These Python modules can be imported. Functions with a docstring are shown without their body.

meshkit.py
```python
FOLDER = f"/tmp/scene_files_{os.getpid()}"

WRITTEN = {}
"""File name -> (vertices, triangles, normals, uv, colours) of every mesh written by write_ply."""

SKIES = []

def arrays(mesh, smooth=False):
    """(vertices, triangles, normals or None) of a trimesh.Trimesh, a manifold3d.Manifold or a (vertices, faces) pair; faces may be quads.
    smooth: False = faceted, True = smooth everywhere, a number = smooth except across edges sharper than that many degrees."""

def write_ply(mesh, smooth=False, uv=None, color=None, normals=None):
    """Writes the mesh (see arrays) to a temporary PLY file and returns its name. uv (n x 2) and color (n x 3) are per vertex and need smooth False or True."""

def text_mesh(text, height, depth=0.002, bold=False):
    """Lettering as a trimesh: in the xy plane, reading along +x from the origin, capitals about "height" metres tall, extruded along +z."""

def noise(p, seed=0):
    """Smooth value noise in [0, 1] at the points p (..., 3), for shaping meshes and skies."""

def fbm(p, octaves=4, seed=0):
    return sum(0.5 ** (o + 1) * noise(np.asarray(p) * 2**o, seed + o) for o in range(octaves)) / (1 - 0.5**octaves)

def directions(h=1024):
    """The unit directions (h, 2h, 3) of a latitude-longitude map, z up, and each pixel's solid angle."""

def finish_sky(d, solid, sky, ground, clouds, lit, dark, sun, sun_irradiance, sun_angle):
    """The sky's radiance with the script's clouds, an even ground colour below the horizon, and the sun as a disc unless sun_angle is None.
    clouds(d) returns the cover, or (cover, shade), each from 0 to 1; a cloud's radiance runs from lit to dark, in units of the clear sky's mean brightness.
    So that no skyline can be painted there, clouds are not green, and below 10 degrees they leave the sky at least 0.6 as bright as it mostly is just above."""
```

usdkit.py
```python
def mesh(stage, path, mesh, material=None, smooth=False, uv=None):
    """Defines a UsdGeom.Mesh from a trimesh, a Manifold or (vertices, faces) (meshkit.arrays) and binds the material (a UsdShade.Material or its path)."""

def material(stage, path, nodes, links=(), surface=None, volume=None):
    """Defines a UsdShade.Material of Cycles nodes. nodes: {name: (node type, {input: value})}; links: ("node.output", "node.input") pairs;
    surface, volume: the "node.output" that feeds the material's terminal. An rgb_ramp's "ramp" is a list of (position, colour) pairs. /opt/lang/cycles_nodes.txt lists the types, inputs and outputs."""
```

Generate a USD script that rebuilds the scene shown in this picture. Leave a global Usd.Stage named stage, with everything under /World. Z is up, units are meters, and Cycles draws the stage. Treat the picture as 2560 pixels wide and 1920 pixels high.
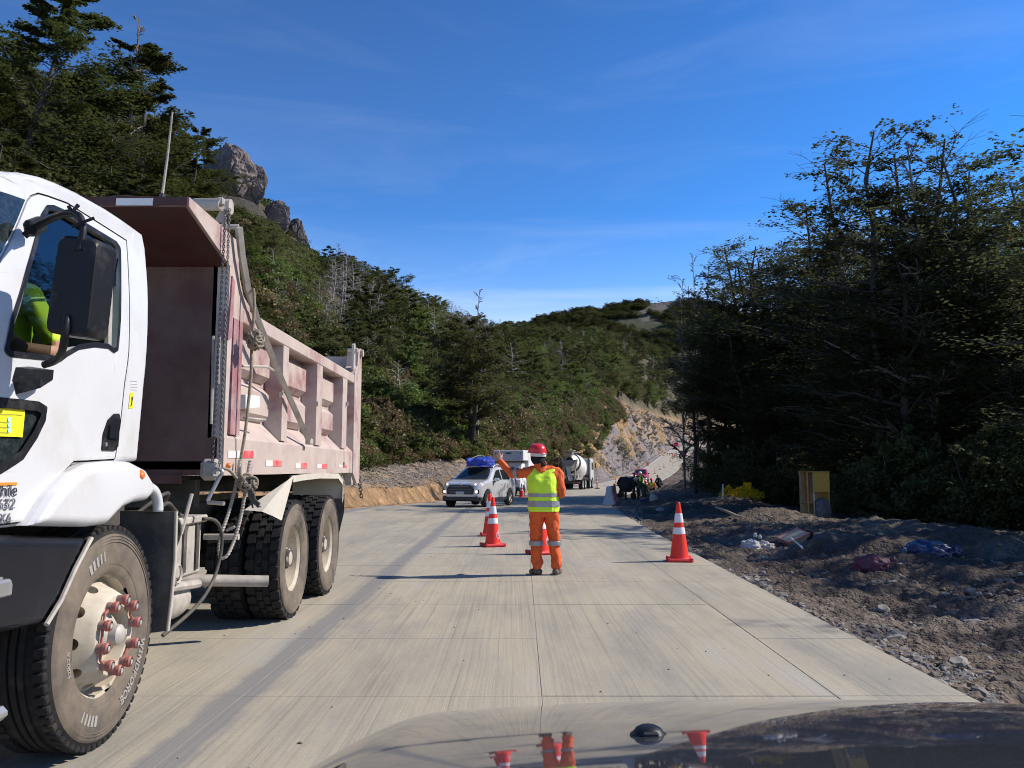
import math, random
import numpy as np
import trimesh, manifold3d, shapely
import shapely.geometry as sg
from shapely import affinity
import usdkit, meshkit
from pxr import Usd, UsdGeom, UsdLux, UsdShade, Sdf, Gf, Vt

random.seed(7)
np.random.seed(7)
stage = Usd.Stage.CreateInMemory()
UsdGeom.SetStageUpAxis(stage, UsdGeom.Tokens.z)
UsdGeom.SetStageMetersPerUnit(stage, 1.0)
UsdGeom.Xform.Define(stage, '/World')
UsdGeom.Scope.Define(stage, '/World/Looks')
PI = math.pi

# ---------------------------------------------------------------- camera, sky, sun, exposure
EYE = 1.40                      # metres above the concrete
FPX = 2050.0                    # focal length in photograph pixels
PITCH = math.atan(214 / FPX)    # the phone tips up a little
cam = UsdGeom.Camera.Define(stage, '/World/camera')
cam.CreateHorizontalApertureAttr(36.0)
cam.CreateVerticalApertureAttr(27.0)
cam.CreateFocalLengthAttr(36.0 * FPX / 2560)
cam.CreateClippingRangeAttr(Gf.Vec2f(0.05, 20000))
cam.CreateExposureAttr(0.32)
UsdGeom.Xformable(cam).AddTranslateOp().Set(Gf.Vec3d(0, 0, EYE))
UsdGeom.Xformable(cam).AddRotateXOp().Set(90 + math.degrees(PITCH))

SUN_EL, SUN_AZ = math.radians(40), math.atan2(0.987, 0.16)
SUN_DIR = np.array([math.cos(SUN_EL) * math.sin(SUN_AZ), math.cos(SUN_EL) * math.cos(SUN_AZ), math.sin(SUN_EL)])
sky_mat = usdkit.material(stage, '/World/Looks/sky_air', {
    'sky': ('sky_texture', {'sky_type': 'single_scattering', 'sun_disc': False, 'sun_elevation': SUN_EL, 'sun_rotation': SUN_AZ,
                            'altitude': 700.0, 'air_density': 0.85, 'aerosol_density': 0.6, 'ozone_density': 2.2}),
    'hs': ('hsv', {'saturation': 1.28, 'value': 0.76, 'hue': 0.499, 'fac': 1.0}),
    'gm': ('gamma', {'gamma': 1.5}), 'tc': ('texture_coordinate', {}),
    'mp': ('mapping', {'mapping_type': 'point', 'scale': (1.6, 1.1, 9.0), 'rotation': (0.0, 0.16, 0.3)}),
    'n1': ('noise_texture', {'scale': 1.6, 'detail': 7.0, 'roughness': 0.62, 'distortion': 0.7}),
    'r1': ('rgb_ramp', {'ramp': [(0, (0, 0, 0)), (0.5, (0, 0, 0)), (0.8, (1, 1, 1)), (1, (1, 1, 1))]}),
    'sp': ('separate_xyz', {}),
    'band': ('rgb_ramp', {'ramp': [(0, (1.0,) * 3), (0.14, (1.0,) * 3), (0.18, (0.74,) * 3), (0.22, (0.30,) * 3), (0.30, (0.13,) * 3), (0.6, (0.06,) * 3), (1, (0.0,) * 3)]}),
    'veil': ('math', {'math_type': 'multiply_add', 'value2': 0.55, 'value3': 0.60}), 'mul': ('math', {'math_type': 'multiply'}),
    'mul2': ('math', {'math_type': 'multiply', 'value2': 0.9}),
    'cl': ('mix_color', {'b': (9.3, 9.6, 10.0)}),
    'bg': ('background_shader', {'strength': 0.10})},
    [('sky.color', 'gm.color'), ('gm.color', 'hs.color'), ('tc.generated', 'mp.vector'), ('mp.vector', 'n1.vector'), ('n1.fac', 'r1.fac'), ('tc.generated', 'sp.vector'),
     ('sp.z', 'band.fac'), ('r1.color', 'veil.value1'), ('veil.value', 'mul.value1'), ('band.color', 'mul.value2'), ('mul.value', 'mul2.value1'),
     ('hs.color', 'cl.a'), ('mul2.value', 'cl.fac'), ('cl.result', 'bg.color')], surface='bg.background')
sky = UsdLux.DomeLight.Define(stage, '/World/sky')
UsdShade.MaterialBindingAPI.Apply(sky.GetPrim()).Bind(sky_mat)
sun = UsdLux.DistantLight.Define(stage, '/World/sun')
sun.CreateIntensityAttr(1.25)
sun.CreateNormalizeAttr(True)
sun.CreateAngleAttr(0.53)
sun.CreateColorAttr(Gf.Vec3f(1.0, 0.93, 0.84))
UsdGeom.Xformable(sun).AddTransformOp().Set(Gf.Matrix4d().SetRotate(Gf.Rotation(Gf.Vec3d(0, 0, 1), Gf.Vec3d(*SUN_DIR))))

# ---------------------------------------------------------------- helpers
def pix(px, py):
    """direction of a photograph pixel, scaled so that y = 1"""
    u, v = (px - 1280) / FPX, (960 - py) / FPX
    fw, up = math.cos(PITCH) - v * math.sin(PITCH), math.sin(PITCH) + v * math.cos(PITCH)
    return u / fw, up / fw

def at_y(px, py, y):
    a, b = pix(px, py)
    return np.array([a * y, y, EYE + b * y])

def at_x(px, py, x):
    a, b = pix(px, py)
    return at_y(px, py, x / a)

def at_z(px, py, z=0.0):
    a, b = pix(px, py)
    return at_y(px, py, (z - EYE) / b)

used = {}
def numbered(parent, name):
    k = used.get((parent, name), 0)
    used[(parent, name)] = k + 1
    return f'{parent}/{name}' if k == 0 else f'{parent}/{name}_{k:03d}'

def tag(prim, label=None, cat=None, group=None, kind=None):
    prim = prim.GetPrim() if hasattr(prim, 'GetPrim') else prim
    for k, v in (('label', label), ('category', cat), ('group', group), ('kind', kind)):
        if v:
            prim.SetCustomDataByKey(k, v)
    return prim

def place(x, loc, rz=0.0, sc=None, tilt=None):
    xf = UsdGeom.Xformable(x)
    xf.ClearXformOpOrder()
    xf.AddTranslateOp().Set(Gf.Vec3d(*map(float, loc)))
    if tilt is not None:
        xf.AddRotateXYZOp().Set(Gf.Vec3f(math.degrees(tilt[0]), math.degrees(tilt[1]), math.degrees(rz)))
    else:
        xf.AddRotateZOp().Set(math.degrees(rz))
    if sc is not None:
        xf.AddScaleOp().Set(Gf.Vec3f(*([sc] * 3 if np.ndim(sc) == 0 else sc)))

def thing(name, label, cat, loc=(0, 0, 0), rz=0.0, group=None, sc=None, tilt=None):
    x = UsdGeom.Xform.Define(stage, numbered('/World', name))
    place(x, loc, rz, sc, tilt)
    tag(x, label, cat, group)
    return x.GetPrim()

def dup(src, loc, rz=0.0, label=None, group=None, sc=None, tilt=None, cat=None, name=None):
    was = src.GetCustomData()
    base = name or src.GetName().rstrip('0123456789').rstrip('_')
    x = UsdGeom.Xform.Define(stage, numbered('/World', base))
    x.GetPrim().GetReferences().AddInternalReference(src.GetPath())
    x.GetPrim().SetInstanceable(True)
    place(x, loc, rz, sc, tilt)
    tag(x, label or was.get('label'), cat or was.get('category'), group or was.get('group'))
    return x.GetPrim()

def put(name, mesh, mat, parent=None, smooth=30, label=None, kind=None, cat=None, group=None, uv=None, tint=None):
    par = '/World' if parent is None else str(parent.GetPath())
    m = usdkit.mesh(stage, numbered(par, name), mesh, mat, smooth=smooth, uv=uv)
    if tint is not None:
        UsdGeom.PrimvarsAPI(m).CreatePrimvar('tint', Sdf.ValueTypeNames.Color3fArray, 'vertex').Set(Vt.Vec3fArray.FromNumpy(np.asarray(tint, np.float32)))
    return tag(m, label, cat, group, kind)

cat_ = trimesh.util.concatenate
def V3(*a):
    return np.array(a, float)

def box(cx, cy, cz, sx, sy, sz, b=0.0):
    """box by centre and size, edges chamfered by b"""
    if b <= 0:
        m = trimesh.creation.box([sx, sy, sz])
    else:
        b = min(b, sx * .45, sy * .45, sz * .45)
        h = np.array([sx, sy, sz]) / 2
        pts = []
        for s in np.ndindex(2, 2, 2):
            s = np.array(s) * 2 - 1
            for k in range(3):
                d = np.full(3, b); d[k] = 0
                pts.append(s * (h - d))
        m = trimesh.convex.convex_hull(np.array(pts))
    m.apply_translation([cx, cy, cz])
    return m

def span(x0, x1, y0, y1, z0, z1, b=0.0):
    return box((x0 + x1) / 2, (y0 + y1) / 2, (z0 + z1) / 2, abs(x1 - x0), abs(y1 - y0), abs(z1 - z0), b)

def tube(pts, r, n=8, caps=True):
    p = np.asarray(pts, float)
    r = np.broadcast_to(np.asarray(r, float), (len(p),))
    t = np.gradient(p, axis=0)
    t /= np.linalg.norm(t, axis=1, keepdims=True) + 1e-12
    a = np.cross(t[0], [0, 0, 1.0] if abs(t[0][2]) < .9 else [1.0, 0, 0]); a /= np.linalg.norm(a)
    A = []
    for k in range(len(p)):
        a = a - t[k] * a.dot(t[k]); a /= np.linalg.norm(a) + 1e-12
        A.append(a)
    A = np.array(A); B = np.cross(t, A)
    ang = np.arange(n) * 2 * PI / n
    v = p[:, None] + r[:, None, None] * (np.cos(ang)[None, :, None] * A[:, None] + np.sin(ang)[None, :, None] * B[:, None])
    v = v.reshape(-1, 3)
    i, j = np.meshgrid(np.arange(len(p) - 1), np.arange(n), indexing='ij')
    q = np.stack([i * n + j, i * n + (j + 1) % n, (i + 1) * n + (j + 1) % n, (i + 1) * n + j], -1).reshape(-1, 4)
    f = np.vstack([q[:, [0, 1, 2]], q[:, [0, 2, 3]]])
    if caps:
        v = np.vstack([v, p[0], p[-1]])
        k0, k1 = len(v) - 2, len(v) - 1
        j = np.arange(n); l = (len(p) - 1) * n
        f = np.vstack([f, np.stack([np.full(n, k0), (j + 1) % n, j], 1), np.stack([np.full(n, k1), l + j, l + (j + 1) % n], 1)])
    return trimesh.Trimesh(v, f, process=False)

def bend(pts, n=6):
    """a smooth line through points"""
    p = np.asarray(pts, float)
    from scipy.interpolate import CubicSpline
    t = np.r_[0, np.cumsum(np.linalg.norm(np.diff(p, axis=0), axis=1))]
    return CubicSpline(t, p)(np.linspace(0, t[-1], n * (len(p) - 1) + 1))

def lathe(prof, n=32, axis='z'):
    """profile of (radius, height) points turned about an axis"""
    m = trimesh.creation.revolve(np.asarray(prof, float), sections=n)
    if axis == 'x':
        m.apply_transform(trimesh.transformations.rotation_matrix(PI / 2, [0, 1, 0]))
    if axis == 'y':
        m.apply_transform(trimesh.transformations.rotation_matrix(-PI / 2, [1, 0, 0]))
    return m

def extr(poly, d):
    if not isinstance(poly, sg.base.BaseGeometry):
        poly = sg.Polygon(poly)
    return cat_([trimesh.creation.extrude_polygon(g, d, engine='earcut') for g in getattr(poly, 'geoms', [poly])])

def side_plate(pts, x0, x1):
    """polygon of (y, z) extruded along x from x0 to x1"""
    m = extr(pts, abs(x1 - x0))
    v = m.vertices
    m.vertices = np.stack([v[:, 2] + min(x0, x1), v[:, 0], v[:, 1]], 1)
    return m

def front_plate(pts, y0, y1):
    """polygon of (x, z) extruded along y"""
    m = extr(pts, abs(y1 - y0))
    v = m.vertices
    m.vertices = np.stack([v[:, 0], max(y0, y1) - v[:, 2], v[:, 1]], 1)
    return m

def moved(m, loc=(0, 0, 0), rz=0.0, rx=0.0, ry=0.0, s=1.0):
    m = m.copy()
    R = trimesh.transformations.euler_matrix(rx, ry, rz)
    m.vertices = (m.vertices * s) @ R[:3, :3].T + np.asarray(loc, float)
    return m

def mirror_x(m, about=0.0):
    m = m.copy(); v = m.vertices.copy(); v[:, 0] = 2 * about - v[:, 0]
    return trimesh.Trimesh(v, m.faces[:, ::-1], process=False)

def grid_mesh(P, flip=False):
    """(n, m, 3) points as a sheet"""
    n, m = P.shape[:2]
    i, j = np.meshgrid(np.arange(n - 1), np.arange(m - 1), indexing='ij')
    q = np.stack([i * m + j, (i + 1) * m + j, (i + 1) * m + j + 1, i * m + j + 1], -1).reshape(-1, 4)
    if flip:
        q = q[:, ::-1]
    f = np.vstack([q[:, [0, 1, 2]], q[:, [0, 2, 3]]])
    return trimesh.Trimesh(P.reshape(-1, 3), f, process=False)

def rounded(pts, r, n=6):
    """polygon with rounded corners"""
    return sg.Polygon(pts).buffer(-r).buffer(2 * r, quad_segs=n).buffer(-r, quad_segs=n)

def shell(outer, holes, x0, x1, R, inset=None, fine=0.09, close=True):
    """A vehicle shell: side outline (y, z) with window holes; edges rounded by R; x0 < x1 its two sides; inset(y, z) leans the sides in."""
    P = sg.Polygon(outer) if not isinstance(outer, sg.base.BaseGeometry) else outer
    line = sg.LineString(P.exterior.segmentize(fine).coords)
    H = shapely.unary_union(holes) if holes else sg.Polygon()
    body = P.difference(H)
    parts = []
    rings = [P]
    for k in (0.15, .4, .75, 1.0):
        q = P.buffer(-R * k)
        rings.append(q)
    pieces = [rings[i].difference(rings[i + 1]).difference(H) for i in range(4)] + [rings[4].difference(H)]
    vs, fs, off = [], [], 0
    for pc in pieces:
        for g in getattr(pc, 'geoms', [pc]):
            if g.is_empty or g.geom_type != 'Polygon' or g.area < 1e-6:
                continue
            g = g.segmentize(fine)
            v, f = trimesh.creation.triangulate_polygon(g, engine='earcut')
            v, f = trimesh.remesh.subdivide_to_size(np.c_[v, np.zeros(len(v))], f, fine * 2.2)
            vs.append(v[:, :2]); fs.append(f + off); off += len(v)
    v, f = np.vstack(vs), np.vstack(fs)
    d = shapely.distance(shapely.points(v), P.exterior)
    ins = np.where(d < R, R - np.sqrt(np.maximum(R * R - (R - d) ** 2, 0)), 0)
    ext = inset(v[:, 0], v[:, 1]) if inset else 0
    a = np.c_[x1 - ins - ext, v]
    b = np.c_[x0 + ins + ext, v]
    nrm = np.cross(a[f[:, 1]] - a[f[:, 0]], a[f[:, 2]] - a[f[:, 0]])
    f = np.where((nrm[:, 0] > 0)[:, None], f, f[:, ::-1])
    parts = [trimesh.Trimesh(a, f, process=False), trimesh.Trimesh(b, f[:, ::-1], process=False)]
    if close:
        c = np.array(P.exterior.segmentize(fine).coords)
        ie = inset(c[:, 0], c[:, 1]) if inset else np.zeros(len(c))
        xs = np.linspace(0, 1, 7)
        S = np.stack([np.c_[(x0 + R + ie) * (1 - t) + (x1 - R - ie) * t, c] for t in xs], 1)
        s = grid_mesh(S, flip=not P.exterior.is_ccw)
        parts.append(s)
    return cat_(parts)
# ---------------------------------------------------------------- materials
M = {}
def mat(name, col, rough=0.6, metal=0.0, var=0.12, scale=6.0, bump=0.0, bscale=None, coat=0.0, dust=None, emit=None, spec=0.5, island=0.0, world=False, second=None):
    """plain procedural surface: colour with mottling, optional dust (colour, amount, scale), second = (colour, scale, lo, hi) patches"""
    col = np.array(col, float)
    n = {'tc': ('texture_coordinate', {}), 'geo': ('geometry', {}),
         'n1': ('noise_texture', {'scale': scale, 'detail': 6.0, 'roughness': 0.62}),
         'rmp': ('rgb_ramp', {'ramp': [(0.25, tuple(col * (1 - var))), (0.75, tuple(np.clip(col * (1 + var), 0, 1)))]}),
         'p': ('principled_bsdf', {'roughness': rough, 'metallic': metal, 'coat_weight': coat, 'coat_roughness': 0.08, 'specular_ior_level': spec})}
    src = 'geo.position' if world else 'tc.object'
    l = [(src, 'n1.vector'), ('n1.fac', 'rmp.fac')]
    out = 'rmp.color'
    if second:
        c2, sc2, lo, hi = second
        n['n2'] = ('noise_texture', {'scale': sc2, 'detail': 5.0, 'roughness': 0.6})
        n['r2'] = ('rgb_ramp', {'ramp': [(lo, (0, 0, 0)), (hi, (1, 1, 1))]})
        n['m2'] = ('mix_color', {'b': tuple(c2)})
        l += [(src, 'n2.vector'), ('n2.fac', 'r2.fac'), ('r2.color', 'm2.fac'), (out, 'm2.a')]
        out = 'm2.result'
    if dust:
        c3, amt, sc3 = dust
        n['n3'] = ('noise_texture', {'scale': sc3, 'detail': 8.0, 'roughness': 0.7})
        n['r3'] = ('rgb_ramp', {'ramp': [(max(0, .62 - amt * .6), (0, 0, 0)), (min(1, .95 - amt * .5), (1, 1, 1))]})
        n['m3'] = ('mix_color', {'b': tuple(c3)})
        l += [(src, 'n3.vector'), ('n3.fac', 'r3.fac'), ('r3.color', 'm3.fac'), (out, 'm3.a')]
        out = 'm3.result'
    if island:
        n['isl'] = ('map_range', {'from_min': 0.0, 'from_max': 1.0, 'to_min': 1 - island, 'to_max': 1 + island})
        n['mi'] = ('vector_math', {'math_type': 'scale'})
        l += [('geo.random_per_island', 'isl.value'), ('isl.result', 'mi.scale'), (out, 'mi.vector1')]
        out = 'mi.vector'
    l += [(out, 'p.base_color')]
    if bump:
        n['nb'] = ('noise_texture', {'scale': bscale or scale * 4, 'detail': 6.0, 'roughness': 0.65})
        n['bp'] = ('bump', {'strength': bump, 'distance': 0.02})
        l += [(src, 'nb.vector'), ('nb.fac', 'bp.height'), ('bp.normal', 'p.normal')]
    if emit:
        n['p'][1].update({'emission_color': emit[0], 'emission_strength': emit[1]})
    M[name] = usdkit.material(stage, f'/World/Looks/{name}', n, l, surface='p.BSDF')
    return M[name]

def leaf_mat(name, c1, c2, trans=0.35, rough=0.55):
    n = {'geo': ('geometry', {}), 'oi': ('object_info', {}), 'tc': ('texture_coordinate', {}),
         'rmp': ('rgb_ramp', {'ramp': [(0, tuple(c1)), (0.7, tuple((np.array(c1) + np.array(c2)) / 2)), (1, tuple(c2))]}),
         'nz': ('noise_texture', {'scale': 0.9, 'detail': 2.0}),
         'ad': ('math', {'math_type': 'multiply_add', 'value2': 0.45, 'value3': -0.05}),
         'ad2': ('math', {'math_type': 'multiply_add', 'value2': 0.75}),
         'hs': ('hsv', {'saturation': 1.0, 'value': 1.0}),
         'mr': ('map_range', {'to_min': 0.68, 'to_max': 1.32}), 'mh': ('map_range', {'to_min': 0.482, 'to_max': 0.512}),
         'p': ('principled_bsdf', {'roughness': rough, 'specular_ior_level': 0.28}),
         'tr': ('translucent_bsdf', {}), 'mx': ('mix_closure', {'fac': trans})}
    l = [('geo.random_per_island', 'ad.value1'), ('tc.object', 'nz.vector'), ('nz.fac', 'ad2.value1'), ('ad.value', 'ad2.value3'), ('ad2.value', 'rmp.fac'),
         ('rmp.color', 'hs.color'), ('oi.random', 'mr.value'), ('mr.result', 'hs.value'), ('oi.random', 'mh.value'), ('mh.result', 'hs.hue'),
         ('hs.color', 'p.base_color'), ('hs.color', 'tr.color'), ('p.BSDF', 'mx.closure1'), ('tr.BSDF', 'mx.closure2')]
    M[name] = usdkit.material(stage, f'/World/Looks/{name}', n, l, surface='mx.closure')
    return M[name]

def pane_mat(name, tint, gloss_rough=0.02, ior=1.5):
    n = {'fr': ('fresnel', {'IOR': ior}), 't': ('transparent_bsdf', {'color': tint}), 'g': ('glossy_bsdf', {'color': (1, 1, 1), 'roughness': gloss_rough}), 'mx': ('mix_closure', {})}
    l = [('fr.fac', 'mx.fac'), ('t.BSDF', 'mx.closure1'), ('g.BSDF', 'mx.closure2')]
    M[name] = usdkit.material(stage, f'/World/Looks/{name}', n, l, surface='mx.closure')

# concrete of the road: brushed grooves along the road, blotches, the dark tracks of tyres, the grey smear of the centre joint
def concrete(name, island=0.05):
    n = {'g': ('geometry', {}), 'sx': ('separate_xyz', {}),
         'nw': ('noise_texture', {'scale': 0.35, 'detail': 3.0, 'roughness': 0.5}),
         'wv': ('vector_math', {'math_type': 'multiply_add', 'vector2': (0.085, 0.0, 0.0)}),
         'mpg': ('mapping', {'mapping_type': 'point', 'scale': (36.0, 0.16, 1.0)}),
         'gro': ('noise_texture', {'scale': 1.0, 'detail': 3.0, 'roughness': 0.75}),
         'mpl': ('mapping', {'mapping_type': 'point', 'scale': (1.3, 0.28, 1.0)}),
         'big': ('noise_texture', {'scale': 0.9, 'detail': 7.0, 'roughness': 0.68}),
         'fine': ('noise_texture', {'scale': 45.0, 'detail': 4.0, 'roughness': 0.7}),
         'rb': ('rgb_ramp', {'ramp': [(0.28, (0.235, 0.216, 0.172)), (0.42, (0.325, 0.296, 0.232)), (0.56, (0.395, 0.348, 0.258)), (0.64, (0.385, 0.352, 0.290)), (0.8, (0.435, 0.398, 0.320))]}),
         'rg': ('rgb_ramp', {'ramp': [(0.30, (0.55,) * 3), (0.40, (0.88,) * 3), (0.52, (1.0,) * 3), (0.72, (1.10,) * 3)]}),
         'm1': ('mix_color', {'blend_type': 'multiply', 'fac': 0.75}),
         'rf': ('rgb_ramp', {'ramp': [(0.25, (0.8,) * 3), (0.6, (1.0,) * 3), (0.85, (1.1,) * 3)]}),
         'm2': ('mix_color', {'blend_type': 'multiply', 'fac': 0.8}),
         # smear over the centre joint at x = -1.72
         'd1': ('math', {'math_type': 'add', 'value2': 1.69}), 'mpj': ('mapping', {'mapping_type': 'point', 'scale': (1.0, 1.3, 1.0)}),
         'nj': ('noise_texture', {'scale': 2.0, 'detail': 5.0, 'roughness': 0.7}),
         'dj': ('math', {'math_type': 'multiply_add', 'value2': 0.18, 'value3': -0.09}), 'd2': ('math', {'math_type': 'add'}), 'd3': ('math', {'math_type': 'absolute'}),
         'rj': ('rgb_ramp', {'ramp': [(0, (0.85,) * 3), (0.09, (0.78,) * 3), (0.14, (0.22,) * 3), (0.22, (0.0,) * 3)]}),
         'm3': ('mix_color', {'b': (0.185, 0.180, 0.175)}),
         # dark scuffs left by tyres
         'mps': ('mapping', {'mapping_type': 'point', 'scale': (1.1, 0.35, 1.0), 'location': (3.1, 1.3, 0)}),
         'ns': ('noise_texture', {'scale': 0.8, 'detail': 6.0, 'roughness': 0.72}),
         'rs': ('rgb_ramp', {'ramp': [(0.54, (0,) * 3), (0.72, (0.60,) * 3)]}),
         'm4': ('mix_color', {'b': (0.19, 0.185, 0.18)}),
         'isl': ('map_range', {'to_min': 1 - island, 'to_max': 1 + island}), 'm5': ('vector_math', {'math_type': 'scale'}),
         'bh': ('math', {'math_type': 'multiply_add', 'value2': 1.0}), 'bf': ('math', {'math_type': 'multiply', 'value2': 0.25}),
         'bp': ('bump', {'strength': 0.45, 'distance': 0.006}),
         'p': ('principled_bsdf', {'roughness': 0.82, 'specular_ior_level': 0.3})}
    l = [('g.position', 'nw.vector'), ('nw.color', 'wv.vector1'), ('g.position', 'wv.vector3'), ('wv.vector', 'mpg.vector'), ('mpg.vector', 'gro.vector'),
         ('g.position', 'mpl.vector'), ('mpl.vector', 'big.vector'), ('g.position', 'fine.vector'), ('big.fac', 'rb.fac'), ('gro.fac', 'rg.fac'),
         ('rb.color', 'm1.a'), ('rg.color', 'm1.b'), ('fine.fac', 'rf.fac'), ('m1.result', 'm2.a'), ('rf.color', 'm2.b'),
         ('g.position', 'sx.vector'), ('sx.x', 'd1.value1'), ('g.position', 'mpj.vector'), ('mpj.vector', 'nj.vector'), ('nj.fac', 'dj.value1'), ('d1.value', 'd2.value1'), ('dj.value', 'd2.value2'),
         ('d2.value', 'd3.value1'), ('d3.value', 'rj.fac'), ('rj.color', 'm3.fac'), ('m2.result', 'm3.a'),
         ('g.position', 'mps.vector'), ('mps.vector', 'ns.vector'), ('ns.fac', 'rs.fac'), ('rs.color', 'm4.fac'), ('m3.result', 'm4.a'),
         ('g.random_per_island', 'isl.value'), ('isl.result', 'm5.scale'), ('m4.result', 'm5.vector1'), ('m5.vector', 'p.base_color'),
         ('gro.fac', 'bh.value1'), ('fine.fac', 'bf.value1'), ('bf.value', 'bh.value3'), ('bh.value', 'bp.height'), ('bp.normal', 'p.normal')]
    M[name] = usdkit.material(stage, f'/World/Looks/{name}', n, l, surface='p.BSDF')

# ground whose own colour comes with the mesh (primvar tint), broken up by grains of two sizes
def earth(name, s1, s2, bump, dist=0.12, lo=0.55, hi=1.45, rock=False):
    n = {'g': ('geometry', {}), 'at': ('attribute', {'attribute': 'tint'}),
         'n1': ('noise_texture', {'scale': s1, 'detail': 8.0, 'roughness': 0.7}),
         'n2': ('voronoi_texture', {'scale': s2, 'feature': 'f1', 'detail': 2.0}),
         'r1': ('rgb_ramp', {'ramp': [(0.28, (lo,) * 3), (0.72, (hi,) * 3)]}),
         'r2': ('rgb_ramp', {'ramp': [(0.0, (1.2,) * 3), (0.45, (1.0,) * 3), (0.9, (0.7,) * 3)]}),
         'm1': ('mix_color', {'blend_type': 'multiply', 'fac': 1.0}), 'm2': ('mix_color', {'blend_type': 'multiply', 'fac': 1.0}),
         'bh': ('math', {'math_type': 'subtract'}), 'bp': ('bump', {'strength': bump, 'distance': dist}),
         'p': ('principled_bsdf', {'roughness': 0.93, 'specular_ior_level': 0.2})}
    l = [('g.position', 'n1.vector'), ('g.position', 'n2.vector'), ('n1.fac', 'r1.fac'), ('n2.distance', 'r2.fac'), ('at.color', 'm1.a'), ('r1.color', 'm1.b'),
         ('m1.result', 'm2.a'), ('r2.color', 'm2.b'), ('m2.result', 'p.base_color'), ('n1.fac', 'bh.value1'), ('n2.distance', 'bh.value2'), ('bh.value', 'bp.height'), ('bp.normal', 'p.normal')]
    M[name] = usdkit.material(stage, f'/World/Looks/{name}', n, l, surface='p.BSDF')

concrete('concrete')
earth('verge_earth', 2.2, 16.0, 0.8, 0.05)
earth('hill_earth', 0.5, 1.3, 0.9, 0.4)
mat('dark_joint', (0.20, 0.19, 0.175), 0.9, var=.4, scale=3, world=True)
mat('gutter_concrete', (0.33, 0.34, 0.35), 0.85, var=0.2, scale=2.5, bump=0.2, world=True)
mat('bark', (0.055, 0.046, 0.040), 0.9, var=0.4, scale=9, bump=0.5)
mat('dead_wood', (0.29, 0.262, 0.24), 0.85, var=0.35, scale=5)
mat('dark_dead_wood', (0.17, 0.15, 0.135), 0.85, var=0.4, scale=5)
leaf_mat('leaf_dark', (0.040, 0.053, 0.015), (0.155, 0.155, 0.042), 0.42)
leaf_mat('leaf_mid', (0.080, 0.092, 0.028), (0.215, 0.205, 0.070), 0.42)
leaf_mat('leaf_bright', (0.085, 0.125, 0.026), (0.22, 0.235, 0.062), 0.42)
leaf_mat('leaf_dry', (0.14, 0.10, 0.045), (0.28, 0.21, 0.10), 0.3)
leaf_mat('leaf_right', (0.058, 0.070, 0.026), (0.18, 0.18, 0.070), 0.48)
leaf_mat('flower_yellow', (0.55, 0.36, 0.01), (0.75, 0.55, 0.03), 0.3)
# ---------------------------------------------------------------- the lie of the land
YL = [-60, 0, 14, 20, 27, 33, 37, 43, 57, 67, 81, 108, 147, 167, 228, 300, 400, 600, 1200]
XLs = [-6.9, -6.6, -6.5, -6.4, -6.25, -5.95, -5.4, -3.9, -1.3, 1.2, 4.5, 11.7, 20, 25.6, 41, 60, 95, 175, 420]
XRs = [2.4, 2.75, 3.06, 3.24, 3.62, 4.05, 4.45, 5.3, 7.5, 9.4, 12.3, 19, 27.6, 33.2, 48.6, 68, 104, 186, 432]
ZRs = [0, 0, 0, 0, -.03, -.1, -.18, -.28, -.42, -.5, -.52, -.3, .1, 1.1, 5.0, 9.4, 14, 22, 50]
from scipy.interpolate import PchipInterpolator
fXL, fXR, fZR = (PchipInterpolator(YL, q) for q in (XLs, XRs, ZRs))
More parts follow.
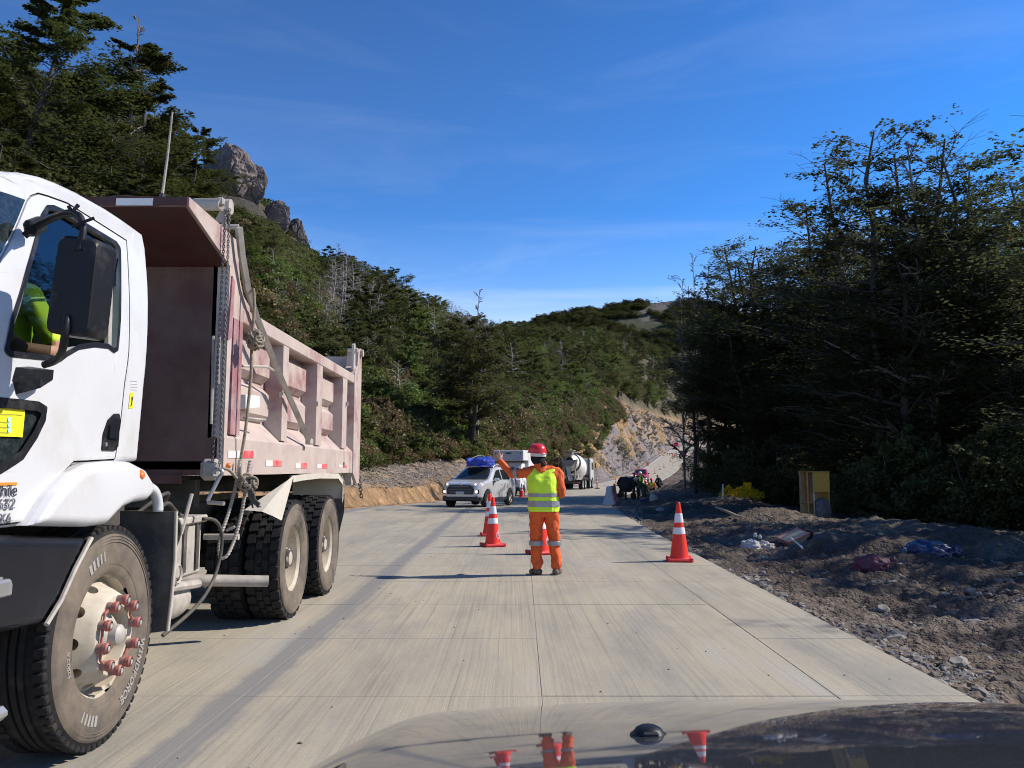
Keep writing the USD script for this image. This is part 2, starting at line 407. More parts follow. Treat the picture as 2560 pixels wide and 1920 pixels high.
clampY = lambda y: np.clip(y, -60, 1200)
XL, XR, ZR = (lambda y, f=f: f(clampY(y)) for f in (fXL, fXR, fZR))
# skyline of bare ground behind the trees: photograph pixel, metres away
SKY = [(-2400, 250, 90), (-1200, 160, 95), (-500, 130, 100), (0, 225, 112), (200, 290, 120), (300, 350, 124), (400, 400, 130), (500, 452, 140), (640, 492, 150), (700, 570, 160), (760, 630, 172),
       (850, 685, 190), (950, 730, 225), (1050, 775, 250), (1150, 815, 285), (1230, 838, 330), (1400, 840, 430), (1500, 845, 470), (1620, 870, 500), (1720, 930, 520), (1850, 1050, 540), (2100, 1160, 560)]
SU = np.array([pix(a, b)[0] for a, b, c in SKY]); SE = np.array([pix(a, b)[1] for a, b, c in SKY]); SD = np.array([c for a, b, c in SKY], float)
fE, fD = PchipInterpolator(SU, SE), PchipInterpolator(SU, SD)
HB_Y, HB = [-60, 0, 30, 45, 58, 75, 95, 130, 170, 210, 280, 400, 1200], [2.0, 2.0, 1.9, 2.2, 3.3, 4.2, 6.0, 9.0, 14, 15, 12, 10, 10]
sm = lambda x, a, b: (lambda t: t * t * (3 - 2 * t))(np.clip((x - a) / (b - a), 0, 1))

def bank(s, y):
    hb = np.interp(y, HB_Y, HB); w = sm(y, 48, 80)
    near = np.interp(s, [0, .75, .9, 1.25, 1.8, 3, 6, 8.5], [0, 0, .05, .36, .44, .56, .88, 1.0])
    k = s / np.maximum(.5 * hb + 2.2, .1)
    far = np.interp(k, [0, .16, .5, .72, 1.0], [0, .02, .45, .80, 1.0])
    return hb * (near * (1 - w) + far * w), (8.5 * (1 - w) + (.5 * hb + 2.2) * w), hb

UB = np.linspace(-3.2, .5, 400)
def _base():
    out = []
    for u in UB:
        ys = np.linspace(2, 620, 3000)
        s = XL(ys) - u * ys
        s0 = bank(s, ys)[1]
        k = np.nonzero(s >= s0)[0]
        out.append(ys[k[0]] if len(k) else 620.0)
    return np.array(out)
YB = _base()

def terr(x, y):
    """height of the ground (vectorised); the road bed lies a little under the slabs"""
    x, y = np.asarray(x, float), np.asarray(y, float)
    x, y = np.broadcast_arrays(x, y)
    zr = ZR(y); s = XL(y) - x; q = x - XR(y)
    P = np.stack([x, y, 0 * x], -1)
    fb = meshkit.fbm(P * .09, 4, 3) - .5
    ff = meshkit.fbm(P * .55, 3, 5) - .5
    # left: bank, then the hillside
    zb, s0, hb = bank(np.maximum(s, 0), y)
    zl = zr + zb + ff * np.interp(s, [0, 1, 2, 6], [0, .1, .35, .5]) * np.clip(hb / 2.5, .5, 4) * .8
    yy = np.maximum(y, 3.0)
    u = np.clip(x / yy, -3.2, .5)
    yb = np.interp(u, UB, YB)
    uu = np.clip(u, SU[0], SU[-1])
    D = fD(uu); top = EYE + fE(uu) * D
    z0 = ZR(yb) + np.interp(yb, HB_Y, HB)
    t = (yy - yb) / np.maximum(D - yb, 20)
    zh = z0 + (top - z0) * np.where(t < 1, t, 1 - .5 * (t - 1))
    zh = zh + fb * np.clip((s - s0) * .25, 0, 7) * np.clip(1.1 - t * .8, .25, 1) + ff * np.clip((s - s0) * .2, 0, 1.2)
    zl = np.where(s > s0, np.maximum(zh, zr - 1) if True else zh, zl)
    # right: rough verge and the floor of the wood
    n1 = meshkit.fbm(P * .35, 4, 11) - .5
    zv = zr - .08 + n1 * np.clip(q * .12, 0, .42) - np.clip(q - 5, 0, 8) * .07 * sm(y, -5, 8) * (1 - sm(y, 40, 60)) + np.clip(q - 16, 0, 300) * .06 - .16 * np.exp(-((q - 1.2) / 1.0) ** 2)
    for mx, my, mr, mh in MOUNDS:
        zv = zv + mh * np.exp(-((x - mx) ** 2 + (y - my) ** 2) / mr ** 2) * (.75 + .8 * n1)
    z = np.where(s > 0, zl, np.where(q > 0, zv, zr))
    inside = np.minimum(-s, -q)
    z = np.where(inside > .02, zr - .3, np.where((s > 0) | (q > 0), z, zr - .12))
    back = sm(-y, -2, 6)
    return z
MOUNDS = [(8.3, 31, 1.1, .35), (9.4, 36, 1.6, .5), (11.5, 46, 2.0, .55), (12.6, 58, 2.6, 1.2), (15.5, 66, 3.5, 1.5), (20, 76, 5, 1.8), (6.3, 13.9, .8, .22), (8.0, 14.6, .9, .28), (9.6, 20, 1.4, .22), (7.2, 10.7, .55, .24), (5.3, 14.5, .5, .18), (7.6, 24, .9, .25)]

def col(*a):
    return np.array(a, float)
def ground_colour(x, y, z):
    P = np.stack([x, y, z], -1)
    s = XL(y) - x; q = x - XR(y)
    zb, s0, hb = bank(np.maximum(s, 0), y)
    n1 = meshkit.fbm(P * .16, 4, 21); n2 = meshkit.fbm(P * .6, 3, 22); n3 = meshkit.fbm(P * np.array([.05, .05, .25]), 3, 23)
    soil, gravel, rock, brush, litter, tan = col(.38, .24, .125), col(.27, .215, .17), col(.235, .20, .19), col(.105, .092, .050), col(.052, .042, .030), col(.33, .25, .13)
    mix = lambda a, b, t: a * (1 - t[..., None]) + b * t[..., None]
    w = sm(y, 48, 80)
    k = zb / np.maximum(hb, .1)
    near = mix(np.broadcast_to(soil, P.shape), gravel, sm(k + (n2 - .5) * .25, .40, .50))
    near = mix(near, tan, sm(n1, .5, .62) * sm(k, .45, .6) * .6)
    far = mix(np.broadcast_to(rock, P.shape), soil * 1.05, sm(n1 + (n2 - .5) * .3 + .20 * (k - .5), .46, .58))
    far = mix(far, brush, sm(n2, .55, .7) * sm(k, .5, .9) * .8)
    left = mix(near, far, w)
    hill = mix(np.broadcast_to(brush, P.shape), tan * .55, sm(n1, .52, .7))
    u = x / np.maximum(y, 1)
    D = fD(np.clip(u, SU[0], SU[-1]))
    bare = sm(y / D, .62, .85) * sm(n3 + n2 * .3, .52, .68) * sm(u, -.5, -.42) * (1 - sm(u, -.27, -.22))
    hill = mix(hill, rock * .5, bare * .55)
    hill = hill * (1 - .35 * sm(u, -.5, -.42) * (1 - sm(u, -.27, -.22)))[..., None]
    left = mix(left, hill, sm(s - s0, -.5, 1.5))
    verge = mix(np.broadcast_to(col(.180, .140, .105), P.shape), col(.105, .082, .066), sm(n1, .40, .58))
    verge = mix(verge, col(.235, .195, .155), sm(n2, .55, .75) * .7)
    wood = sm(q + (n2 - .5) * 4, 9, 13) * (1 - .5 * sm(y, 60, 110))
    verge = mix(verge, litter, wood)
    return np.where((s > 0)[..., None], left, verge)

# terrain: one sheet, fine in front of the camera and coarse elsewhere
th = np.concatenate([np.linspace(-180, -62, 24), np.linspace(-58, -36, 45), np.linspace(-35.7, 36, 300), np.linspace(37, 58, 30), np.linspace(62, 180, 24)[:-1]])
rr = np.concatenate([[0.4, 1.0, 1.6], np.geomspace(2.2, 620, 330), np.geomspace(650, 2000, 14)])
TH, RR = np.meshgrid(np.radians(th), rr, indexing='ij')
TX, TY = RR * np.sin(TH), RR * np.cos(TH)
TZ = terr(TX, TY)
TZ = np.where(TY < 1.0, np.where((TX > XL(TY)) & (TX < XR(TY)), -.3, np.clip(TZ, -1, 3)), TZ)
TZ = np.where(RR > 640, np.minimum(TZ, 20), TZ)
pts = np.stack([TX, TY, TZ], -1)
pts = np.concatenate([pts, pts[:1]], 0)
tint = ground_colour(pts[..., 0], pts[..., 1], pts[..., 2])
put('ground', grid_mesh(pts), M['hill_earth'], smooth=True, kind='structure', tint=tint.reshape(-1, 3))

# ---------------------------------------------------------------- the concrete road, slab by slab
road = UsdGeom.Xform.Define(stage, '/World/road').GetPrim(); tag(road, kind='structure')
shift = lambda y: .5 * (XR(y) - XR(0.0))
rng = np.random.default_rng(4)
joints_y = 5.27 + 1.745 * np.arange(-6, 19)
def edge_x(c, y):
    if c == 0: return XL(y)
    if c == 7: return XR(y)
    return {1: -5.95, 2: -5.38, 3: -3.55, 4: -1.72, 5: .14, 6: 1.97}[c] + shift(y)
def slab(c, y0, y1, g=.003, dz=0.0, n=2):
    ys = np.linspace(y0 + g, y1 - g, n)
    L, R = edge_x(c, ys) + g * (c > 0), edge_x(c + 1, ys) - g * (c < 6)
    z = ZR(ys) + dz
    b = .001
    rows = []
    for k in range(n):
        yb = ys[k] + (b if k == 0 else -b if k == n - 1 else 0)
        rows.append([(L[k], ys[k], z[k] - .2), (L[k], ys[k], z[k] - b), (L[k] + b, yb, z[k]), (R[k] - b, yb, z[k]), (R[k], ys[k], z[k] - b), (R[k], ys[k], z[k] - .2)])
    P = np.array(rows)
    e0, e1 = P[:1].copy(), P[-1:].copy()
    e0[..., 2] = np.minimum(e0[..., 2], z[0] - b); e1[..., 2] = np.minimum(e1[..., 2], z[-1] - b)
    e00, e11 = e0.copy(), e1.copy(); e00[..., 2] = z[0] - .2; e11[..., 2] = z[-1] - .2
    return grid_mesh(np.concatenate([e00, e0, P, e1, e11]), flip=True)
for k in range(len(joints_y) - 1):
    for c in range(1, 7):
        put('concrete_slab', slab(c, joints_y[k], joints_y[k + 1], dz=rng.uniform(-.0015, .0015)), M['concrete'], road, smooth=False)
yend = joints_y[-1]
ysg = joints_y[0] + np.arange(0, 11) * (yend - joints_y[0]) / 10
for k in range(10):
    put('gutter_slab', slab(0, ysg[k], ysg[k + 1], dz=-.03, n=4), M['gutter_concrete'], road, smooth=False)
ysb = np.r_[np.linspace(joints_y[0], yend, 30)]
P = np.stack([np.stack([XL(ysb) + .02, ysb, ZR(ysb) - .0025], -1), np.stack([XR(ysb) - .02, ysb, ZR(ysb) - .0025], -1)], 1)
put('joint_filler', grid_mesh(P, flip=True), M['dark_joint'], road, smooth=False)
# further off the joints are too fine to pick apart: lane strips, and what lies behind the camera
for nm, ys in (('far_pavement', np.r_[np.linspace(yend + .01, 60, 20), np.linspace(62, 420, 120)]), ('rear_pavement', np.linspace(-60, joints_y[0] - .01, 14))):
    for c in range(0, 7):
        L, R, z = edge_x(c, ys), edge_x(c + 1, ys), ZR(ys) - (.03 if c == 0 else 0)
        if c in (1, 2, 3, 4, 5, 6):
            L = L + .006; 
        if nm == 'far_pavement':
            wdt = XR(ys) - XL(ys); f = lambda k: XL(ys) + wdt * (np.array([0, .065, .125, .31, .5, .68, .86, 1.0])[k])
            t = sm(ys, yend, yend + 30)
            L, R = edge_x(c, ys) * (1 - t) + f(c) * t + .006, edge_x(c + 1, ys) * (1 - t) + f(c + 1) * t
        P = np.stack([np.stack(a, -1) for a in ((L, ys, z - .2), (L, ys, z), (R, ys, z), (R, ys, z - .2))], 1)
        put(nm, grid_mesh(P, flip=True), M['gutter_concrete' if c == 0 else 'concrete'], road, smooth=False)

# ---------------------------------------------------------------- the rough verge: a finer sheet lying over the ground
vt = np.radians(np.linspace(9, 60, 310)); vr = np.geomspace(3.2, 64, 330)
VT, VR = np.meshgrid(vt, vr, indexing='ij')
VX, VY = VR * np.sin(VT), VR * np.cos(VT)
q = VX - XR(VY)
VX = np.where(q < .0, XR(VY) + .0, VX); q = VX - XR(VY)
P = np.stack([VX, VY, 0 * VX], -1)
lump = (meshkit.fbm(P * 1.7, 3, 31) - .5) * .20 + (np.abs(meshkit.noise(P * 5.5, 33) - .5)) * .10 + (meshkit.noise(P * 13, 34) - .5) * .075 + (np.abs(meshkit.noise(P * 3.1, 35) - .5)) * .12
VZ = terr(VX + .06, VY) + .045 + lump * np.clip(q * 1.6 + .08, 0, 1)
VZ = np.where(q < .35, np.minimum(VZ, ZR(VY) - .035 + .1 * q), VZ)
Q = np.stack([VX, VY, VZ], -1)
put('verge', grid_mesh(Q), M['verge_earth'], smooth=True, kind='structure', tint=ground_colour(VX + .05, VY, VZ).reshape(-1, 3))

def on_ground(px, y, top_px=None, H=None):
    """foot of a tree seen at column px at distance y, and its height if its tip is seen at row top_px"""
    a, b = pix(px, 1174)
    x = a * y; z = float(terr(x, y))
    if top_px is None:
        return (x, y, z - .15), None
    return (x, y, z - .15), EYE + pix(px, top_px)[1] * y - z


# ---------------------------------------------------------------- the face of the road cutting: broken rock and orange earth, finer than the ground sheet
ck = np.linspace(0, 1, 74); cy = 50 * (345 / 50) ** np.linspace(0, 1, 700)
CK, CY = np.meshgrid(ck, cy, indexing='ij')
_, cs0, chb = bank(np.full_like(CY, 3.0), CY)
CS = .9 + (cs0 + .6 - .9) * CK
CX = XL(CY) - CS
CZ = ZR(CY) + bank(CS, CY)[0]
W_ = sm(CY, 52, 66)
rockp = np.stack([CX * .22, CY * .22, CZ * .30], -1)
big = meshkit.fbm(rockp, 3, 301) - .5
w2 = rockp + .5 * (meshkit.fbm(rockp * 1.3, 3, 302) - .5)[..., None]
ledge = np.abs(meshkit.noise(w2 * np.array([2.4, 2.4, 5.0]), 303) - .5) * 2
crk = np.abs(meshkit.noise(w2 * np.array([4.5, 4.5, 1.6]), 304) - .5) * 2
fine_ = meshkit.fbm(rockp * 9, 3, 305) - .5
stony = sm(meshkit.fbm(np.stack([CX * .05, CY * .05, CZ * .09], -1), 3, 306) + .10 * sm(CY, 130, 170), .50, .60)
env = np.clip(np.minimum(CK * 5, (1 - CK) * 4), 0, 1) * W_
disp = env * (big * 2.6 + stony * (ledge * 1.5 + crk * 1.1 - 1.1) + fine_ * (.35 + .5 * stony)) * np.clip(chb / 7, .45, 1.5)
dzs = np.gradient(CZ, axis=0) / np.maximum(np.gradient(CS, axis=0), 1e-3)
nx, nz_ = dzs / np.hypot(dzs, 1), 1 / np.hypot(dzs, 1)
CX2, CZ2 = CX + nx * disp, CZ + nz_ * disp + .12
CZ2 = np.where(CK > .95, CZ2 - .5, CZ2)
CZ2 = CZ2 - .9 * (1 - sm(CY, 52, 62)) * np.clip(CK * 8, .3, 1)
n_a = meshkit.fbm(np.stack([CX * .14, CY * .14, CZ * .2], -1), 4, 307); n_b = meshkit.fbm(np.stack([CX * .8, CY * .8, CZ * .8], -1), 3, 308)
mixc = lambda a, b, t: a * (1 - t[..., None]) + b * t[..., None]
cc = mixc(np.broadcast_to(col(.40, .255, .115), CX.shape + (3,)), col(.30, .20, .105), sm(n_a, .48, .6))
rk_ = mixc(np.broadcast_to(col(.225, .180, .155), CX.shape + (3,)), col(.30, .25, .215), sm(n_b, .5, .66))
rk_ = mixc(rk_, col(.15, .115, .11), sm(1 - crk, .78, .95) * .8)
cc = mixc(cc, rk_, stony)
cc = mixc(cc, col(.13, .12, .05), sm(n_a + (n_b - .5) * .5 + .22 * (CK - .6), .56, .66) * .85)
cc = mixc(cc, col(.20, .18, .165), (1 - sm(CK, .12, .2)))
cc = cc * .9
put('cutting', grid_mesh(np.stack([CX2, CY, CZ2], -1)), M['hill_earth'], smooth=False, kind='structure', tint=cc.reshape(-1, 3))
# ---------------------------------------------------------------- trees: trunk, limbs, and leaf-sized faces in flat layered sprays
def leaves_mesh(C, Dr, L, n, size, rng, flat=.16, up=.75, droop=.12):
    """C centres, Dr directions, L lengths of sprays; n leaves each of about the given size"""
    N = len(C)
    a = Dr.copy(); a[:, 2] *= .5; a /= np.linalg.norm(a, axis=1, keepdims=True) + 1e-9
    b = np.cross(a, [0, 0, 1.0]); b /= np.linalg.norm(b, axis=1, keepdims=True) + 1e-9
    c = np.cross(b, a)
    r, s, t = rng.uniform(-.55, .55, (N, n)), rng.normal(0, .22, (N, n)), rng.normal(0, flat, (N, n))
    Lx = L[:, None]
    p = C[:, None] + (r * Lx)[..., None] * a[:, None] + (s * Lx * (1.1 - np.abs(r)))[..., None] * b[:, None] + ((t - droop * (r ** 2 + s ** 2) * 2) * Lx)[..., None] * c[:, None]
    p = p.reshape(-1, 3); K = len(p)
    nrm = rng.normal(0, 1, (K, 3)); nrm /= np.linalg.norm(nrm, axis=1, keepdims=True)
    nrm = nrm * (1 - up) + np.array([0, 0, up]); nrm /= np.linalg.norm(nrm, axis=1, keepdims=True)
    d = rng.normal(0, 1, (K, 3)) * .8 + np.repeat(a, n, 0)
    d -= nrm * (d * nrm).sum(1, keepdims=True); d /= np.linalg.norm(d, axis=1, keepdims=True) + 1e-9
    e = np.cross(nrm, d)
    sz = size * rng.uniform(.6, 1.35, (K, 1))
    v = np.stack([p - d * sz * .6, p + e * sz * .36, p + d * sz * .6, p - e * sz * .36], 1).reshape(-1, 3)
    q = np.arange(K)[:, None] * 4
    f = np.vstack([q + [0, 1, 2], q + [0, 2, 3]])
    return trimesh.Trimesh(v, f, process=False)

def skeleton(rng, H, r0, base, spread, nb, thick=0.0, top=.12, lean=.05, rise=.5, wind=0.0, sub=4, prof=None, sides=6, forks=1, subsides=4):
    """tubes of the wood, and the places and directions of the sprays"""
    tubes, C, D, L = [], [], [], []
    for fk in range(forks):
        n = 9
        t = np.linspace(0, 1, n)
        off = np.cumsum(rng.normal(0, .018 * H, (n, 2)), axis=0) * .55
        off -= off[0]
        az0 = rng.uniform(0, 2 * PI)
        hk = H * (1 if fk == 0 else rng.uniform(.7, .95))
        ln = lean + (.10 * fk if forks > 1 else 0)
        path = np.c_[off[:, 0] + math.cos(az0) * ln * H * t ** 1.2 + wind * H * t ** 2, off[:, 1] + math.sin(az0) * ln * H * t ** 1.2, t * hk]
        tubes.append(tube(path, r0 * (1 - t * .93) ** .9 + .012, sides))
        P = lambda q: np.array([np.interp(q, t, path[:, k]) for k in range(3)])
        m = nb if fk == 0 else nb // 2
        for i in range(m):
            q = base + (1 - base - .02) * (i + rng.uniform(0, .9)) / m
            az = i * 2.399 + rng.normal(0, .5) + fk
            w = prof(q) if prof else (1 - ((q - base) / (1 - base)) ** 1.6) * .85 + top
            l = spread * w * rng.uniform(.6, 1.25)
            el = rise * rng.uniform(.3, 1.3) + .9 * max(0, (q - .6)) * rise
            s = np.linspace(0, 1, 5)
            d0 = np.array([math.cos(az), math.sin(az), 0])
            bp = P(q) + np.outer(s * l * math.cos(el), d0) + np.outer(s * l * math.sin(el) * (1 - .35 * s), [0, 0, 1.0]) + rng.normal(0, .035 * l, (5, 3)) * s[:, None]
            bp[:, 0] += wind * l * s
            rb = thick + max(.013, r0 * .38 * (1 - q * .75) * l / (spread + .01) + .01)
            tubes.append(tube(bp, rb * (1 - .8 * s), max(3, sides - 2), caps=False))
            B = lambda w_: np.array([np.interp(w_, s, bp[:, k]) for k in range(3)])
            for j in range(sub + 1):
                w_ = .3 + .7 * (j + rng.uniform(.2, 1)) / (sub + 1)
                az2 = az + rng.choice([-1, 1]) * rng.uniform(.3, 1.1) * (j < sub)
                l2 = l * rng.uniform(.22, .42)
                dd = np.array([math.cos(az2), math.sin(az2), rng.uniform(-.05, .4)])
                e = B(w_)
                tubes.append(tube([e, e + dd * l2 * .5 + [0, 0, .03 * l2], e + dd * l2], [rb * .4 + thick * .3, rb * .25 + thick * .3, rb * .1 + .003 + thick * .3], 3, caps=False))
                for z in ((.45, .95) if l2 > .35 else (.8,)):
                    C.append(e + dd * l2 * z); D.append(dd); L.append(l2 * rng.uniform(.8, 1.3) + .12)
    return tubes, np.array(C), np.array(D), np.array(L)

PROTO = {}
UsdGeom.Scope  # prototypes are class prims: they show only where they are referenced
def proto(name, trunk, crown, tm, lm, crown2=None, lm2=None):
    path = f'/World/proto_{name}'
    c = stage.CreateClassPrim(path)
    UsdGeom.Xform.Define(stage, path); stage.GetPrimAtPath(path).SetSpecifier(Sdf.SpecifierClass)
    if trunk is not None:
        usdkit.mesh(stage, path + '/trunk', trunk, tm, smooth=True)
    if crown is not None:
        usdkit.mesh(stage, path + '/crown', crown, lm, smooth=False)
    if crown2 is not None:
        usdkit.mesh(stage, path + '/bare_twigs', crown2, lm2, smooth=False)
    PROTO[name] = path
    return path

def plant(kind, name, label, cat, loc, rz=0.0, sc=1.0, group=None, tilt=None):
    x = UsdGeom.Xform.Define(stage, numbered('/World', name))
    x.GetPrim().GetReferences().AddInternalReference(PROTO[kind])
    x.GetPrim().SetInstanceable(True)
    place(x, loc, rz, sc, tilt)
    tag(x, label, cat, group)
    return x.GetPrim()

def make(kind, seed, H, r0, base, spread, nb, size, n, tm='bark', lm='leaf_dark', keep=1.0, airy=0.0, **kw):
    rng = np.random.default_rng(seed)
    lk = {k: kw.pop(k) for k in ('flat', 'up', 'droop') if k in kw}
    tubes, C, D, L = skeleton(rng, H, r0, base, spread, nb, **kw)
    crown = None
    if n:
        k = rng.random(len(C)) < keep * (1 - airy * np.clip((C[:, 2] / H - .55) / .4, 0, 1))
        crown = leaves_mesh(C[k], D[k], L[k], n, size, rng, **lk)
    proto(kind, cat_(tubes), crown, M[tm], M[lm])

# near trees, in fine leaf
for k in range(3):      # dark layered evergreen beeches of the left slope
    make(f'slope_beech_{k}', 100 + k, 15, .24, .10, 5.2, 66, .17, 54, lm='leaf_dark', sub=5, rise=.35, wind=.10, flat=.07, up=.8, lean=.03)
for k in range(4):      # open beeches of the right wood
    make(f'wood_beech_{k}', 120 + k, 13, .20, .10, 3.4, 48, .125, 34, lm='leaf_right', sub=5, rise=.55, flat=.09, up=.72, lean=.05, forks=2, keep=.93, airy=.72,
         prof=lambda q: .55 + .55 * math.sin(min(1, q * 1.15) * PI) * .9)
make('tall_beech', 131, 13, .19, .34, 3.6, 34, .125, 34, lm='leaf_right', sub=5, rise=.5, flat=.09, up=.72, lean=.05, keep=.93, airy=.7, prof=lambda q: .5 + .5 * math.sin(min(1, (q - .3) * 1.5) * PI))
for k in range(2):      # saplings and brush under the wood
    make(f'undergrowth_{k}', 140 + k, 3.2, .05, .02, 1.7, 26, .11, 34, lm='leaf_right', sub=4, rise=.7, flat=.16, up=.5, lean=.12, forks=2)
# hillside trees
for k in range(5):
    make(f'hill_beech_{k}', 150 + k, 7.6, .16, .08, 3.1, 30, .24, 26, lm=['leaf_mid', 'leaf_dark', 'leaf_mid', 'leaf_bright', 'leaf_dark'][k], sub=3, rise=[.5, .35, .7, .6, .4][k], flat=.15, up=.6, sides=5, wind=.04, forks=[2, 1, 2, 2, 1][k],
         prof=[lambda q: .95 * math.sin(min(1, q * .9 + .18) * PI) + .25, lambda q: .9 * math.sin(min(1, q + .12) * PI) + .3, lambda q: .85 * math.sin(min(1, q * .85 + .15) * PI) + .3, lambda q: .8 * math.sin(min(1, q + .15) * PI) + .35, lambda q: 1.05 - q * .75][k])
for k in range(3):
    make(f'dead_tree_{k}', 170 + k, 8, .12, .15, 2.4, 26, 0, 0, thick=.022, tm='dead_wood' if k != 1 else 'dark_dead_wood', sub=7, rise=.9, sides=5, lean=.08)
for k in range(4):
    make(f'bush_{k}', 180 + k, 1.9, .035, .02, 1.35, 17, .13, 30, lm=['leaf_bright', 'leaf_bright', 'leaf_mid', 'leaf_dry'][k], sub=3, rise=.75, flat=.24, up=.4, sides=4, lean=.1, forks=2)
make('near_beech', 188, 9.0, .25, .26, 2.5, 44, .17, 34, lm='leaf_mid', sub=5, rise=.5, flat=.12, up=.65, forks=2, prof=lambda q: .9 * math.sin(min(1, (q - .3) * 1.25 + .12) * PI) + .35)
make('broom', 190, 1.1, .02, .02, .8, 16, .07, 40, lm='flower_yellow', sub=3, rise=.9, flat=.25, up=.3, sides=4)

def hill_ok(x, y):
    s = XL(y) - x
    return s - bank(np.maximum(s, 0), y)[1]

# --- trees told apart by their place: the tall ones on the left and the lone one by the bank
special = [(0, 47, -60, 'slope_beech_0', 'tallest dark beech at the upper left corner, cut off by the picture edge', 0.3),
           (-170, 44, 60, 'slope_beech_1', 'dark beech at the far left edge above the lorry cab', 1.7),
           (200, 62, 330, 'slope_beech_2', 'dark beech under the skyline between the two tall left trees', 2.2),
           (345, 52, 118, 'slope_beech_1', 'dark layered beech whose pointed crown stands against blue sky behind the tipper headboard', 4.0),
           (430, 60, 330, 'slope_beech_0', 'dark beech with long right branches beside the whip antenna', 5.5),
           (40, 66, 250, 'slope_beech_2', 'beech half hidden behind the tallest tree at the upper left', 3.1),
           (290, 42, 420, 'slope_beech_2', 'lower dark beech rising just behind the lorry headboard', .9),
           (150, 40, 440, 'slope_beech_0', 'lower dark beech rising just behind the white cab roof', 2.9),
           (10, 38, 380, 'slope_beech_1', 'lower dark beech at the left picture edge over the cab', 4.4)]
for px, y, top, kind, label, rz in special:
    loc, H = on_ground(px, y, top)
    plant(kind, 'beech_tree', label, 'tree', loc, rz, H / 15.0)
for px, y, top, kind, label, rz in [(262, 50, 40, 'dead_tree_1', 'bare dead tree with a thin spire left of the pointed beech', .4), (232, 53, 190, 'dead_tree_1', 'leafless many-stemmed dead tree between the tall left beeches', 2.0)]:
    loc, H = on_ground(px, y, top)
    plant(kind, 'dead_tree', label, 'tree', loc, rz, (H / 8.0 * .55, H / 8.0 * .55, H / 8.0))
loc, H = on_ground(1180, 64, 800)
plant('near_beech', 'beech_tree', 'broad dark beech with a thick bare trunk above the bank behind the box van', 'tree', (loc[0], loc[1], loc[2]), 1.0, (H / 9.0 * .82, H / 9.0 * .82, H / 9.0))
loc, H = on_ground(1195, 66, 716)
plant('dead_tree_1', 'dead_tree', 'tall dark snag sticking up out of the broad beech above the bank', 'tree', loc, 2.0, (.9, .9, H / 8.0))
loc, H = on_ground(985, 205, 655)
plant('hill_beech_1', 'beech_tree', 'round-topped beech standing alone above the left hillside skyline', 'tree', loc, 2.6, H / 8.5)

# --- the hillside wood: trees one by one, nearest first, in a scatter
rng = np.random.default_rng(12)
cand = []
for _ in range(9000):
    u = rng.uniform(-.66, .30)
    yb = np.interp(u, UB, YB)
    D = float(fD(np.clip(u, SU[0], SU[-1])))
    t = rng.uniform(0, 1) ** .8 * 1.06
    y = yb + (D - yb) * t
    if y < 22 or yb > 560: continue
    cand.append((u * y, y, t))
cand = np.array(cand)
ok = hill_ok(cand[:, 0], cand[:, 1]) > 1.5
cand = cand[ok]
# visibility-weighted thinning by spacing
keep_, cell = [], {}
order = np.argsort(cand[:, 1])
for i in order:
    x, y, t = cand[i]
    sp = 2.7 + y * .007
    key = (int(x / sp), int(y / sp))
    if any((key[0] + a, key[1] + b) in cell and math.hypot(cell[(key[0] + a, key[1] + b)][0] - x, cell[(key[0] + a, key[1] + b)][1] - y) < sp for a in (-1, 0, 1) for b in (-1, 0, 1)):
        continue
    cell[key] = (x, y); keep_.append(i)
cand = cand[keep_]
zc = terr(cand[:, 0], cand[:, 1])
sc_noise = meshkit.fbm(np.c_[cand[:, :2] * .03, np.zeros(len(cand))], 3, 41)
dead_noise = meshkit.fbm(np.c_[cand[:, :2] * .022, np.ones(len(cand))], 3, 42)
people_px = lambda x, y: 1280 + FPX * x / y
kinds_lab = {
    'hill_beech_0': 'mid-green pointed beech on the wooded hillside', 'hill_beech_1': 'dark round-crowned beech on the wooded hillside', 'hill_beech_2': 'mid-green slender beech on the wooded hillside',
    'hill_beech_3': 'bright green round beech on the wooded hillside', 'hill_beech_4': 'dark cone-shaped beech on the wooded hillside',
    'dead_tree_0': 'pale grey leafless dead tree on the wooded hillside', 'dead_tree_1': 'dark leafless dead tree on the wooded hillside', 'dead_tree_2': 'silver-grey leafless dead tree on the wooded hillside'}
counts = {'live': 0, 'dead': 0}
for _ in range(70):      # above the far end of the cutting
    y = rng.uniform(190, 345); e = rng.uniform(.5, 26)
    cand = np.vstack([cand, [float(XL(y)) - float(bank(np.array(5.0), y)[1]) - e, y, .1]])
zc = terr(cand[:, 0], cand[:, 1])
sc_noise = meshkit.fbm(np.c_[cand[:, :2] * .03, np.zeros(len(cand))], 3, 41)
dead_noise = meshkit.fbm(np.c_[cand[:, :2] * .022, np.ones(len(cand))], 3, 42)
rest = []
U_ = cand[:, 0] / cand[:, 1]
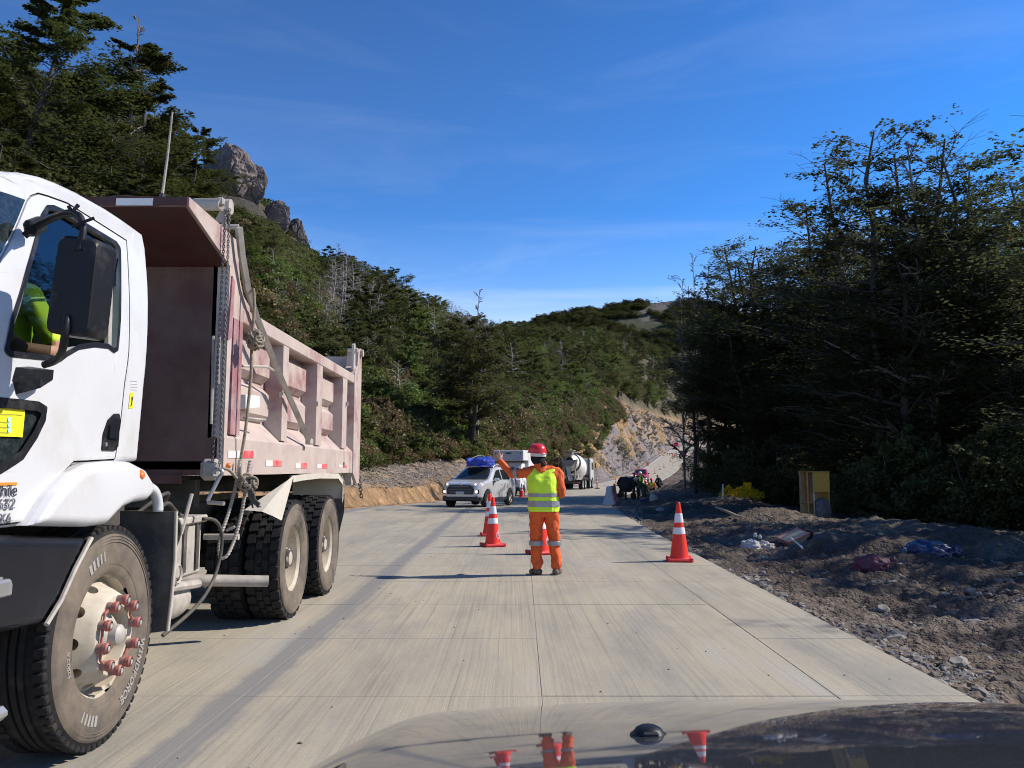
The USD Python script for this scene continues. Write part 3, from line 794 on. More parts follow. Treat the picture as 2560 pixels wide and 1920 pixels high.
for (x, y, t), z, a, d, s in zip(cand, zc, sc_noise, dead_noise, hill_ok(cand[:, 0], cand[:, 1])):
    u = x / y
    px = 1280 + FPX * u
    bare_rock = (-.42 < u < -.25) and t > .62 and rng.random() < .72
    if bare_rock: continue
    deadp = .16 + (.56 if (-.32 < u < -.02 and .2 < t < .9 and d > .37) else 0)
    lim = np.interp(px, [462, 470, 500, 655, 700, 770, 805, 810], [0, 440, 512, 560, 610, 660, 655, 0])
    if px > 462 and px < 810 and y < 175 and 1174 - (z + 5.5 - EYE) / y * FPX < lim: continue
    is_dead = rng.random() < deadp
    k = rng.choice(['dead_tree_0', 'dead_tree_2', 'dead_tree_1'], p=[.4, .35, .25]) if is_dead else rng.choice(['hill_beech_0', 'hill_beech_1', 'hill_beech_2', 'hill_beech_3', 'hill_beech_4'], p=[.24, .22, .22, .12, .2])
    h = rng.uniform(.6, 1.2) * (.62 + .55 * a) * (1.0 if t < .9 else .9)
    if y < 75: h *= .85
    if s < 5 and y < 150: h *= .55
    if -.45 < u < -.22: h *= .8
    width = h * rng.uniform(.78, 1.1) * (1.15 if is_dead else 1)
    rec = (k, (x, y, z - .2), rng.uniform(0, 6.28), (width, width, h), y)
    kk = 'dead' if is_dead else 'live'
    # what the lorry and the worker hide can stay in the mass
    if counts[kk] < (290 if kk == 'live' else 240) and px > -60 and px < 1720 and not (px < 560 and t < .55):
        counts[kk] += 1
        hgt = 'on the skyline' if t > .86 else 'halfway up the hillside' if t > .42 else 'low on the hillside'
        zone = 'left of the tipper tailgate' if px < 890 else 'above the silver car' if px < 1190 else 'above the box van and flagger' if px < 1370 else 'above the mixer lorry' if px < 1530 else 'above the far rock cutting'
        base_ = kinds_lab[k].split(' on the ')[0]
        plant(k, 'dead_tree' if is_dead else 'beech_tree', f'{base_} {hgt}, {zone}', 'tree', rec[1], rec[2], rec[3], group=f'{base_.replace("beech", "beeches").replace("tree", "trees")} {hgt}, {zone}')
    else:
        rest.append(rec)

def scatter(name, recs, kinds, label, cat):
    pi = UsdGeom.PointInstancer.Define(stage, f'/World/{name}')
    UsdGeom.Scope.Define(stage, f'/World/{name}/kinds')
    ids = {k: i for i, k in enumerate(kinds)}
    for k in kinds:
        pr = UsdGeom.Xform.Define(stage, f'/World/{name}/kinds/{k}').GetPrim()
        pr.GetReferences().AddInternalReference(PROTO[k])
        pi.GetPrototypesRel().AddTarget(pr.GetPath())
    pi.CreateProtoIndicesAttr([ids[r[0]] for r in recs])
    pi.CreatePositionsAttr(Vt.Vec3fArray.FromNumpy(np.array([r[1] for r in recs], np.float32)))
    pi.CreateOrientationsAttr([Gf.Quath(math.cos(r[2] / 2), 0, 0, math.sin(r[2] / 2)) for r in recs])
    pi.CreateScalesAttr(Vt.Vec3fArray.FromNumpy(np.array([np.broadcast_to(r[3], 3) for r in recs], np.float32)))
    tag(pi, label, cat, kind='stuff')
scatter('hillside_wood', rest, sorted({r[0] for r in rest}), 'mass of beech trees covering the upper and farther hillside', 'wood')

# --- bushes along the top of the bank and low brush on the slope
bl = {'bush_0': 'dark green bush on the slope above the roadside bank', 'bush_1': 'bright green bush on the slope above the roadside bank', 'bush_2': 'yellow-green bush on the slope above the roadside bank', 'bush_3': 'dry brown bush on the slope above the roadside bank'}
rest, nb_ = [], 0
BY = np.where(rng.random(2600) < .7, rng.uniform(20, 200, 2600), rng.uniform(24, 90, 2600))
BE = np.where(rng.random(2600) < .45, rng.uniform(-3.4, 2.2, 2600), rng.uniform(0, 26, 2600))
BX = XL(BY) - bank(np.full(2600, 5.0), BY)[1] - BE
BPX = 1280 + FPX * BX / BY
BZ = terr(BX, BY)
for x, y, z, e, px in zip(BX, BY, BZ, BE, BPX):
    if px < 600 or px > 1720: continue
    k = rng.choice(['bush_0', 'bush_1', 'bush_2', 'bush_3'], p=[.4, .24, .2, .16] if e > 2 else [.25, .2, .25, .3])
    h = rng.uniform(.55, 1.35) * (1.25 if e > 1 else .7)
    rec = (k, (x, y, z - .1), rng.uniform(0, 6.28), (h * 1.15, h * 1.15, h))
    if nb_ < 260 and y < 110:
        nb_ += 1
        zn = 'beside the tipper tailgate' if px < 940 else 'behind the silver car' if px < 1200 else 'above the flagger' if px < 1380 else 'above the mixer lorry'
        lb_ = bl[k].split(' on the ')[0] + ' on the bank ' + zn
        plant(k, 'bush', lb_, 'bush', *rec[1:], group=lb_.replace('bush on', 'bushes on'))
    else:
        rest.append(rec)
QX, QY = rng.uniform(470, 800, 640), rng.uniform(95, 165, 640)
QW_ = np.array([pix(a, 600)[0] for a in QX]) * QY
for px, y, x, z in zip(QX, QY, QW_, terr(QW_, QY)):     # brush on the rocky shoulder under the skyline boulders
    h = rng.uniform(.5, 1.3)
    if y < 150 and 1174 - (z + h * 1.9 - EYE) / y * FPX < np.interp(px, [470, 500, 655, 700, 770, 800], [440, 500, 545, 585, 630, 645]) - 22: continue
    rest.append((rng.choice(['bush_0', 'bush_2', 'bush_3'], p=[.45, .4, .15]), (x, y, z - .15), rng.uniform(0, 6.28), (h * 1.3, h * 1.3, h)))
scatter('hillside_brush', rest, sorted({r[0] for r in rest}), 'low green and dry brush between the hillside trees', 'brush')

# --- the wood on the right: columns of the picture, distance, tip row
right = [(1740, 51, 700, 'beech at the left end of the right wood, leaning thin top over the road'),
         (1778, 50, 720, 'low leafy beech whose branch hangs across the far road'),
         (1812, 53, 690, 'beech with bare twigs on top near the left end of the right wood'),
         (1838, 51, 650, 'slim beech second in from the left end of the right wood'),
         (1870, 52, 595, 'beech with a flat leafy top left of the twin snags'),
         (1905, 48, 590, 'beech with layered crown just left of the twin snags'),
         (1960, 49, 640, 'leafy beech between the flat-topped beech and the twin snags'),
         (2030, 44, 610, 'shorter beech behind the yellow cupboard'),
         (2075, 44, 500, 'beech right of the twin snags with an open crown'),
         (2150, 41, 380, 'tall beech with a broken spire over the grey sack'),
         (2215, 32, 300, 'tallest beech of the right wood, crown tip standing highest'),
         (2290, 31, 330, 'tall open beech right of the highest crown'),
         (2350, 32, 350, 'tall beech with bare winter-like twigs at its top'),
         (2420, 31, 380, 'dense beech above the blue bag'),
         (2490, 31, 400, 'beech near the right edge with drooping right branches'),
         (2550, 29, 420, 'beech at the right picture edge, tip cut by the edge'),
         (2640, 29, 420, 'beech just past the right picture edge')]
for i, (px, y, top, label) in enumerate(right):
    (x, y, z), H = on_ground(px, y, top)
    plant('tall_beech' if px < 1815 else f'wood_beech_{i % 4}', 'beech_tree', label, 'tree', (x, y, z), i * 1.9, (H / 13.2 * (.62 if px < 1840 else 1.0), H / 13.2 * (.62 if px < 1840 else 1.0), H / 13.2))
rng = np.random.default_rng(77)
for i in range(26):    # second row, seen between the first
    px = 1880 + i * 30 + rng.uniform(-15, 15); y = rng.uniform(50, 54) if px < 1980 else rng.uniform(44, 58)
    (x, y, z), H = on_ground(px, y, 660 - (px - 1700) * .26 + rng.uniform(0, 120))
    plant(f'wood_beech_{(i * 3 + 1) % 4}', 'beech_tree', lb_ := 'beech in the rear rows of the wood, ' + ('left of the twin snags' if px < 1960 else 'between twin snags and highest crown' if px < 2220 else 'right of the highest crown'), 'tree', (x, y, z), i * 2.3, (H / 13.2 * 1.15, H / 13.2 * 1.15, H / 13.2), group=lb_.replace('beech', 'beeches'))
for px, y, top, sx, label in [(1955, 47, 600, .5, 'left one of two dead snags with broken tops in the right wood'), (1985, 47.5, 595, .5, 'right one of two dead snags with broken tops in the right wood'), (2140, 40.5, 385, .55, 'tall dark dead stem with a broken top above the wood'),
                              (2360, 31, 345, 1.2, 'bare-twigged dead crown against the sky near the right edge'), (1770, 51, 660, .8, 'thin leafless stem against the sky at the left of the right wood'), (1712, 50.5, 690, .6, 'leafless sapling at the left end of the right wood'), (1745, 51, 630, .5, 'tall thin leafless sapling near the far road')]:
    (x, y, z), H = on_ground(px, y, top)
    plant('dead_tree_1', 'dead_tree', label, 'tree', (x, y, z), px * .1, (sx, sx, H / 8.0))
for i in range(62):
    px = 1815 + i * 14 + rng.uniform(-12, 12)
    y = np.interp(px, [1700, 1850, 2100, 2300, 2560, 2700], [50, 44, 31, 27, 25, 24.5]) + rng.uniform(0, 7)
    x, y, z = on_ground(px, y)[0]
    h = rng.uniform(.55, 1.15)
    plant(f'undergrowth_{i % 2}', 'undergrowth_shrub', lb_ := 'dark shrub at the foot of the right wood, ' + ('left of the yellow cupboard' if px < 2000 else 'behind the purple bag' if px < 2250 else 'behind the blue bag' if px < 2420 else 'near the right picture edge'), 'shrub', (x, y, z), i * 1.3, h, group=lb_.replace('shrub', 'shrubs'))
for i, (x_, y_, h_) in enumerate([(16.6, 20.6, 14), (18.0, 14.8, 13.5), (18.8, 9.8, 13), (19.5, 18.2, 14), (18.6, 12.2, 12.5), (19.0, 6.5, 13)]):
    plant(f'wood_beech_{i % 4}', 'beech_tree', 'beech beyond the right picture edge whose shade falls on the verge', 'tree', (x_, y_, float(terr(x_, y_)) - .1), i * 2.0, h_ / 13.2, group='beeches beyond the right picture edge')
x, y, z = on_ground(1850, 37)[0]
for k, (dx, dy, sc) in enumerate([(-.5, 0, .75), (.45, .3, .85)]):
    plant('broom', 'broom_bush', ['yellow-flowered bush at the edge of the right wood, left half', 'yellow-flowered bush nearer the yellow cupboard'][k], 'bush', (x + dx, y + dy, z), k * 2.0, sc)

# --- far mountain beyond the valley
fu = np.linspace(-.30, .62, 260); fr = np.linspace(0, 1, 60)
FU, FR = np.meshgrid(fu, fr, indexing='ij')
f_sky = PchipInterpolator([pix(p, 1)[0] for p in (600, 1150, 1250, 1330, 1440, 1530, 1620, 1700, 1800, 2000, 2300, 2700)], [pix(1280, r)[1] for r in (1000, 850, 815, 795, 772, 757, 750, 745, 770, 900, 1050, 1120)])
FY = 620 + 700 * FR
FX = FU * FY
P = np.stack([FX * .012, FY * .012, 0 * FX], -1)
FZ = EYE + f_sky(FU) * 1320 * FR ** 1.15 * .985 + (meshkit.fbm(P, 5, 51) - .5) * 26 * np.sin(FR * PI) + (meshkit.fbm(P * 4, 3, 52) - .5) * 7
FZ = FZ - 25 * (1 - FR)
back_ = FZ[:, -1:] - np.linspace(5, 140, 6)[None]
FXa = np.concatenate([FX, FU[:, -1:] * (1320 + np.linspace(30, 500, 6)[None])], 1); FYa = np.concatenate([FY, np.broadcast_to(1320 + np.linspace(30, 500, 6)[None], (len(fu), 6))], 1); FZa = np.concatenate([FZ, back_], 1)
P = np.stack([FXa, FYa, FZa], -1)
n1 = meshkit.fbm(P * .012, 5, 53)[..., None]; n2 = meshkit.fbm(P * .05, 4, 54)[..., None]
ct = np.where(n1 + (n2 - .5) * .5 > .66, col(.16, .145, .13), np.where(n2 > .50, col(.060, .070, .040), col(.095, .090, .058)))
put('mountain', grid_mesh(P), M['hill_earth'], smooth=True, kind='structure', tint=ct.reshape(-1, 3))
rest = []
fm_ = meshkit.fbm(np.stack([FX * .01, FY * .01, np.full_like(FX, 3.0)], -1), 3, 55)
for a, r in zip(rng.uniform(.03, .36, 7500), rng.uniform(.3, 1.0, 7500)):
    i, j = int((a - fu[0]) / (fu[1] - fu[0])), int(r * 59)
    if n1[i, j, 0] + (n2[i, j, 0] - .5) * .5 > .65 and r < .97: continue
    if fm_[i, j] < .40: continue
    h = rng.uniform(.9, 1.7)
    jx, jy = rng.uniform(-6, 6), rng.uniform(-6, 6)
    rest.append((rng.choice(['hill_beech_4', 'hill_beech_1', 'hill_beech_0']), (FX[i, j] + jx, FY[i, j] + jy, FZ[i, j] - 2), rng.uniform(0, 6.28), (h * 1.3, h * 1.3, h)))
scatter('mountain_wood', rest, sorted({r[0] for r in rest}), 'distant dark woods on the far mountain', 'wood')
print('trees', counts, nb_, len(rest))
# ---------------------------------------------------------------- the tipper lorry
mat('white_paint', (0.56, 0.56, 0.56), 0.32, var=0.05, scale=2.0, coat=0.25, dust=((0.46, 0.43, 0.37), 0.22, 2.4))
mat('black_plastic', (0.010, 0.010, 0.012), 0.45, var=0.3, scale=5, spec=.25, dust=((0.09, 0.085, 0.08), 0.15, 6))
mat('bumper_plastic', (0.008, 0.009, 0.013), 0.36, var=0.3, scale=4, spec=.35, dust=((0.16, 0.14, 0.12), 0.10, 2))
mat('tyre_rubber', (0.070, 0.060, 0.050), 0.85, var=0.35, scale=7, bump=0.15, dust=((0.20, 0.155, 0.11), 0.46, 4))
mat('tyre_dark', (0.020, 0.019, 0.019), 0.85, var=0.3, scale=10, spec=.2, dust=((0.075, 0.062, 0.05), 0.15, 8))
mat('tyre_letter', (0.30, 0.28, 0.25), 0.8)
mat('rim_dust', (0.50, 0.44, 0.34), 0.7, var=0.14, scale=5, bump=0.08, dust=((0.33, 0.27, 0.19), 0.4, 6))
mat('nut_red', (0.235, 0.125, 0.11), 0.7, var=0.25, scale=30, dust=((0.42, 0.32, 0.26), 0.3, 20))
mat('nut_red_bright', (0.38, 0.12, 0.095), 0.65)
mat('hub_grey', (0.36, 0.34, 0.31), 0.6, metal=0.2, dust=((0.48, 0.42, 0.33), 0.4, 8))
mat('body_paint', (0.405, 0.318, 0.282), 0.75, var=0.14, scale=2.5, bump=.06, bscale=9, second=((0.26, 0.115, 0.12), 2.0, 0.51, 0.66), dust=((0.47, 0.40, 0.33), 0.36, 3.5))
mat('body_maroon', (0.30, 0.13, 0.14), 0.7, var=0.3, scale=3, second=((0.17, 0.035, 0.055), 2.0, .45, .62), dust=((0.50, 0.40, 0.36), 0.35, 4))
mat('wall_dark', (0.125, 0.056, 0.042), 0.85, var=0.3, scale=2.0, dust=((0.15, 0.105, 0.082), 0.4, 2.0))
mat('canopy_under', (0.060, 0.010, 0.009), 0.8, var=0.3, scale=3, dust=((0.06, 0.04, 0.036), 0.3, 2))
mat('chassis', (0.040, 0.036, 0.032), 0.8, var=0.4, scale=5, dust=((0.16, 0.135, 0.10), 0.3, 4))
mat('dusty_steel', (0.30, 0.27, 0.235), 0.7, var=0.2, scale=6, dust=((0.46, 0.41, 0.34), 0.4, 6))
mat('flap_dust', (0.46, 0.42, 0.35), 0.85, var=0.15, scale=3, bump=0.1)
mat('bare_steel', (0.42, 0.41, 0.40), 0.4, metal=0.7, var=0.2, scale=8)
mat('dark_steel', (0.05, 0.048, 0.047), 0.55, metal=0.3, var=0.3, scale=9)
mat('chain_iron', (0.17, 0.15, 0.13), 0.7, var=.3, scale=20)
mat('rope', (0.24, 0.20, 0.145), 0.95, var=0.4, scale=40)
mat('cloth_white', (0.60, 0.59, 0.56), 0.9, var=0.12, scale=4)
mat('load_dust', (0.47, 0.42, 0.345), 0.95, var=0.12, scale=3, bump=0.3, bscale=8)
mat('reflect_white', (0.66, 0.63, 0.60), 0.5, var=.1, scale=9, dust=((.5, .43, .38), .3, 9))
mat('reflect_red', (0.62, 0.07, 0.08), 0.5, var=.15, scale=9, dust=((.5, .34, .30), .35, 9))
mat('amber', (0.80, 0.17, 0.02), 0.15, coat=0.8)
mat('lamp_red_dim', (0.42, 0.055, 0.015), 0.3)
mat('sticker_yellow', (0.80, 0.72, 0.02), 0.5, var=.04)
mat('ink', (0.04, 0.04, 0.05), 0.5)
mat('chrome_letter', (0.17, 0.17, 0.18), 0.4)
mat('orange_line', (0.85, 0.24, 0.03), 0.4)
mat('cab_inside', (0.02, 0.02, 0.022), 0.8)
mat('skin', (0.36, 0.19, 0.12), 0.55, var=.12, scale=12)
pane_mat('pane_dark', (0.22, 0.27, 0.25), .02, 1.7)
pane_mat('pane_clear', (0.72, 0.77, 0.76))
mat('glass_dark', (0.012, 0.018, 0.02), 0.06, coat=0.3, dust=((0.05, 0.06, 0.06), 0.3, 30))

XS = -2.08                       # the lorry's near side
LOR = V3(-3.31, 4.33, 0)
lorry = thing('tipper_lorry', 'dusty tipper lorry with white cab and pinkish dump body, filling the left side', 'truck', LOR)
def L(name, mesh, m, parent=None, smooth=30, label=None, kind=None):
    return put(name, moved(mesh, -LOR), M[m] if isinstance(m, str) else m, parent or lorry, smooth, label, kind)
def yz(px, py, x=XS):
    p = at_x(px, py, x); return (p[1], p[2])
FAR = lambda m: mirror_x(m, LOR[0])

# cab -----------------------------------------------------------
lean = lambda y, z: .10 * np.clip((z - 1.9) / .8, 0, 1) ** 1.5 + .10 * np.clip((3.45 - y) / .55, 0, 1) ** 1.6
def yzc(px, py, extra=0.0):
    """a pixel laid onto the leaning cab side"""
    x = XS
    for _ in range(8):
        p = yz(px, py, x); x = XS - extra - float(lean(np.array(p[0]), np.array(p[1])))
    return p
cab_out = [(2.90, 1.16)] + [(3.56, 1.16), (3.68, 1.28), (3.92, 1.42)] + [yzc(*p, .03) for p in ((333, 1153), (352, 950), (358, 882), (362, 762), (360, 701), (354, 622), (346, 583), (300, 550), (256, 521), (181, 479), (130, 455), (92, 441), (45, 431), (0, 428))] + [(3.14, 2.66), (3.05, 2.56), (2.92, 2.05), (2.86, 1.75), (2.84, 1.3)]
CAB = sg.Polygon(cab_out).buffer(0)
door_pts = [(3.05, 1.175)] + [yzc(*p) for p in ((0, 1326), (78, 1312), (120, 1236), (185, 1182), (240, 1157), (288, 1152), (302, 1060), (313, 954), (323, 880), (324, 731), (317, 600), (256, 561), (169, 506), (120, 488), (95, 481), (76, 488), (66, 500))] + [(3.24, 2.15), (3.07, 1.75)]
DOOR = sg.Polygon(door_pts).buffer(0).intersection(CAB.buffer(-.012))
win_pts = [yzc(*p) for p in ((118, 519), (135, 519), (160, 530), (290, 608), (298, 620), (299, 690), (298, 800), (292, 872), (284, 877), (270, 866), (235, 862), (196, 868), (165, 886), (150, 898), (24, 885), (14, 876), (30, 800), (69, 671), (105, 540))]
WIN = sg.Polygon(win_pts).buffer(0).buffer(-.01).buffer(.01)
qw_pts = [(3.13, 1.70), yzc(0, 998), yzc(95, 1008), yzc(114, 1020), yzc(110, 1050), yzc(90, 1092), yzc(55, 1145), yzc(0, 1180), (3.12, 1.42)]
QW = sg.Polygon(qw_pts).buffer(0)
R_CAB = .035
def skin(poly, ref, R, x1, inset, thick=0.0, fine=.06):
    """one side panel that follows the rounding of outline ref"""
    vs, fs, off = [], [], 0
    rings = [ref] + [ref.buffer(-R * k) for k in (.12, .3, .55, .8, 1.0)]
    bands = [rings[i].difference(rings[i + 1]) for i in range(5)] + [rings[5]]
    for b in bands:
        g0 = poly.intersection(b)
        for g in getattr(g0, 'geoms', [g0]):
            if g.geom_type != 'Polygon' or g.area < 1e-6: continue
            v, f = trimesh.creation.triangulate_polygon(g.segmentize(fine), engine='earcut')
            v, f = trimesh.remesh.subdivide_to_size(np.c_[v, np.zeros(len(v))], f, fine * 2.2)
            vs.append(v[:, :2]); fs.append(f + off); off += len(v)
    v, f = np.vstack(vs), np.vstack(fs)
    d = shapely.distance(shapely.points(v), ref.exterior)
    ins = np.where(d < R, R - np.sqrt(np.maximum(R * R - (R - d) ** 2, 0)), 0)
    a = np.c_[x1 - ins - inset(v[:, 0], v[:, 1]), v]
    nrm = np.cross(a[f[:, 1]] - a[f[:, 0]], a[f[:, 2]] - a[f[:, 0]])
    f = np.where((nrm[:, 0] > 0)[:, None], f, f[:, ::-1])
    m = trimesh.Trimesh(a, f, process=False); m.merge_vertices(digits_vertex=5)
    return m
def lip(poly, ref, R, x1, inset, depth, fine=.05):
    """the thickness seen round an opening or panel edge"""
    c = np.array(poly.exterior.segmentize(fine).coords)
    d = shapely.distance(shapely.points(c), ref.exterior)
    x = x1 - np.where(d < R, R - np.sqrt(np.maximum(R * R - (R - d) ** 2, 0)), 0) - inset(c[:, 0], c[:, 1])
    return grid_mesh(np.stack([np.c_[x, c], np.c_[x - depth, c]], 1))
side = skin(CAB.difference(DOOR), CAB, R_CAB, XS, lean)
c = np.array(CAB.exterior.segmentize(.06).coords)
ie = lean(c[:, 0], c[:, 1])
bow = lambda t: .14 * np.clip((3.3 - c[:, 0]) / .3, 0, 1) * (1 - (2 * t - 1) ** 2)   # the front bows forward
xs = np.linspace(0, 1, 11)
XF = 2 * LOR[0] - XS
rim_ = np.stack([np.c_[(XS - R_CAB - ie) * (1 - t) + (XF + R_CAB + ie) * t, c[:, 0] - bow(t), c[:, 1]] for t in xs], 1)
cab = L('cab', cat_([side, FAR(side), grid_mesh(rim_)]), 'white_paint', smooth=40)
dn = DOOR.buffer(-.009)
door = L('door', cat_([skin(dn.difference(WIN).difference(QW), CAB, R_CAB, XS, lean), lip(dn, CAB, R_CAB, XS, lean, .05), lip(WIN, CAB, R_CAB, XS, lean, .05)]), 'white_paint', smooth=40)
fd = FAR(cat_([skin(dn.difference(WIN).difference(QW), CAB, R_CAB, XS, lean)]))
L('door', fd, 'white_paint', smooth=40)
seal = WIN.buffer(.012).difference(WIN.buffer(-.014))
L('window_seal', skin(seal, CAB, R_CAB, XS + .004, lean), 'black_plastic', door, smooth=40)
L('window_seal', skin(QW.buffer(.008).difference(QW.buffer(-.035)), CAB, R_CAB, XS + .004, lean), 'black_plastic', door, smooth=40)
# the rear third of the window is wound down behind the mirror: the pane ends at a slanted edge
drop = sg.Polygon([yzc(150, 640), yzc(300, 715), yzc(300, 900), yzc(135, 900)])
L('window_pane', skin(WIN.difference(drop), CAB, R_CAB, XS - .02, lean), 'pane_dark', door, smooth=40)
L('pane_edge', tube([(XS - .012 - .06, *yz(215, 670)), (XS - .012 - .05, *yz(302, 713))], .008, 6), 'dusty_steel', door)
L('window_channel', side_plate([yz(287, 705), yz(297, 705), yz(293, 868), yz(285, 868)], XS - .05, XS - .03), 'dusty_steel', door)
L('lower_pane', skin(QW.buffer(-.02), CAB, R_CAB, XS - .015, lean), 'glass_dark', door, smooth=40)
st = L('yellow_notice', skin(sg.Polygon([yzc(*p) for p in ((-14, 1021), (64, 1021), (66, 1030), (60, 1093), (-16, 1090))]).buffer(0), CAB, R_CAB, XS - .006, lean), 'sticker_yellow', door)
for k in range(4):
    L('notice_line', skin(sg.Polygon([yzc(*p) for p in ((2, 1041 + k * 13 - (6 if k == 0 else 0)), (58 if k == 0 else 22, 1043 + k * 13 - (6 if k == 0 else 0)), (58 if k == 0 else 22, 1044.4 + k * 13 - (6 if k == 0 else 0)), (2, 1042.4 + k * 13 - (6 if k == 0 else 0)))]).buffer(0), CAB, R_CAB, XS - .003, lean), 'ink', st)
mat('notice_blue', (0.35, 0.6, 0.6), 0.5)
for k in range(3):
    L('notice_symbol', moved(lathe([(0, 0), (.011, 0), (.011, .003), (0, .003)], 12, 'x'), (XS - .006 - float(lean(*yz(27, 1049 + k * 13.5))), *yz(27, 1049 + k * 13.5))), 'notice_blue', st)
# handle
hp = [yzc(*p) for p in ((252, 1126), (256, 1085), (268, 1050), (284, 1034), (296, 1034), (298, 1050), (293, 1115), (285, 1127))]
hd = L('door_handle', side_plate(rounded(hp, .012), XS - .03, XS + .007), 'black_plastic', door)
L('handle_grip', side_plate(rounded([yz(*p) for p in ((264, 1095), (268, 1062), (282, 1046), (292, 1050), (288, 1098), (278, 1096))], .01), XS + .006, XS + .02), 'bumper_plastic', hd)
L('handle_lock', moved(lathe([(0, 0), (.011, 0), (.011, .006), (0, .006)], 14, 'x'), (XS + .006, *yz(261, 1111))), 'bare_steel', hd)
# writing on the door and the stickers on the rear pillar
def lettering(name, text, h, px, py, m, parent, x=XS + .004, bold=False, right=False, depth=.004):
    t = meshkit.text_mesh(text, h, depth, bold)
    w = t.bounds[1][0]
    v = t.vertices.copy()
    y0, z0 = yz(px, py)
    if right: y0 -= w
    m_ = trimesh.Trimesh(np.c_[x + v[:, 2] - lean(y0 + v[:, 0], z0 + v[:, 1]), y0 + v[:, 0], z0 + v[:, 1]], t.faces, process=False)
    return L(name, m_, m, parent, smooth=False)
lettering('lettering', 'Chile', .045, 39, 1239, 'ink', door, right=True, depth=.002)
lettering('lettering', '2632', .042, 33, 1271, 'chrome_letter', door, right=True, depth=.004)
lettering('lettering', '6X4', .040, 24, 1307, 'chrome_letter', door, right=True, depth=.004)
yl, zl = yz(41, 1209)
L('orange_stripe', span(XS - .002, XS + .003, yl - .45, yl, zl - .006, zl + .006), 'orange_line', door)
L('yellow_sticker', skin(sg.Polygon([yzc(*p) for p in ((325, 981), (333, 981), (334, 990), (331, 1021), (320, 1021))]), CAB, R_CAB, XS + .003, lean, fine=.02), 'sticker_yellow', cab)
L('sticker_figure', skin(sg.Polygon([yzc(*p) for p in ((327, 992), (331, 991), (329, 1003), (326, 1016), (324, 1015), (327, 1003))]), CAB, R_CAB, XS + .006, lean, fine=.02), 'ink', cab)
for k in range(4):
    L('sticker_text', skin(sg.Polygon([yzc(*p) for p in ((326, 951 + k * 7), (343, 952 + k * 7), (343, 954 + k * 7), (326, 953 + k * 7))]), CAB, R_CAB, XS + .003, lean, fine=.02), mat(f'pale_print_{k}', [(.55, .55, .68), (.6, .6, .62), (.68, .5, .5), (.6, .6, .62)][k], .5), cab)
L('windscreen', grid_mesh(np.stack([np.c_[np.linspace(XS - .16, XF + .16, 11), y0 - .14 * np.clip((3.3 - y0) / .3, 0, 1) * (1 - np.linspace(-1, 1, 11) ** 2) - .015, np.full(11, z0)] for y0, z0 in ((3.03, 2.50), (2.98, 2.28), (2.92, 2.05), (2.875, 1.82))], 0)), 'glass_dark', cab, smooth=True)
# dark glass corner beside the door: the screen wraps round to the side
wr = sg.Polygon([(3.05, 2.53), yzc(62, 500), (3.22, 2.13), (3.06, 1.78), (2.88, 1.80), (2.94, 2.05)]).buffer(0).intersection(CAB.buffer(-.02)).difference(DOOR.buffer(.012))
L('windscreen_corner', skin(wr, CAB, R_CAB, XS + .005, lean), 'glass_dark', cab, smooth=40)
L('wiper', tube([(XS - .4, 2.80, 1.86), (XS - .75, 2.74, 2.25)], .012, 6), 'black_plastic', cab)
L('grille', front_plate(rounded([(XF + .2, 1.2), (XS - .2, 1.2), (XS - .2, 1.68), (XF + .2, 1.68)], .05), 2.66, 2.72), 'black_plastic', cab)
for k in range(4):
    L('grille_bar', span(XF + .25, XS - .25, 2.645, 2.67, 1.26 + k * .1, 1.30 + k * .1, .01), 'bumper_plastic', cab)
for s in (0, 1):
    h = span(XS - .5, XS - .15, 2.74, 2.82, .92, 1.10, .04)
    L('headlight', h if s == 0 else FAR(h), mat('lamp_glass', (.55, .55, .55), .08, coat=.6) if s == 0 else 'lamp_glass', cab)
L('roof_lamp', cat_([box(XS - .55, 3.2, 2.70, .5, .10, .07, .02), box(XS - .33, 3.22, 2.69, .05, .12, .09, .015)]), 'dusty_steel', cab)
# cab inside: floor, seat, dash, wheel
inn = [span(XF + .1, XS - .1, 3.0, 4.3, 1.17, 1.25), span(XF + .08, XS - .08, 4.36, 4.42, 1.5, 2.55), span(XF + .1, XS - .12, 2.95, 3.28, 1.3, 1.86, .05)]
L('cab_interior', cat_(inn), 'cab_inside')
L('seat', cat_([box(XS - .55, 3.95, 1.62, .5, .5, .14, .04), box(XS - .55, 4.2, 1.95, .5, .13, .7, .05)]), 'black_plastic')
sw = lathe([(.20, -.012), (.22, 0), (.20, .012), (.185, 0), (.20, -.012)], 26)
L('steering_wheel', moved(sw, (XS - .55, 3.42, 1.92), rx=.75), 'black_plastic')
L('roof_lining', span(XF + .2, XS - .25, 3.3, 4.3, 2.5, 2.53), 'cab_inside')

# mirror --------------------------------------------------------
def pt(px, py, y): return at_y(px, py, y)
mp = np.array([pt(151, 587, 3.30)[[0, 2]], pt(252, 598, 3.30)[[0, 2]], pt(224, 845, 3.30)[[0, 2]], pt(115, 831, 3.30)[[0, 2]]])
mb = front_plate(rounded(mp, .02), 3.30, 3.31)
c2 = mp.mean(0)
hull_pts = []
for (yy_, k, dx) in ((3.285, .93, 0), (3.30, 1.0, 0), (3.40, 1.0, .012), (3.42, .97, .014)):
    q_ = np.array(rounded((mp - c2) * k + c2, .03).exterior.coords)
    hull_pts.append(np.c_[q_[:, 0] + dx, np.full(len(q_), yy_), q_[:, 1]])
mirror = L('mirror', trimesh.convex.convex_hull(np.vstack(hull_pts)), 'black_plastic', smooth=25)
L('mirror_glass', front_plate(rounded((mp - c2) * .9 + c2 + [.014, 0], .02), 3.421, 3.426), 'glass_dark', mirror)
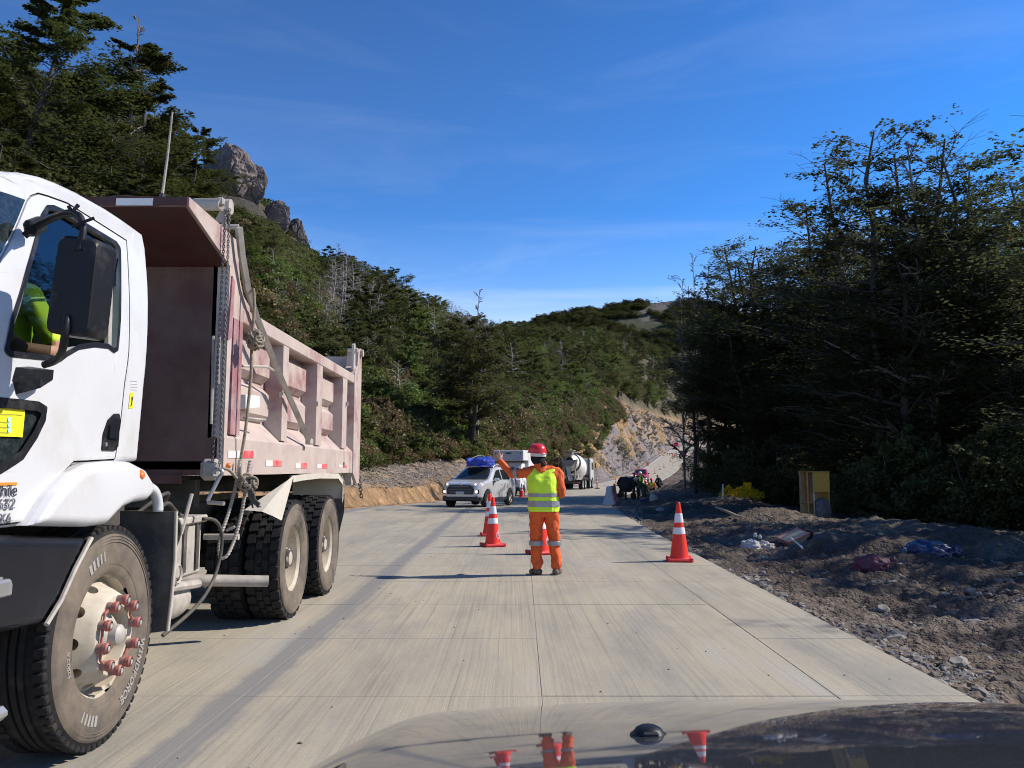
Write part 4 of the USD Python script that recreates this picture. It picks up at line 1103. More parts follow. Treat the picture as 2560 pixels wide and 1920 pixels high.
arm = bend([pt(60, 590, 3.42), pt(100, 562, 3.42), pt(150, 538, 3.37), pt(186, 534, 3.33), pt(203, 548, 3.31), pt(206, 590, 3.30), pt(196, 628, 3.285)], 5)
L('mirror_arm', tube(arm, .016, 8), 'black_plastic', mirror, smooth=True)
L('mirror_bracket', moved(box(0, 0, 0, .05, .12, .07, .015), pt(88, 566, 3.45), rx=.5), 'black_plastic', mirror)
L('cable_tie', cat_([tube([pt(181, 567, 3.29), pt(207, 556, 3.29), pt(236, 545, 3.3)], .007, 5), tube([pt(172, 517, 3.34), pt(182, 528, 3.33), pt(196, 512, 3.34)], .009, 5)]), 'black_plastic', mirror)
arm2 = bend([pt(168, 790, 3.285), pt(160, 855, 3.29), pt(148, 892, 3.36), pt(110, 912, 3.42)], 5)
L('mirror_arm', tube(arm2, .016, 8), 'black_plastic', mirror, smooth=True)
br = trimesh.convex.convex_hull(np.vstack([np.array([(XS + dx, *yz(a, b)) for a, b in ((40, 918), (72, 916), (104, 922), (100, 955), (76, 972), (40, 986), (32, 950))]) for dx in (0.0,)] + [np.array([(XS + .07, *yz(a, b)) for a, b in ((58, 925), (95, 925), (92, 950), (60, 970))])]))
L('mirror_bracket', br, 'black_plastic', mirror)
far_m = FAR(trimesh.convex.convex_hull(np.vstack(hull_pts)))
L('mirror', far_m, 'black_plastic', smooth=25)

# white wing over the front wheel ---------------------------------
wing_out = [yz(*p, XS + .05) for p in ((78, 1314), (98, 1282), (130, 1232), (180, 1183), (225, 1160), (285, 1152), (330, 1154), (362, 1172), (380, 1208), (376, 1236), (362, 1252), (332, 1256), (300, 1271), (262, 1311), (222, 1317))]
WP = sg.Polygon(wing_out).buffer(0)
from scipy.spatial import Delaunay
def smooth_skin(P, R, x1, inset, step=.03):
    """one seamless panel: points on rings that follow the outline, and a grid inside"""
    pts_ = [np.array(P.buffer(-R * k).exterior.segmentize(step * .8).coords)[:-1] for k in (0, .12, .3, .55, .8, 1.0)]
    x0_, y0_, x1_, y1_ = P.bounds
    g_ = np.stack(np.meshgrid(np.arange(x0_, x1_, step), np.arange(y0_, y1_, step), indexing='ij'), -1).reshape(-1, 2)
    g_ = g_[shapely.contains_xy(P.buffer(-R * 1.3), g_[:, 0], g_[:, 1])]
    v = np.vstack(pts_ + [g_])
    f = Delaunay(v).simplices
    c_ = v[f].mean(1)
    f = f[shapely.contains_xy(P, c_[:, 0], c_[:, 1])]
    d = shapely.distance(shapely.points(v), P.exterior)
    ins = np.where(d < R, R - np.sqrt(np.maximum(R * R - (R - d) ** 2, 0)), 0)
    a = np.c_[x1 - ins - inset(v[:, 0], v[:, 1]), v]
    nrm = np.cross(a[f[:, 1]] - a[f[:, 0]], a[f[:, 2]] - a[f[:, 0]])
    return trimesh.Trimesh(a, np.where((nrm[:, 0] > 0)[:, None], f, f[:, ::-1]), process=False)
wm = smooth_skin(WP, .05, XS + .080, lambda y, z: .04 * np.clip((z - 1.25) / .3, 0, 1) ** 2)
wl = lip(WP, WP, .05, XS + .080, lambda y, z: .04 * np.clip((z - 1.25) / .3, 0, 1) ** 2, .42)
wing = L('wing', cat_([wm, wl]), 'white_paint', smooth=60)
L('wing', FAR(cat_([wm, wl])), 'white_paint', smooth=60)
y0, z0 = yz(352, 1188, XS + .03)
lm_ = L('side_lamp', moved(lathe([(0, 0), (.036, 0), (.04, .05), (.036, .085)], 18, 'x'), (XS - .03, y0, z0), rz=-.75), 'bumper_plastic', smooth=40)
L('lamp_lens', moved(lathe([(.036, .085), (.034, .11), (.027, .135), (.012, .15), (0, .152)], 18, 'x'), (XS - .03, y0, z0), rz=-.75), 'amber', lm_, smooth=60)
# the bar that carries the mud flap, and the flap
fb_ = bend([(XS - .02, *yz(378, 1219)), (XS - .02, *yz(392, 1226)), (XS - .02, *yz(401, 1246)), (XS - .02, *yz(403, 1280))], 5)
L('flap_bracket', tube(fb_, .03, 10), 'white_paint', wing, smooth=True)
flap_y = 4.93
fl = [pt(300, 1277, flap_y)[[0, 2]], pt(441, 1279, flap_y)[[0, 2]], pt(437, 1400, flap_y)[[0, 2]], pt(428, 1500, flap_y)[[0, 2]], pt(420, 1577, flap_y)[[0, 2]], pt(300, 1592, flap_y)[[0, 2]]]
fm = front_plate(fl, flap_y, flap_y + .02)
L('mud_flap', fm, 'chassis', wing)
L('flap_edge', tube([pt(440, 1279, flap_y), pt(437, 1400, flap_y), pt(428, 1500, flap_y), pt(419, 1577, flap_y)], .011, 6), 'flap_dust', wing, smooth=True)
# bumper and step ------------------------------------------------
XB = XS + .01
bump_out = [(2.80, 1.15), (3.3, 1.145), yz(37, 1337, XB), yz(226, 1344, XB), yz(186, 1420, XB), yz(150, 1500, XB), yz(112, 1562, XB), yz(40, 1578, XB), yz(0, 1580, XB), (2.80, .70)]
BP_ = sg.Polygon(bump_out).buffer(0)
bm = cat_([skin(BP_, BP_, .05, XB, lambda y, z: .12 * np.clip((3.2 - y) / .4, 0, 1) ** 2), lip(BP_, BP_, .05, XB, lambda y, z: .12 * np.clip((3.2 - y) / .4, 0, 1) ** 2, .45)])
L('bumper', cat_([bm, FAR(bm), span(XF + .2, XS - .2, 2.70, 2.84, .62, 1.14, .06)]), 'bumper_plastic', smooth=40)
L('bumper_edge', tube([(XB + .005, *yz(226, 1345, XB)), (XB + .005, *yz(186, 1421, XB)), (XB + .005, *yz(150, 1501, XB)), (XB + .005, *yz(113, 1562, XB))], .012, 6), 'dusty_steel')
L('step', cat_([box(XB - .02, 3.14, .955, .22, .36, .03, .01), box(XB + .08, 3.14, .93, .02, .36, .05, .005)] + [box(XB - .09 + .035 * i, 3.14, .972, .012, .33, .012) for i in range(5)]), 'bare_steel')
L('step', box(XB - .03, 3.08, .44, .20, .62, .055, .02), 'bare_steel')
for y_ in (2.95, 3.25): L('step_hanger', box(XB - .05, y_, .58, .03, .05, .3), 'chassis')

# wheels ---------------------------------------------------------
def tyre(front):
    R = .542
    prof = [(.300, -.018), (.318, -.004), (.345, -.002), (.352, .004), (.40, .009), (.43, .010), (.455, .004), (.458, .009), (.470, .006), (.473, .010), (.485, .004), (.488, .008), (.500, .001), (.515, -.010), (.524, -.020), (.526, -.05), (.527, -.15), (.526, -.25), (.515, -.285), (.44, -.305), (.34, -.295), (.30, -.28)]
    body = lathe(prof, 96, 'x')
    lug = [lathe([(.500, .0015), (.516, -.0085), (.5255, -.019), (.5275, -.05), (.5285, -.15), (.5275, -.25), (.517, -.287), (.49, -.297)], 96, 'x')]
    if front:
        n = 62
        for k in range(n):
            a = 2 * PI * k / n
            for x0, x1 in ((-.062, -.006), (-.29, -.232)):
                b = box((x0 + x1) / 2, 0, .527, x1 - x0, 2 * PI * .53 / n * .74, .034, .006)
                lug.append(moved(b, rx=a))
        for x0 in (-.112, -.150, -.188):
            lug.append(lathe([(.525, x0 - .014), (.541, x0 - .012), (.541, x0 + .012), (.525, x0 + .014)], 72, 'x'))
    else:
        n = 30
        for k in range(n):
            a = 2 * PI * k / n
            for j, (x0, x1) in enumerate(((-.086, -.004), (-.148, -.092), (-.208, -.152), (-.294, -.214))):
                w = 2 * PI * .53 / n * .80
                pg = sg.Polygon([(x0, -w / 2 + .012 * (j % 2)), (x0 + .012, -w / 2), (x1 - .004, -w / 2 + .01), (x1, w / 2 - .012), (x1 - .014, w / 2), (x0 + .006, w / 2 - .008)])
                b = extr(pg, .036); b.apply_translation([0, 0, .508])
                lug.append(moved(b, rx=a + (j % 2) * PI / n))
    return body, cat_(lug)
def curved(text, r, h, a0, x, bold=True):
    """raised letters round the side of a tyre; a0 is the angle (from up, clockwise seen from outside) where the word starts"""
    t = meshkit.text_mesh(text, h, .005, bold)
    t = t.subdivide_to_size(.02)
    v = t.vertices
    a = a0 + v[:, 0] / r
    rr_ = r + v[:, 1]
    return trimesh.Trimesh(np.c_[x + v[:, 2], np.sin(a) * rr_, np.cos(a) * rr_], t.faces, process=False)
def rim(front):
    if front:
        solid = [(.303, -.016), (.303, -.028), (.290, -.030), (.286, -.105), (.276, -.102), (.212, .012), (.202, .030), (.192, .038), (.150, .038), (.145, .030), (.145, -.04), (.10, -.04), (.10, -.30), (.31, -.30), (.31, -.016)]
    else:
        solid = [(.303, -.016), (.303, -.028), (.290, -.030), (.272, -.05), (.266, -.175), (.25, -.196), (.20, -.20), (.15, -.20), (.145, -.21), (.10, -.21), (.10, -.30), (.31, -.30), (.31, -.016)]
    m = lathe(solid + solid[:1], 64, 'x')
    mm = manifold3d.Manifold(manifold3d.Mesh(m.vertices.astype(np.float32), m.faces.astype(np.uint32)))
    if mm.volume() <= 0:
        m.invert(); mm = manifold3d.Manifold(manifold3d.Mesh(m.vertices.astype(np.float32), m.faces.astype(np.uint32)))
    if mm.status() == manifold3d.Error.NoError and mm.volume() > 0:
        for k in range(10):
            a = 2 * PI * (k + .5) / 10
            c_ = manifold3d.Manifold.cylinder(.20, .029 if front else .026, circular_segments=20, center=True)
            c_ = c_.rotate([0, 29 if front else 90, 0]).translate([-.045 if front else -.2, 0, .246 if front else .225]).rotate([math.degrees(-a), 0, 0])
            mm = mm - c_
        q_ = mm.to_mesh(); m = trimesh.Trimesh(q_.vert_properties[:, :3], q_.tri_verts, process=False)
    return m
def wheel(px_x, y, front, side=1):
    """wheel on the near side (side 1) or far side"""
    f = (lambda m: moved(m, (px_x, y, .555), s=1.024)) if side == 1 else (lambda m: mirror_x(moved(m, (px_x, y, .555), s=1.024), LOR[0]))
    body, lug = tyre(front)
    w = L('wheel', f(cat_([span(-.30, -.04, -.09, .09, -.09, .09, .02)])), 'chassis')
    ty = L('tyre', f(body), 'tyre_rubber', w, smooth=35)
    L('tread', f(lug), 'tyre_dark', w, smooth=False)
    L('rim', f(rim(front)), 'rim_dust', w, smooth=32)
    if front:
        L('hub', f(cat_([lathe([(.0, .085), (.03, .082), (.05, .066), (.056, .03), (.075, .02), (.098, .0), (.10, -.06)], 28, 'x'), box(.05, .07, -.005, .008, .07, .03, .002)])), 'hub_grey', w, smooth=35)
        nuts, rings = [], []
        for k in range(10):
            a = 2 * PI * (k + .2) / 10
            o = (.038, .170 * math.sin(a), .170 * math.cos(a))
            nm = moved(lathe([(0, .05), (.010, .05), (.012, .058), (0, .058)], 10, 'x'), o)
            L('wheel_nut', f(cat_([moved(lathe([(.024, 0), (.0235, .05), (.019, .056), (.018, .048), (.0, .048)], 14, 'x'), o)])), 'nut_red', w, smooth=35)
            nuts.append(nm)
            b = a + 2 * PI / 10
            o2 = (.052, .170 * math.sin(b), .170 * math.cos(b))
            mid = (.052, .155 * math.sin(a + PI / 10) if k % 2 else .185 * math.sin(a + PI / 10), .155 * math.cos(a + PI / 10) if k % 2 else .185 * math.cos(a + PI / 10))
            if k not in (2, 9):
                rings.append(tube([(.052, o[1], o[2]), mid, o2], .007, 5))
            rings.append(moved(lathe([(.0245, .03), (.0275, .034), (.0275, .05), (.0245, .054)], 14, 'x'), o))
        L('nut_links', f(cat_(rings)), 'nut_red_bright', w)
        for nm in nuts: L('stud_end', f(nm), 'hub_grey', w)
        word = curved('WINDFORCE', .382, .042, 1.80, .008)
        bars = []
        for a0 in (-.55, 2.85 + .52):
            for k in range(5):
                bars.append(moved(box(.0085, 0, .405, .006, .012 + .004 * k, .056, .002), rx=0) if False else moved(box(.0095, 0, .403, .005, .011 + .003 * (4 - k), .050), rx=-(a0 + .085 * k)))
        L('tyre_lettering', f(cat_([word] + bars)), 'tyre_letter', w, smooth=False)
        L('tyre_lettering', f(curved('12R22.5', .36, .022, 4.35, .004)), 'tyre_letter', w, smooth=False)
    else:
        L('hub', f(lathe([(0, -.03), (.05, -.035), (.085, -.05), (.10, -.09), (.115, -.10), (.12, -.205)], 26, 'x')), 'rim_dust', w, smooth=35)
        nn = [moved(lathe([(.015, 0), (.015, .02), (.008, .022), (0, .022)], 6, 'x'), (-.205, .165 * math.sin(2 * PI * k / 10), .165 * math.cos(2 * PI * k / 10))) for k in range(10)]
        L('wheel_nuts', f(cat_(nn)), 'rim_dust', w)
        b2 = moved(body, (-.345, 0, 0)); l2 = moved(lug, (-.345, 0, 0))
        L('inner_tyre', f(b2), 'tyre_dark', w, smooth=35); L('inner_tread', f(l2), 'tyre_dark', w, smooth=False)
    return w
XW = -2.085
for s in (1, -1):
    wheel(XW, 4.33, True, s)
    wheel(XW, 8.0, False, s)
    wheel(XW, 9.48, False, s)

# chassis and the gear behind the cab ------------------------------
ch = [span(-2.92, -2.82, 3.0, 11.0, .82, 1.10), span(-3.74, -3.64, 3.0, 11.0, .82, 1.10)]
for y in (4.33, 8.0, 9.48):
    ch += [tube([(XW - .3, y, .555), (2 * LOR[0] - XW + .3, y, .555)], .085, 12)]
    if y > 5: ch.append(moved(trimesh.creation.icosphere(2, .24), (LOR[0], y, .58)))
ch += [span(XF + .35, XS - .35, 4.5, 4.62, .9, 1.35), span(-3.8, -2.7, 3.3, 4.6, .75, 1.15, .05), tube([(LOR[0], 4.6, .75), (LOR[0], 7.7, .6)], .07, 10), span(XF + .3, XS - .3, 6.2, 6.3, 1.12, 1.32), span(XF + .3, XS - .3, 10.6, 10.75, 1.12, 1.32)]
L('chassis', cat_(ch), 'chassis')
def bxp(px0, py0, px1, py1, x0, x1, y):
    a, b = at_y(px0, py0, y), at_y(px1, py1, y)
    return a, b
L('battery_box', cat_([box(-2.36, 5.62, .86, .36, .44, .36, .02), box(-2.36, 5.62, 1.06, .42, .5, .05, .01)]), 'dusty_steel')
for y_ in (5.52, 5.74): L('battery_strap', box(-2.172, y_, .88, .012, .05, .32), 'chassis')
L('air_tank', moved(lathe([(0, -.42), (.08, -.41), (.125, -.36), (.135, -.30), (.135, .30), (.125, .36), (.08, .41), (0, .42)], 24, 'y'), (-2.30, 5.32, .54)), 'dusty_steel', smooth=40)
L('air_filter', moved(lathe([(0, -.3), (.16, -.3), (.17, -.27), (.17, .27), (.16, .3), (0, .3)], 24, 'z'), (-2.55, 5.05, 1.0)), 'chassis', smooth=40)
hoses = [bend([(-2.25, 5.0, 1.02), (-2.15, 5.1, 1.18), (-2.2, 5.4, 1.14), (-2.16, 5.6, 1.06)], 6), bend([(-2.2, 5.0, .95), (-2.12, 5.15, 1.1), (-2.14, 5.35, 1.02), (-2.25, 5.4, .8)], 6), bend([(-2.14, 5.75, 1.06), (-2.08, 5.95, .95), (-2.10, 5.95, .7), (-2.14, 5.6, .46), (-2.2, 5.3, .36)], 6), bend([(-2.3, 4.98, 1.1), (-2.2, 5.2, 1.24), (-2.3, 5.5, 1.2)], 6)]
for h in hoses:
    L('air_hose', tube(h, .013, 6), 'chassis', smooth=True)
L('valve_wheel', moved(lathe([(.055, -.01), (.068, 0), (.055, .01), (.045, 0), (.055, -.01)], 20, 'x'), (-2.12, 5.3, .74)), 'dusty_steel')
L('gear_lever', cat_([tube([(-2.16, 5.42, .98), (-2.13, 5.5, 1.24)], .014, 8), tube([(-2.16, 5.25, .66), (-2.16, 5.75, .62)], .03, 8)]), 'dusty_steel')
L('crossbar', tube([at_y(510, 1342, 6.4), at_y(597, 1342, 6.4)], .024, 10), 'dusty_steel')
e0, e1 = at_y(455, 1450, 6.7), at_y(670, 1453, 6.98)
ex = L('exhaust_pipe', tube([e0 + [-.7, -.5, 0], e0, e1], .047, 18, caps=False), 'dusty_steel', smooth=True)
L('pipe_bore', tube([e0, e1 - [.002, 0, 0]], .042, 18), 'cab_inside', ex)

# dump body ------------------------------------------------------
XD = XS - .0
Y0, Y1 = 5.93, 11.2
fw = L('front_wall', cat_([span(XF + .1, XS - .09, Y0, Y0 + .05, 1.36, 2.92)]), 'wall_dark')
L('wall_beam', cat_([span(XF + .1, XS - .3, Y0 - .02, Y0 + .02, 1.30, 1.36), span(-3.75, -3.62, Y0 - .06, Y0 - .001, 1.37, 2.85, .01), span(-2.94, -2.81, Y0 - .06, Y0 - .001, 1.37, 2.85, .01)]), 'wall_dark', fw)
can = [yz(473, 492), yz(472, 515), (Y0 + .0, 2.895), (Y0 + .08, 2.90), yz(575, 583)]
cf = L('canopy', side_plate(can, XF, XS), 'body_paint', smooth=False)
# its underside and lip show the old red paint
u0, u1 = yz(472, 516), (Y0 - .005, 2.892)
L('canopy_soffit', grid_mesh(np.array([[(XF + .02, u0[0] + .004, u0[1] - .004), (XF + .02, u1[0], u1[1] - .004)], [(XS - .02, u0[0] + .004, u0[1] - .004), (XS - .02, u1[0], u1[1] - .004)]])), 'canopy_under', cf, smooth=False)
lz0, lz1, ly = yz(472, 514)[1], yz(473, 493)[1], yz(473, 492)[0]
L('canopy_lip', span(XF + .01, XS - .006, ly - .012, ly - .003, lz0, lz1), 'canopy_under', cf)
a, b = at_y(290, 495, ly - .02), at_y(381, 513, ly - .02)
L('blank_plate', span(a[0], b[0], ly - .018, ly - .0125, b[2], a[2]), 'reflect_white', cf)
nA = rng.normal(0, 1, 40)
gx = np.linspace(at_y(270, 490, ly)[0], at_y(392, 490, ly)[0], 26); gy = np.linspace(ly + .01, ly + .42, 9)
GX, GY = np.meshgrid(gx, gy, indexing='ij')
ht = (meshkit.fbm(np.stack([GX * 6, GY * 4, 0 * GX], -1), 3, 61) - .25) * .16 * np.sin(np.linspace(0, PI, 26))[:, None] * np.sin(np.linspace(.3, PI, 9))[None]
L('folded_cloth', grid_mesh(np.stack([GX, GY, yz(473, 492)[1] + .004 + np.clip(ht, 0, 1)], -1)), 'cloth_white', cf, smooth=True)
lp = at_y(441, 537, 5.42)
lb = L('roof_marker', moved(lathe([(0, .0), (.05, 0), (.052, -.03), (.036, -.035)], 18, 'z'), lp + [0, 0, .03], rx=.5), 'black_plastic', cf)
L('marker_lens', moved(lathe([(.036, 0), (.033, -.012), (0, -.018)], 16, 'z'), lp + [0, -.012, -.002], rx=.5), 'lamp_red_dim', lb, smooth=True)
# whip aerial with its knot
a0_, a1_ = at_y(404, 500, 5.3), at_y(431, 280, 5.3)
ae = L('aerial', tube([a0_, (a0_ + a1_) / 2 + [.004, 0, 0], a1_], [.010, .008, .006], 8), 'dusty_steel', cf, smooth=True)
L('aerial_clip', moved(box(0, 0, 0, .035, .035, .035, .008), at_y(406, 490, 5.29)), 'dark_steel', ae)
# near side: sill, slope, recess wall, rails, ribs
sill = [(Y0 + .005, 1.36), (Y0 + .005, 1.63), (Y1 - .45, 1.63), (Y1 - .45, 1.36)]
bd = side_plate(sill, XS - .05, XS)
slope = grid_mesh(np.array([[(XS, Y0 + .005, 1.63), (XS - .17, Y0 + .005, 1.80)], [(XS, Y1 - .3, 1.63), (XS - .17, Y1 - .3, 1.80)]]), flip=True)
wallm = side_plate([(Y0 + .02, 1.79), (Y0 + .02, 2.60), (Y1 - .3, 2.60), (Y1 - .3, 1.79)], XS - .21, XS - .17)
floor_ = span(XF + .05, XS - .05, Y0, Y1, 1.40, 1.46)
sp = L('side_panel', cat_([bd, slope, wallm]), 'body_paint', smooth=False)
L('side_panel', FAR(cat_([bd, slope, wallm])), 'body_paint', smooth=False)
L('body_floor', floor_, 'chassis')
L('top_rail', span(XS - .20, XS + .004, Y0 + .32, Y1 - .2, 2.525, 2.65, .012), 'body_paint')
L('top_rail', FAR(span(XS - .20, XS + .004, Y0 + .1, Y1 - .2, 2.525, 2.65, .012)), 'body_paint')
rail_in = span(XS - .26, XS - .20, Y0 + .3, Y1 - .3, 2.56, 2.74, .01)
L('top_rail', rail_in, 'body_paint')
ribs = [(yz(579, 1000)[0], yz(602, 1000)[0], 'body_maroon'), (yz(706, 1000)[0], yz(720, 1000)[0], 'body_paint'), (yz(792, 1000)[0], yz(806, 1000)[0], 'body_paint'), (yz(857, 1000)[0], yz(868, 1000)[0], 'body_paint')]
for y_a, y_b, m in ribs:
    for s in (1, -1):
        r_ = cat_([side_plate([(y_a, 2.53), (y_b, 2.53), (y_b, 1.66), (y_a, 1.66)], XS - .165, XS - .002)])
        L('rib', r_ if s == 1 else FAR(r_), m)
edges = [Y0 + .07] + [q for r in ribs for q in r[:2]] + [Y1 - .5]
for k in range(0, len(edges) - 1, 2):
    ya, yb_ = edges[k] + .03, edges[k + 1] - .03
    if yb_ - ya < .15: continue
    for z0_, z1_ in ((1.815, 2.115), (2.16, 2.50)):
        pl = box(XS - .165, (ya + yb_) / 2, (z0_ + z1_) / 2, .13, yb_ - ya, z1_ - z0_, .055)
        L('pressed_panel', pl, 'body_paint', smooth=35); 
post = [(Y0, 1.63), (Y0, 2.9), yz(560, 640), yz(573, 584), yz(594, 602), yz(600, 697), yz(609, 740), yz(625, 768), (Y0 + .52, 2.53), (Y0 + .1, 2.53), (Y0 + .06, 1.63)]
L('front_post', side_plate(sg.Polygon(post).buffer(0), XS - .12, XS - .001), 'body_paint', smooth=False)
L('front_post', FAR(side_plate(sg.Polygon(post).buffer(0), XS - .12, XS - .001)), 'body_paint', smooth=False)
L('post_gusset', side_plate([yz(576, 845), yz(584, 655 + 50), yz(578, 690), yz(566, 850)], XS - .04, XS + .012), 'body_maroon')
rp = [(Y1 - .47, 1.36), (Y1 - .47, 2.66), (Y1 - .40, 2.72), (Y1 - .30, 2.78), (Y1 - .24, 3.02), (Y1 - .05, 3.05), (Y1, 2.98), (Y1, 1.22), (Y1 - .2, 1.22)]
for s in (1, -1):
    r_ = side_plate(rp, XS - .14, XS + .01)
    L('rear_post', r_ if s == 1 else FAR(r_), 'body_paint', smooth=False)
hg = cat_([side_plate(rounded([(Y1 - .46, 2.70), (Y1 - .46, 3.05), (Y1 - .36, 3.08), (Y1 - .34, 2.75)], .02), XS - .04, XS - .01), moved(lathe([(0, -.02), (.05, -.02), (.05, .05), (0, .05)], 16, 'x'), (XS, Y1 - .10, 2.98)), moved(lathe([(0, -.1), (.03, -.1), (.03, .03), (0, .03)], 12, 'x'), (XS, Y1 - .40, 2.98))])
L('tailgate_hinge', hg, 'dusty_steel')
L('tailgate', span(XF + .1, XS - .13, Y1 + .005, Y1 + .06, 1.35, 2.95), 'body_paint')
L('tail_bracket', side_plate([(Y1 - .46, 1.36), (Y1 - .40, 1.20), (Y1 - .3, 1.20), (Y1 - .3, 1.36)], XS - .1, XS - .02), 'dusty_steel')
# reflectors, small fittings
for x0_, x1_, xm, yt, yb2 in ((569, 633, 601, 1127, 1145), (664, 704, 681, 1151, 1166), (738, 767, 751, 1157, 1171), (792, 817, 804, 1160, 1171), (846, 866, 856, 1162, 1169)):
    L('reflector', side_plate([yz(x0_, yt), yz(xm, yt), yz(xm, yb2), yz(x0_, yb2)], XS + .001, XS + .004), 'reflect_white', sp)
    L('reflector', side_plate([yz(xm, yt), yz(x1_, yt), yz(x1_, yb2), yz(xm, yb2)], XS + .001, XS + .004), 'reflect_red', sp)
L('white_box', side_plate(rounded([yz(611, 985), yz(646, 990), yz(646, 1018), yz(611, 1022)], .01), XS - .13, XS + .01), 'cloth_white', sp)
for fm_ in (tube([(XS + .0, *yz(606, 915)), (XS + .06, *yz(650, 917)), (XS + .06, *yz(665, 926))], .012, 6), tube([(XS + .0, *yz(610, 1045)), (XS + .05, *yz(648, 1050))], .011, 6), box(XS + .01, *yz(700, 987), .03, .03, .05), box(XS + .01, *yz(790, 1010), .03, .03, .05), box(XS + .01, *yz(865, 1010), .03, .03, .05), box(XS + .01, *yz(858, 1160), .02, .025, .05)):
    L('fitting', fm_, 'dusty_steel', sp)
L('sill_lamp', moved(trimesh.creation.icosphere(2, .022), (XS + .012, *yz(567, 1164))), 'amber', sp)
# sheeting arm: bent bar from the roller down to its pivot on the side
ay = lambda px, py: (XS + .05, *yz(px, py, XS + .05))
barp = [ay(597, 568), ay(604, 635), ay(618, 716), ay(640, 790), ay(700, 940), ay(773, 1104)]
L('sheet_arm', cat_([tube(barp, .030, 4), moved(box(0, 0, 0, .06, .10, .06, .01), ay(773, 1104))]), 'dusty_steel', smooth=25)
L('sheet_arm', tube([at_y(548, 567, 6.1), at_y(597, 567, 6.12)], .022, 8), 'dusty_steel')
rl = [at_y(488, 511, 5.98), at_y(558, 512, 5.80)]
L('sheet_roller', cat_([tube(rl, .045, 14), moved(lathe([(0, 0), (.055, 0), (.055, .03), (0, .03)], 18, 'x'), at_y(568, 517, 5.76)), moved(box(0, 0, 0, .05, .05, .06, .01), at_y(553, 505, 5.8)), tube([at_y(540, 560, 5.9), at_y(560, 520, 5.82)], .02, 6)]), 'dusty_steel', smooth=35)
L('roller_bracket', front_plate([at_y(545, 550, 5.84)[[0, 2]], at_y(553, 522, 5.84)[[0, 2]], at_y(563, 525, 5.84)[[0, 2]], at_y(564, 568, 5.84)[[0, 2]]], 5.83, 5.86), 'dusty_steel')
def chain(p0, p1, n, w, r=.0035):
    ms = []
    for k in range(n):
        t_ = (k + .5) / n
        c_ = np.array(p0) * (1 - t_) + np.array(p1) * t_
        l_ = np.linalg.norm(np.array(p1) - np.array(p0)) / n * .72
        a_ = np.linspace(0, 2 * PI, 9)
        ring = np.c_[np.cos(a_) * w, np.zeros(9), np.sin(a_) * l_]
        if k % 2: ring = ring[:, [1, 0, 2]]
        d_ = (np.array(p1) - np.array(p0)); d_ /= np.linalg.norm(d_)
        sh = ring.copy(); sh[:, 0] += -d_[0] * 0; sh += 0
        ms.append(tube(c_ + sh, r, 4, caps=False))
    return cat_(ms)
L('drive_chain', chain(at_y(564, 522, 5.72), at_y(531, 1160, 5.72), 96, .008), 'chain_iron', smooth=True)
L('drive_chain', chain(at_y(574, 522, 5.72), at_y(549, 1166, 5.72), 96, .008), 'chain_iron', smooth=True)
L('grab_bar', tube([at_y(533, 840, 5.78), at_y(531, 960, 5.78), at_y(528, 1060, 5.78)], .010, 6), 'dusty_steel')
L('grab_bar', tube([at_y(548, 840, 5.78), at_y(545, 960, 5.78)], .010, 6), 'dusty_steel')
L('crank_bearing', box(*at_y(527, 1174, 5.76), .13, .1, .15, .03), 'dusty_steel')
L('crank_handle', tube(np.vstack([bend([at_y(535, 1185, 5.68), at_y(545, 1173, 5.68), at_y(554, 1177, 5.68), at_y(550, 1190, 5.68)], 4), [at_y(519, 1251, 5.66), at_y(521, 1256, 5.64), at_y(560, 1259, 5.60)]]), .014, 8), 'bare_steel')
hook = bend([at_y(625, 1152, 6.15), at_y(608, 1260, 6.12), at_y(574, 1378, 6.05), at_y(562, 1394, 6.03), at_y(552, 1396, 6.03), at_y(548, 1385, 6.03), at_y(565, 1300, 6.08), at_y(592, 1200, 6.13), at_y(600, 1150, 6.15)], 8)
ringsm = [moved(trimesh.creation.torus(.013, .0035, major_sections=8, minor_sections=4), hook[k], rx=.2) for k in range(0, len(hook))]
L('bent_bar', cat_([tube(hook, .0125, 8), tube([at_y(566, 1326, 6.06), at_y(587, 1317, 6.06)], .011, 6)] + ringsm), 'dusty_steel', smooth=True)
rope_p = bend([at_y(633, 722, 6.2), at_y(634, 800, 6.2), at_y(630, 850, 6.2), at_y(628, 930, 6.2), at_y(620, 1015, 6.2), at_y(610, 1100, 6.2), at_y(601, 1180, 6.2), at_y(612, 1210, 6.15)], 5)
L('rope', tube(rope_p, .012, 6), 'rope', smooth=True)
kn = []
rk = np.random.default_rng(5)
for c_, r_, n_ in ((at_y(641, 851, 6.15), (.055, .05, .075), 16), (at_y(620, 1208, 6.08), (.07, .05, .06), 15)):
    for k in range(n_):
        q0 = rk.normal(0, 1, (4, 3)); q0 /= np.linalg.norm(q0, axis=1, keepdims=True)
        kn.append(tube(bend(c_ + q0 * r_, 4), .010, 5))
L('rope_coil', cat_(kn), 'rope', smooth=True)
fr_ = [tube(bend([at_y(624, 1222, 6.05), at_y(630 + rk.normal(0, 5), 1240, 6.05), at_y(636 + rk.normal(0, 9), 1262 + rk.normal(0, 5), 6.05)], 3), .006, 4) for k in range(22)]
L('rope_tassel', cat_(fr_), mat('rope_dark', (.10, .09, .075), .95), smooth=True)
L('tie_rope', tube(bend([at_y(555, 1172, 5.9), at_y(585, 1188, 6.0), at_y(612, 1203, 6.1), at_y(628, 1200, 6.12), at_y(630, 1215, 6.1)], 5), .012, 6), 'rope', smooth=True)
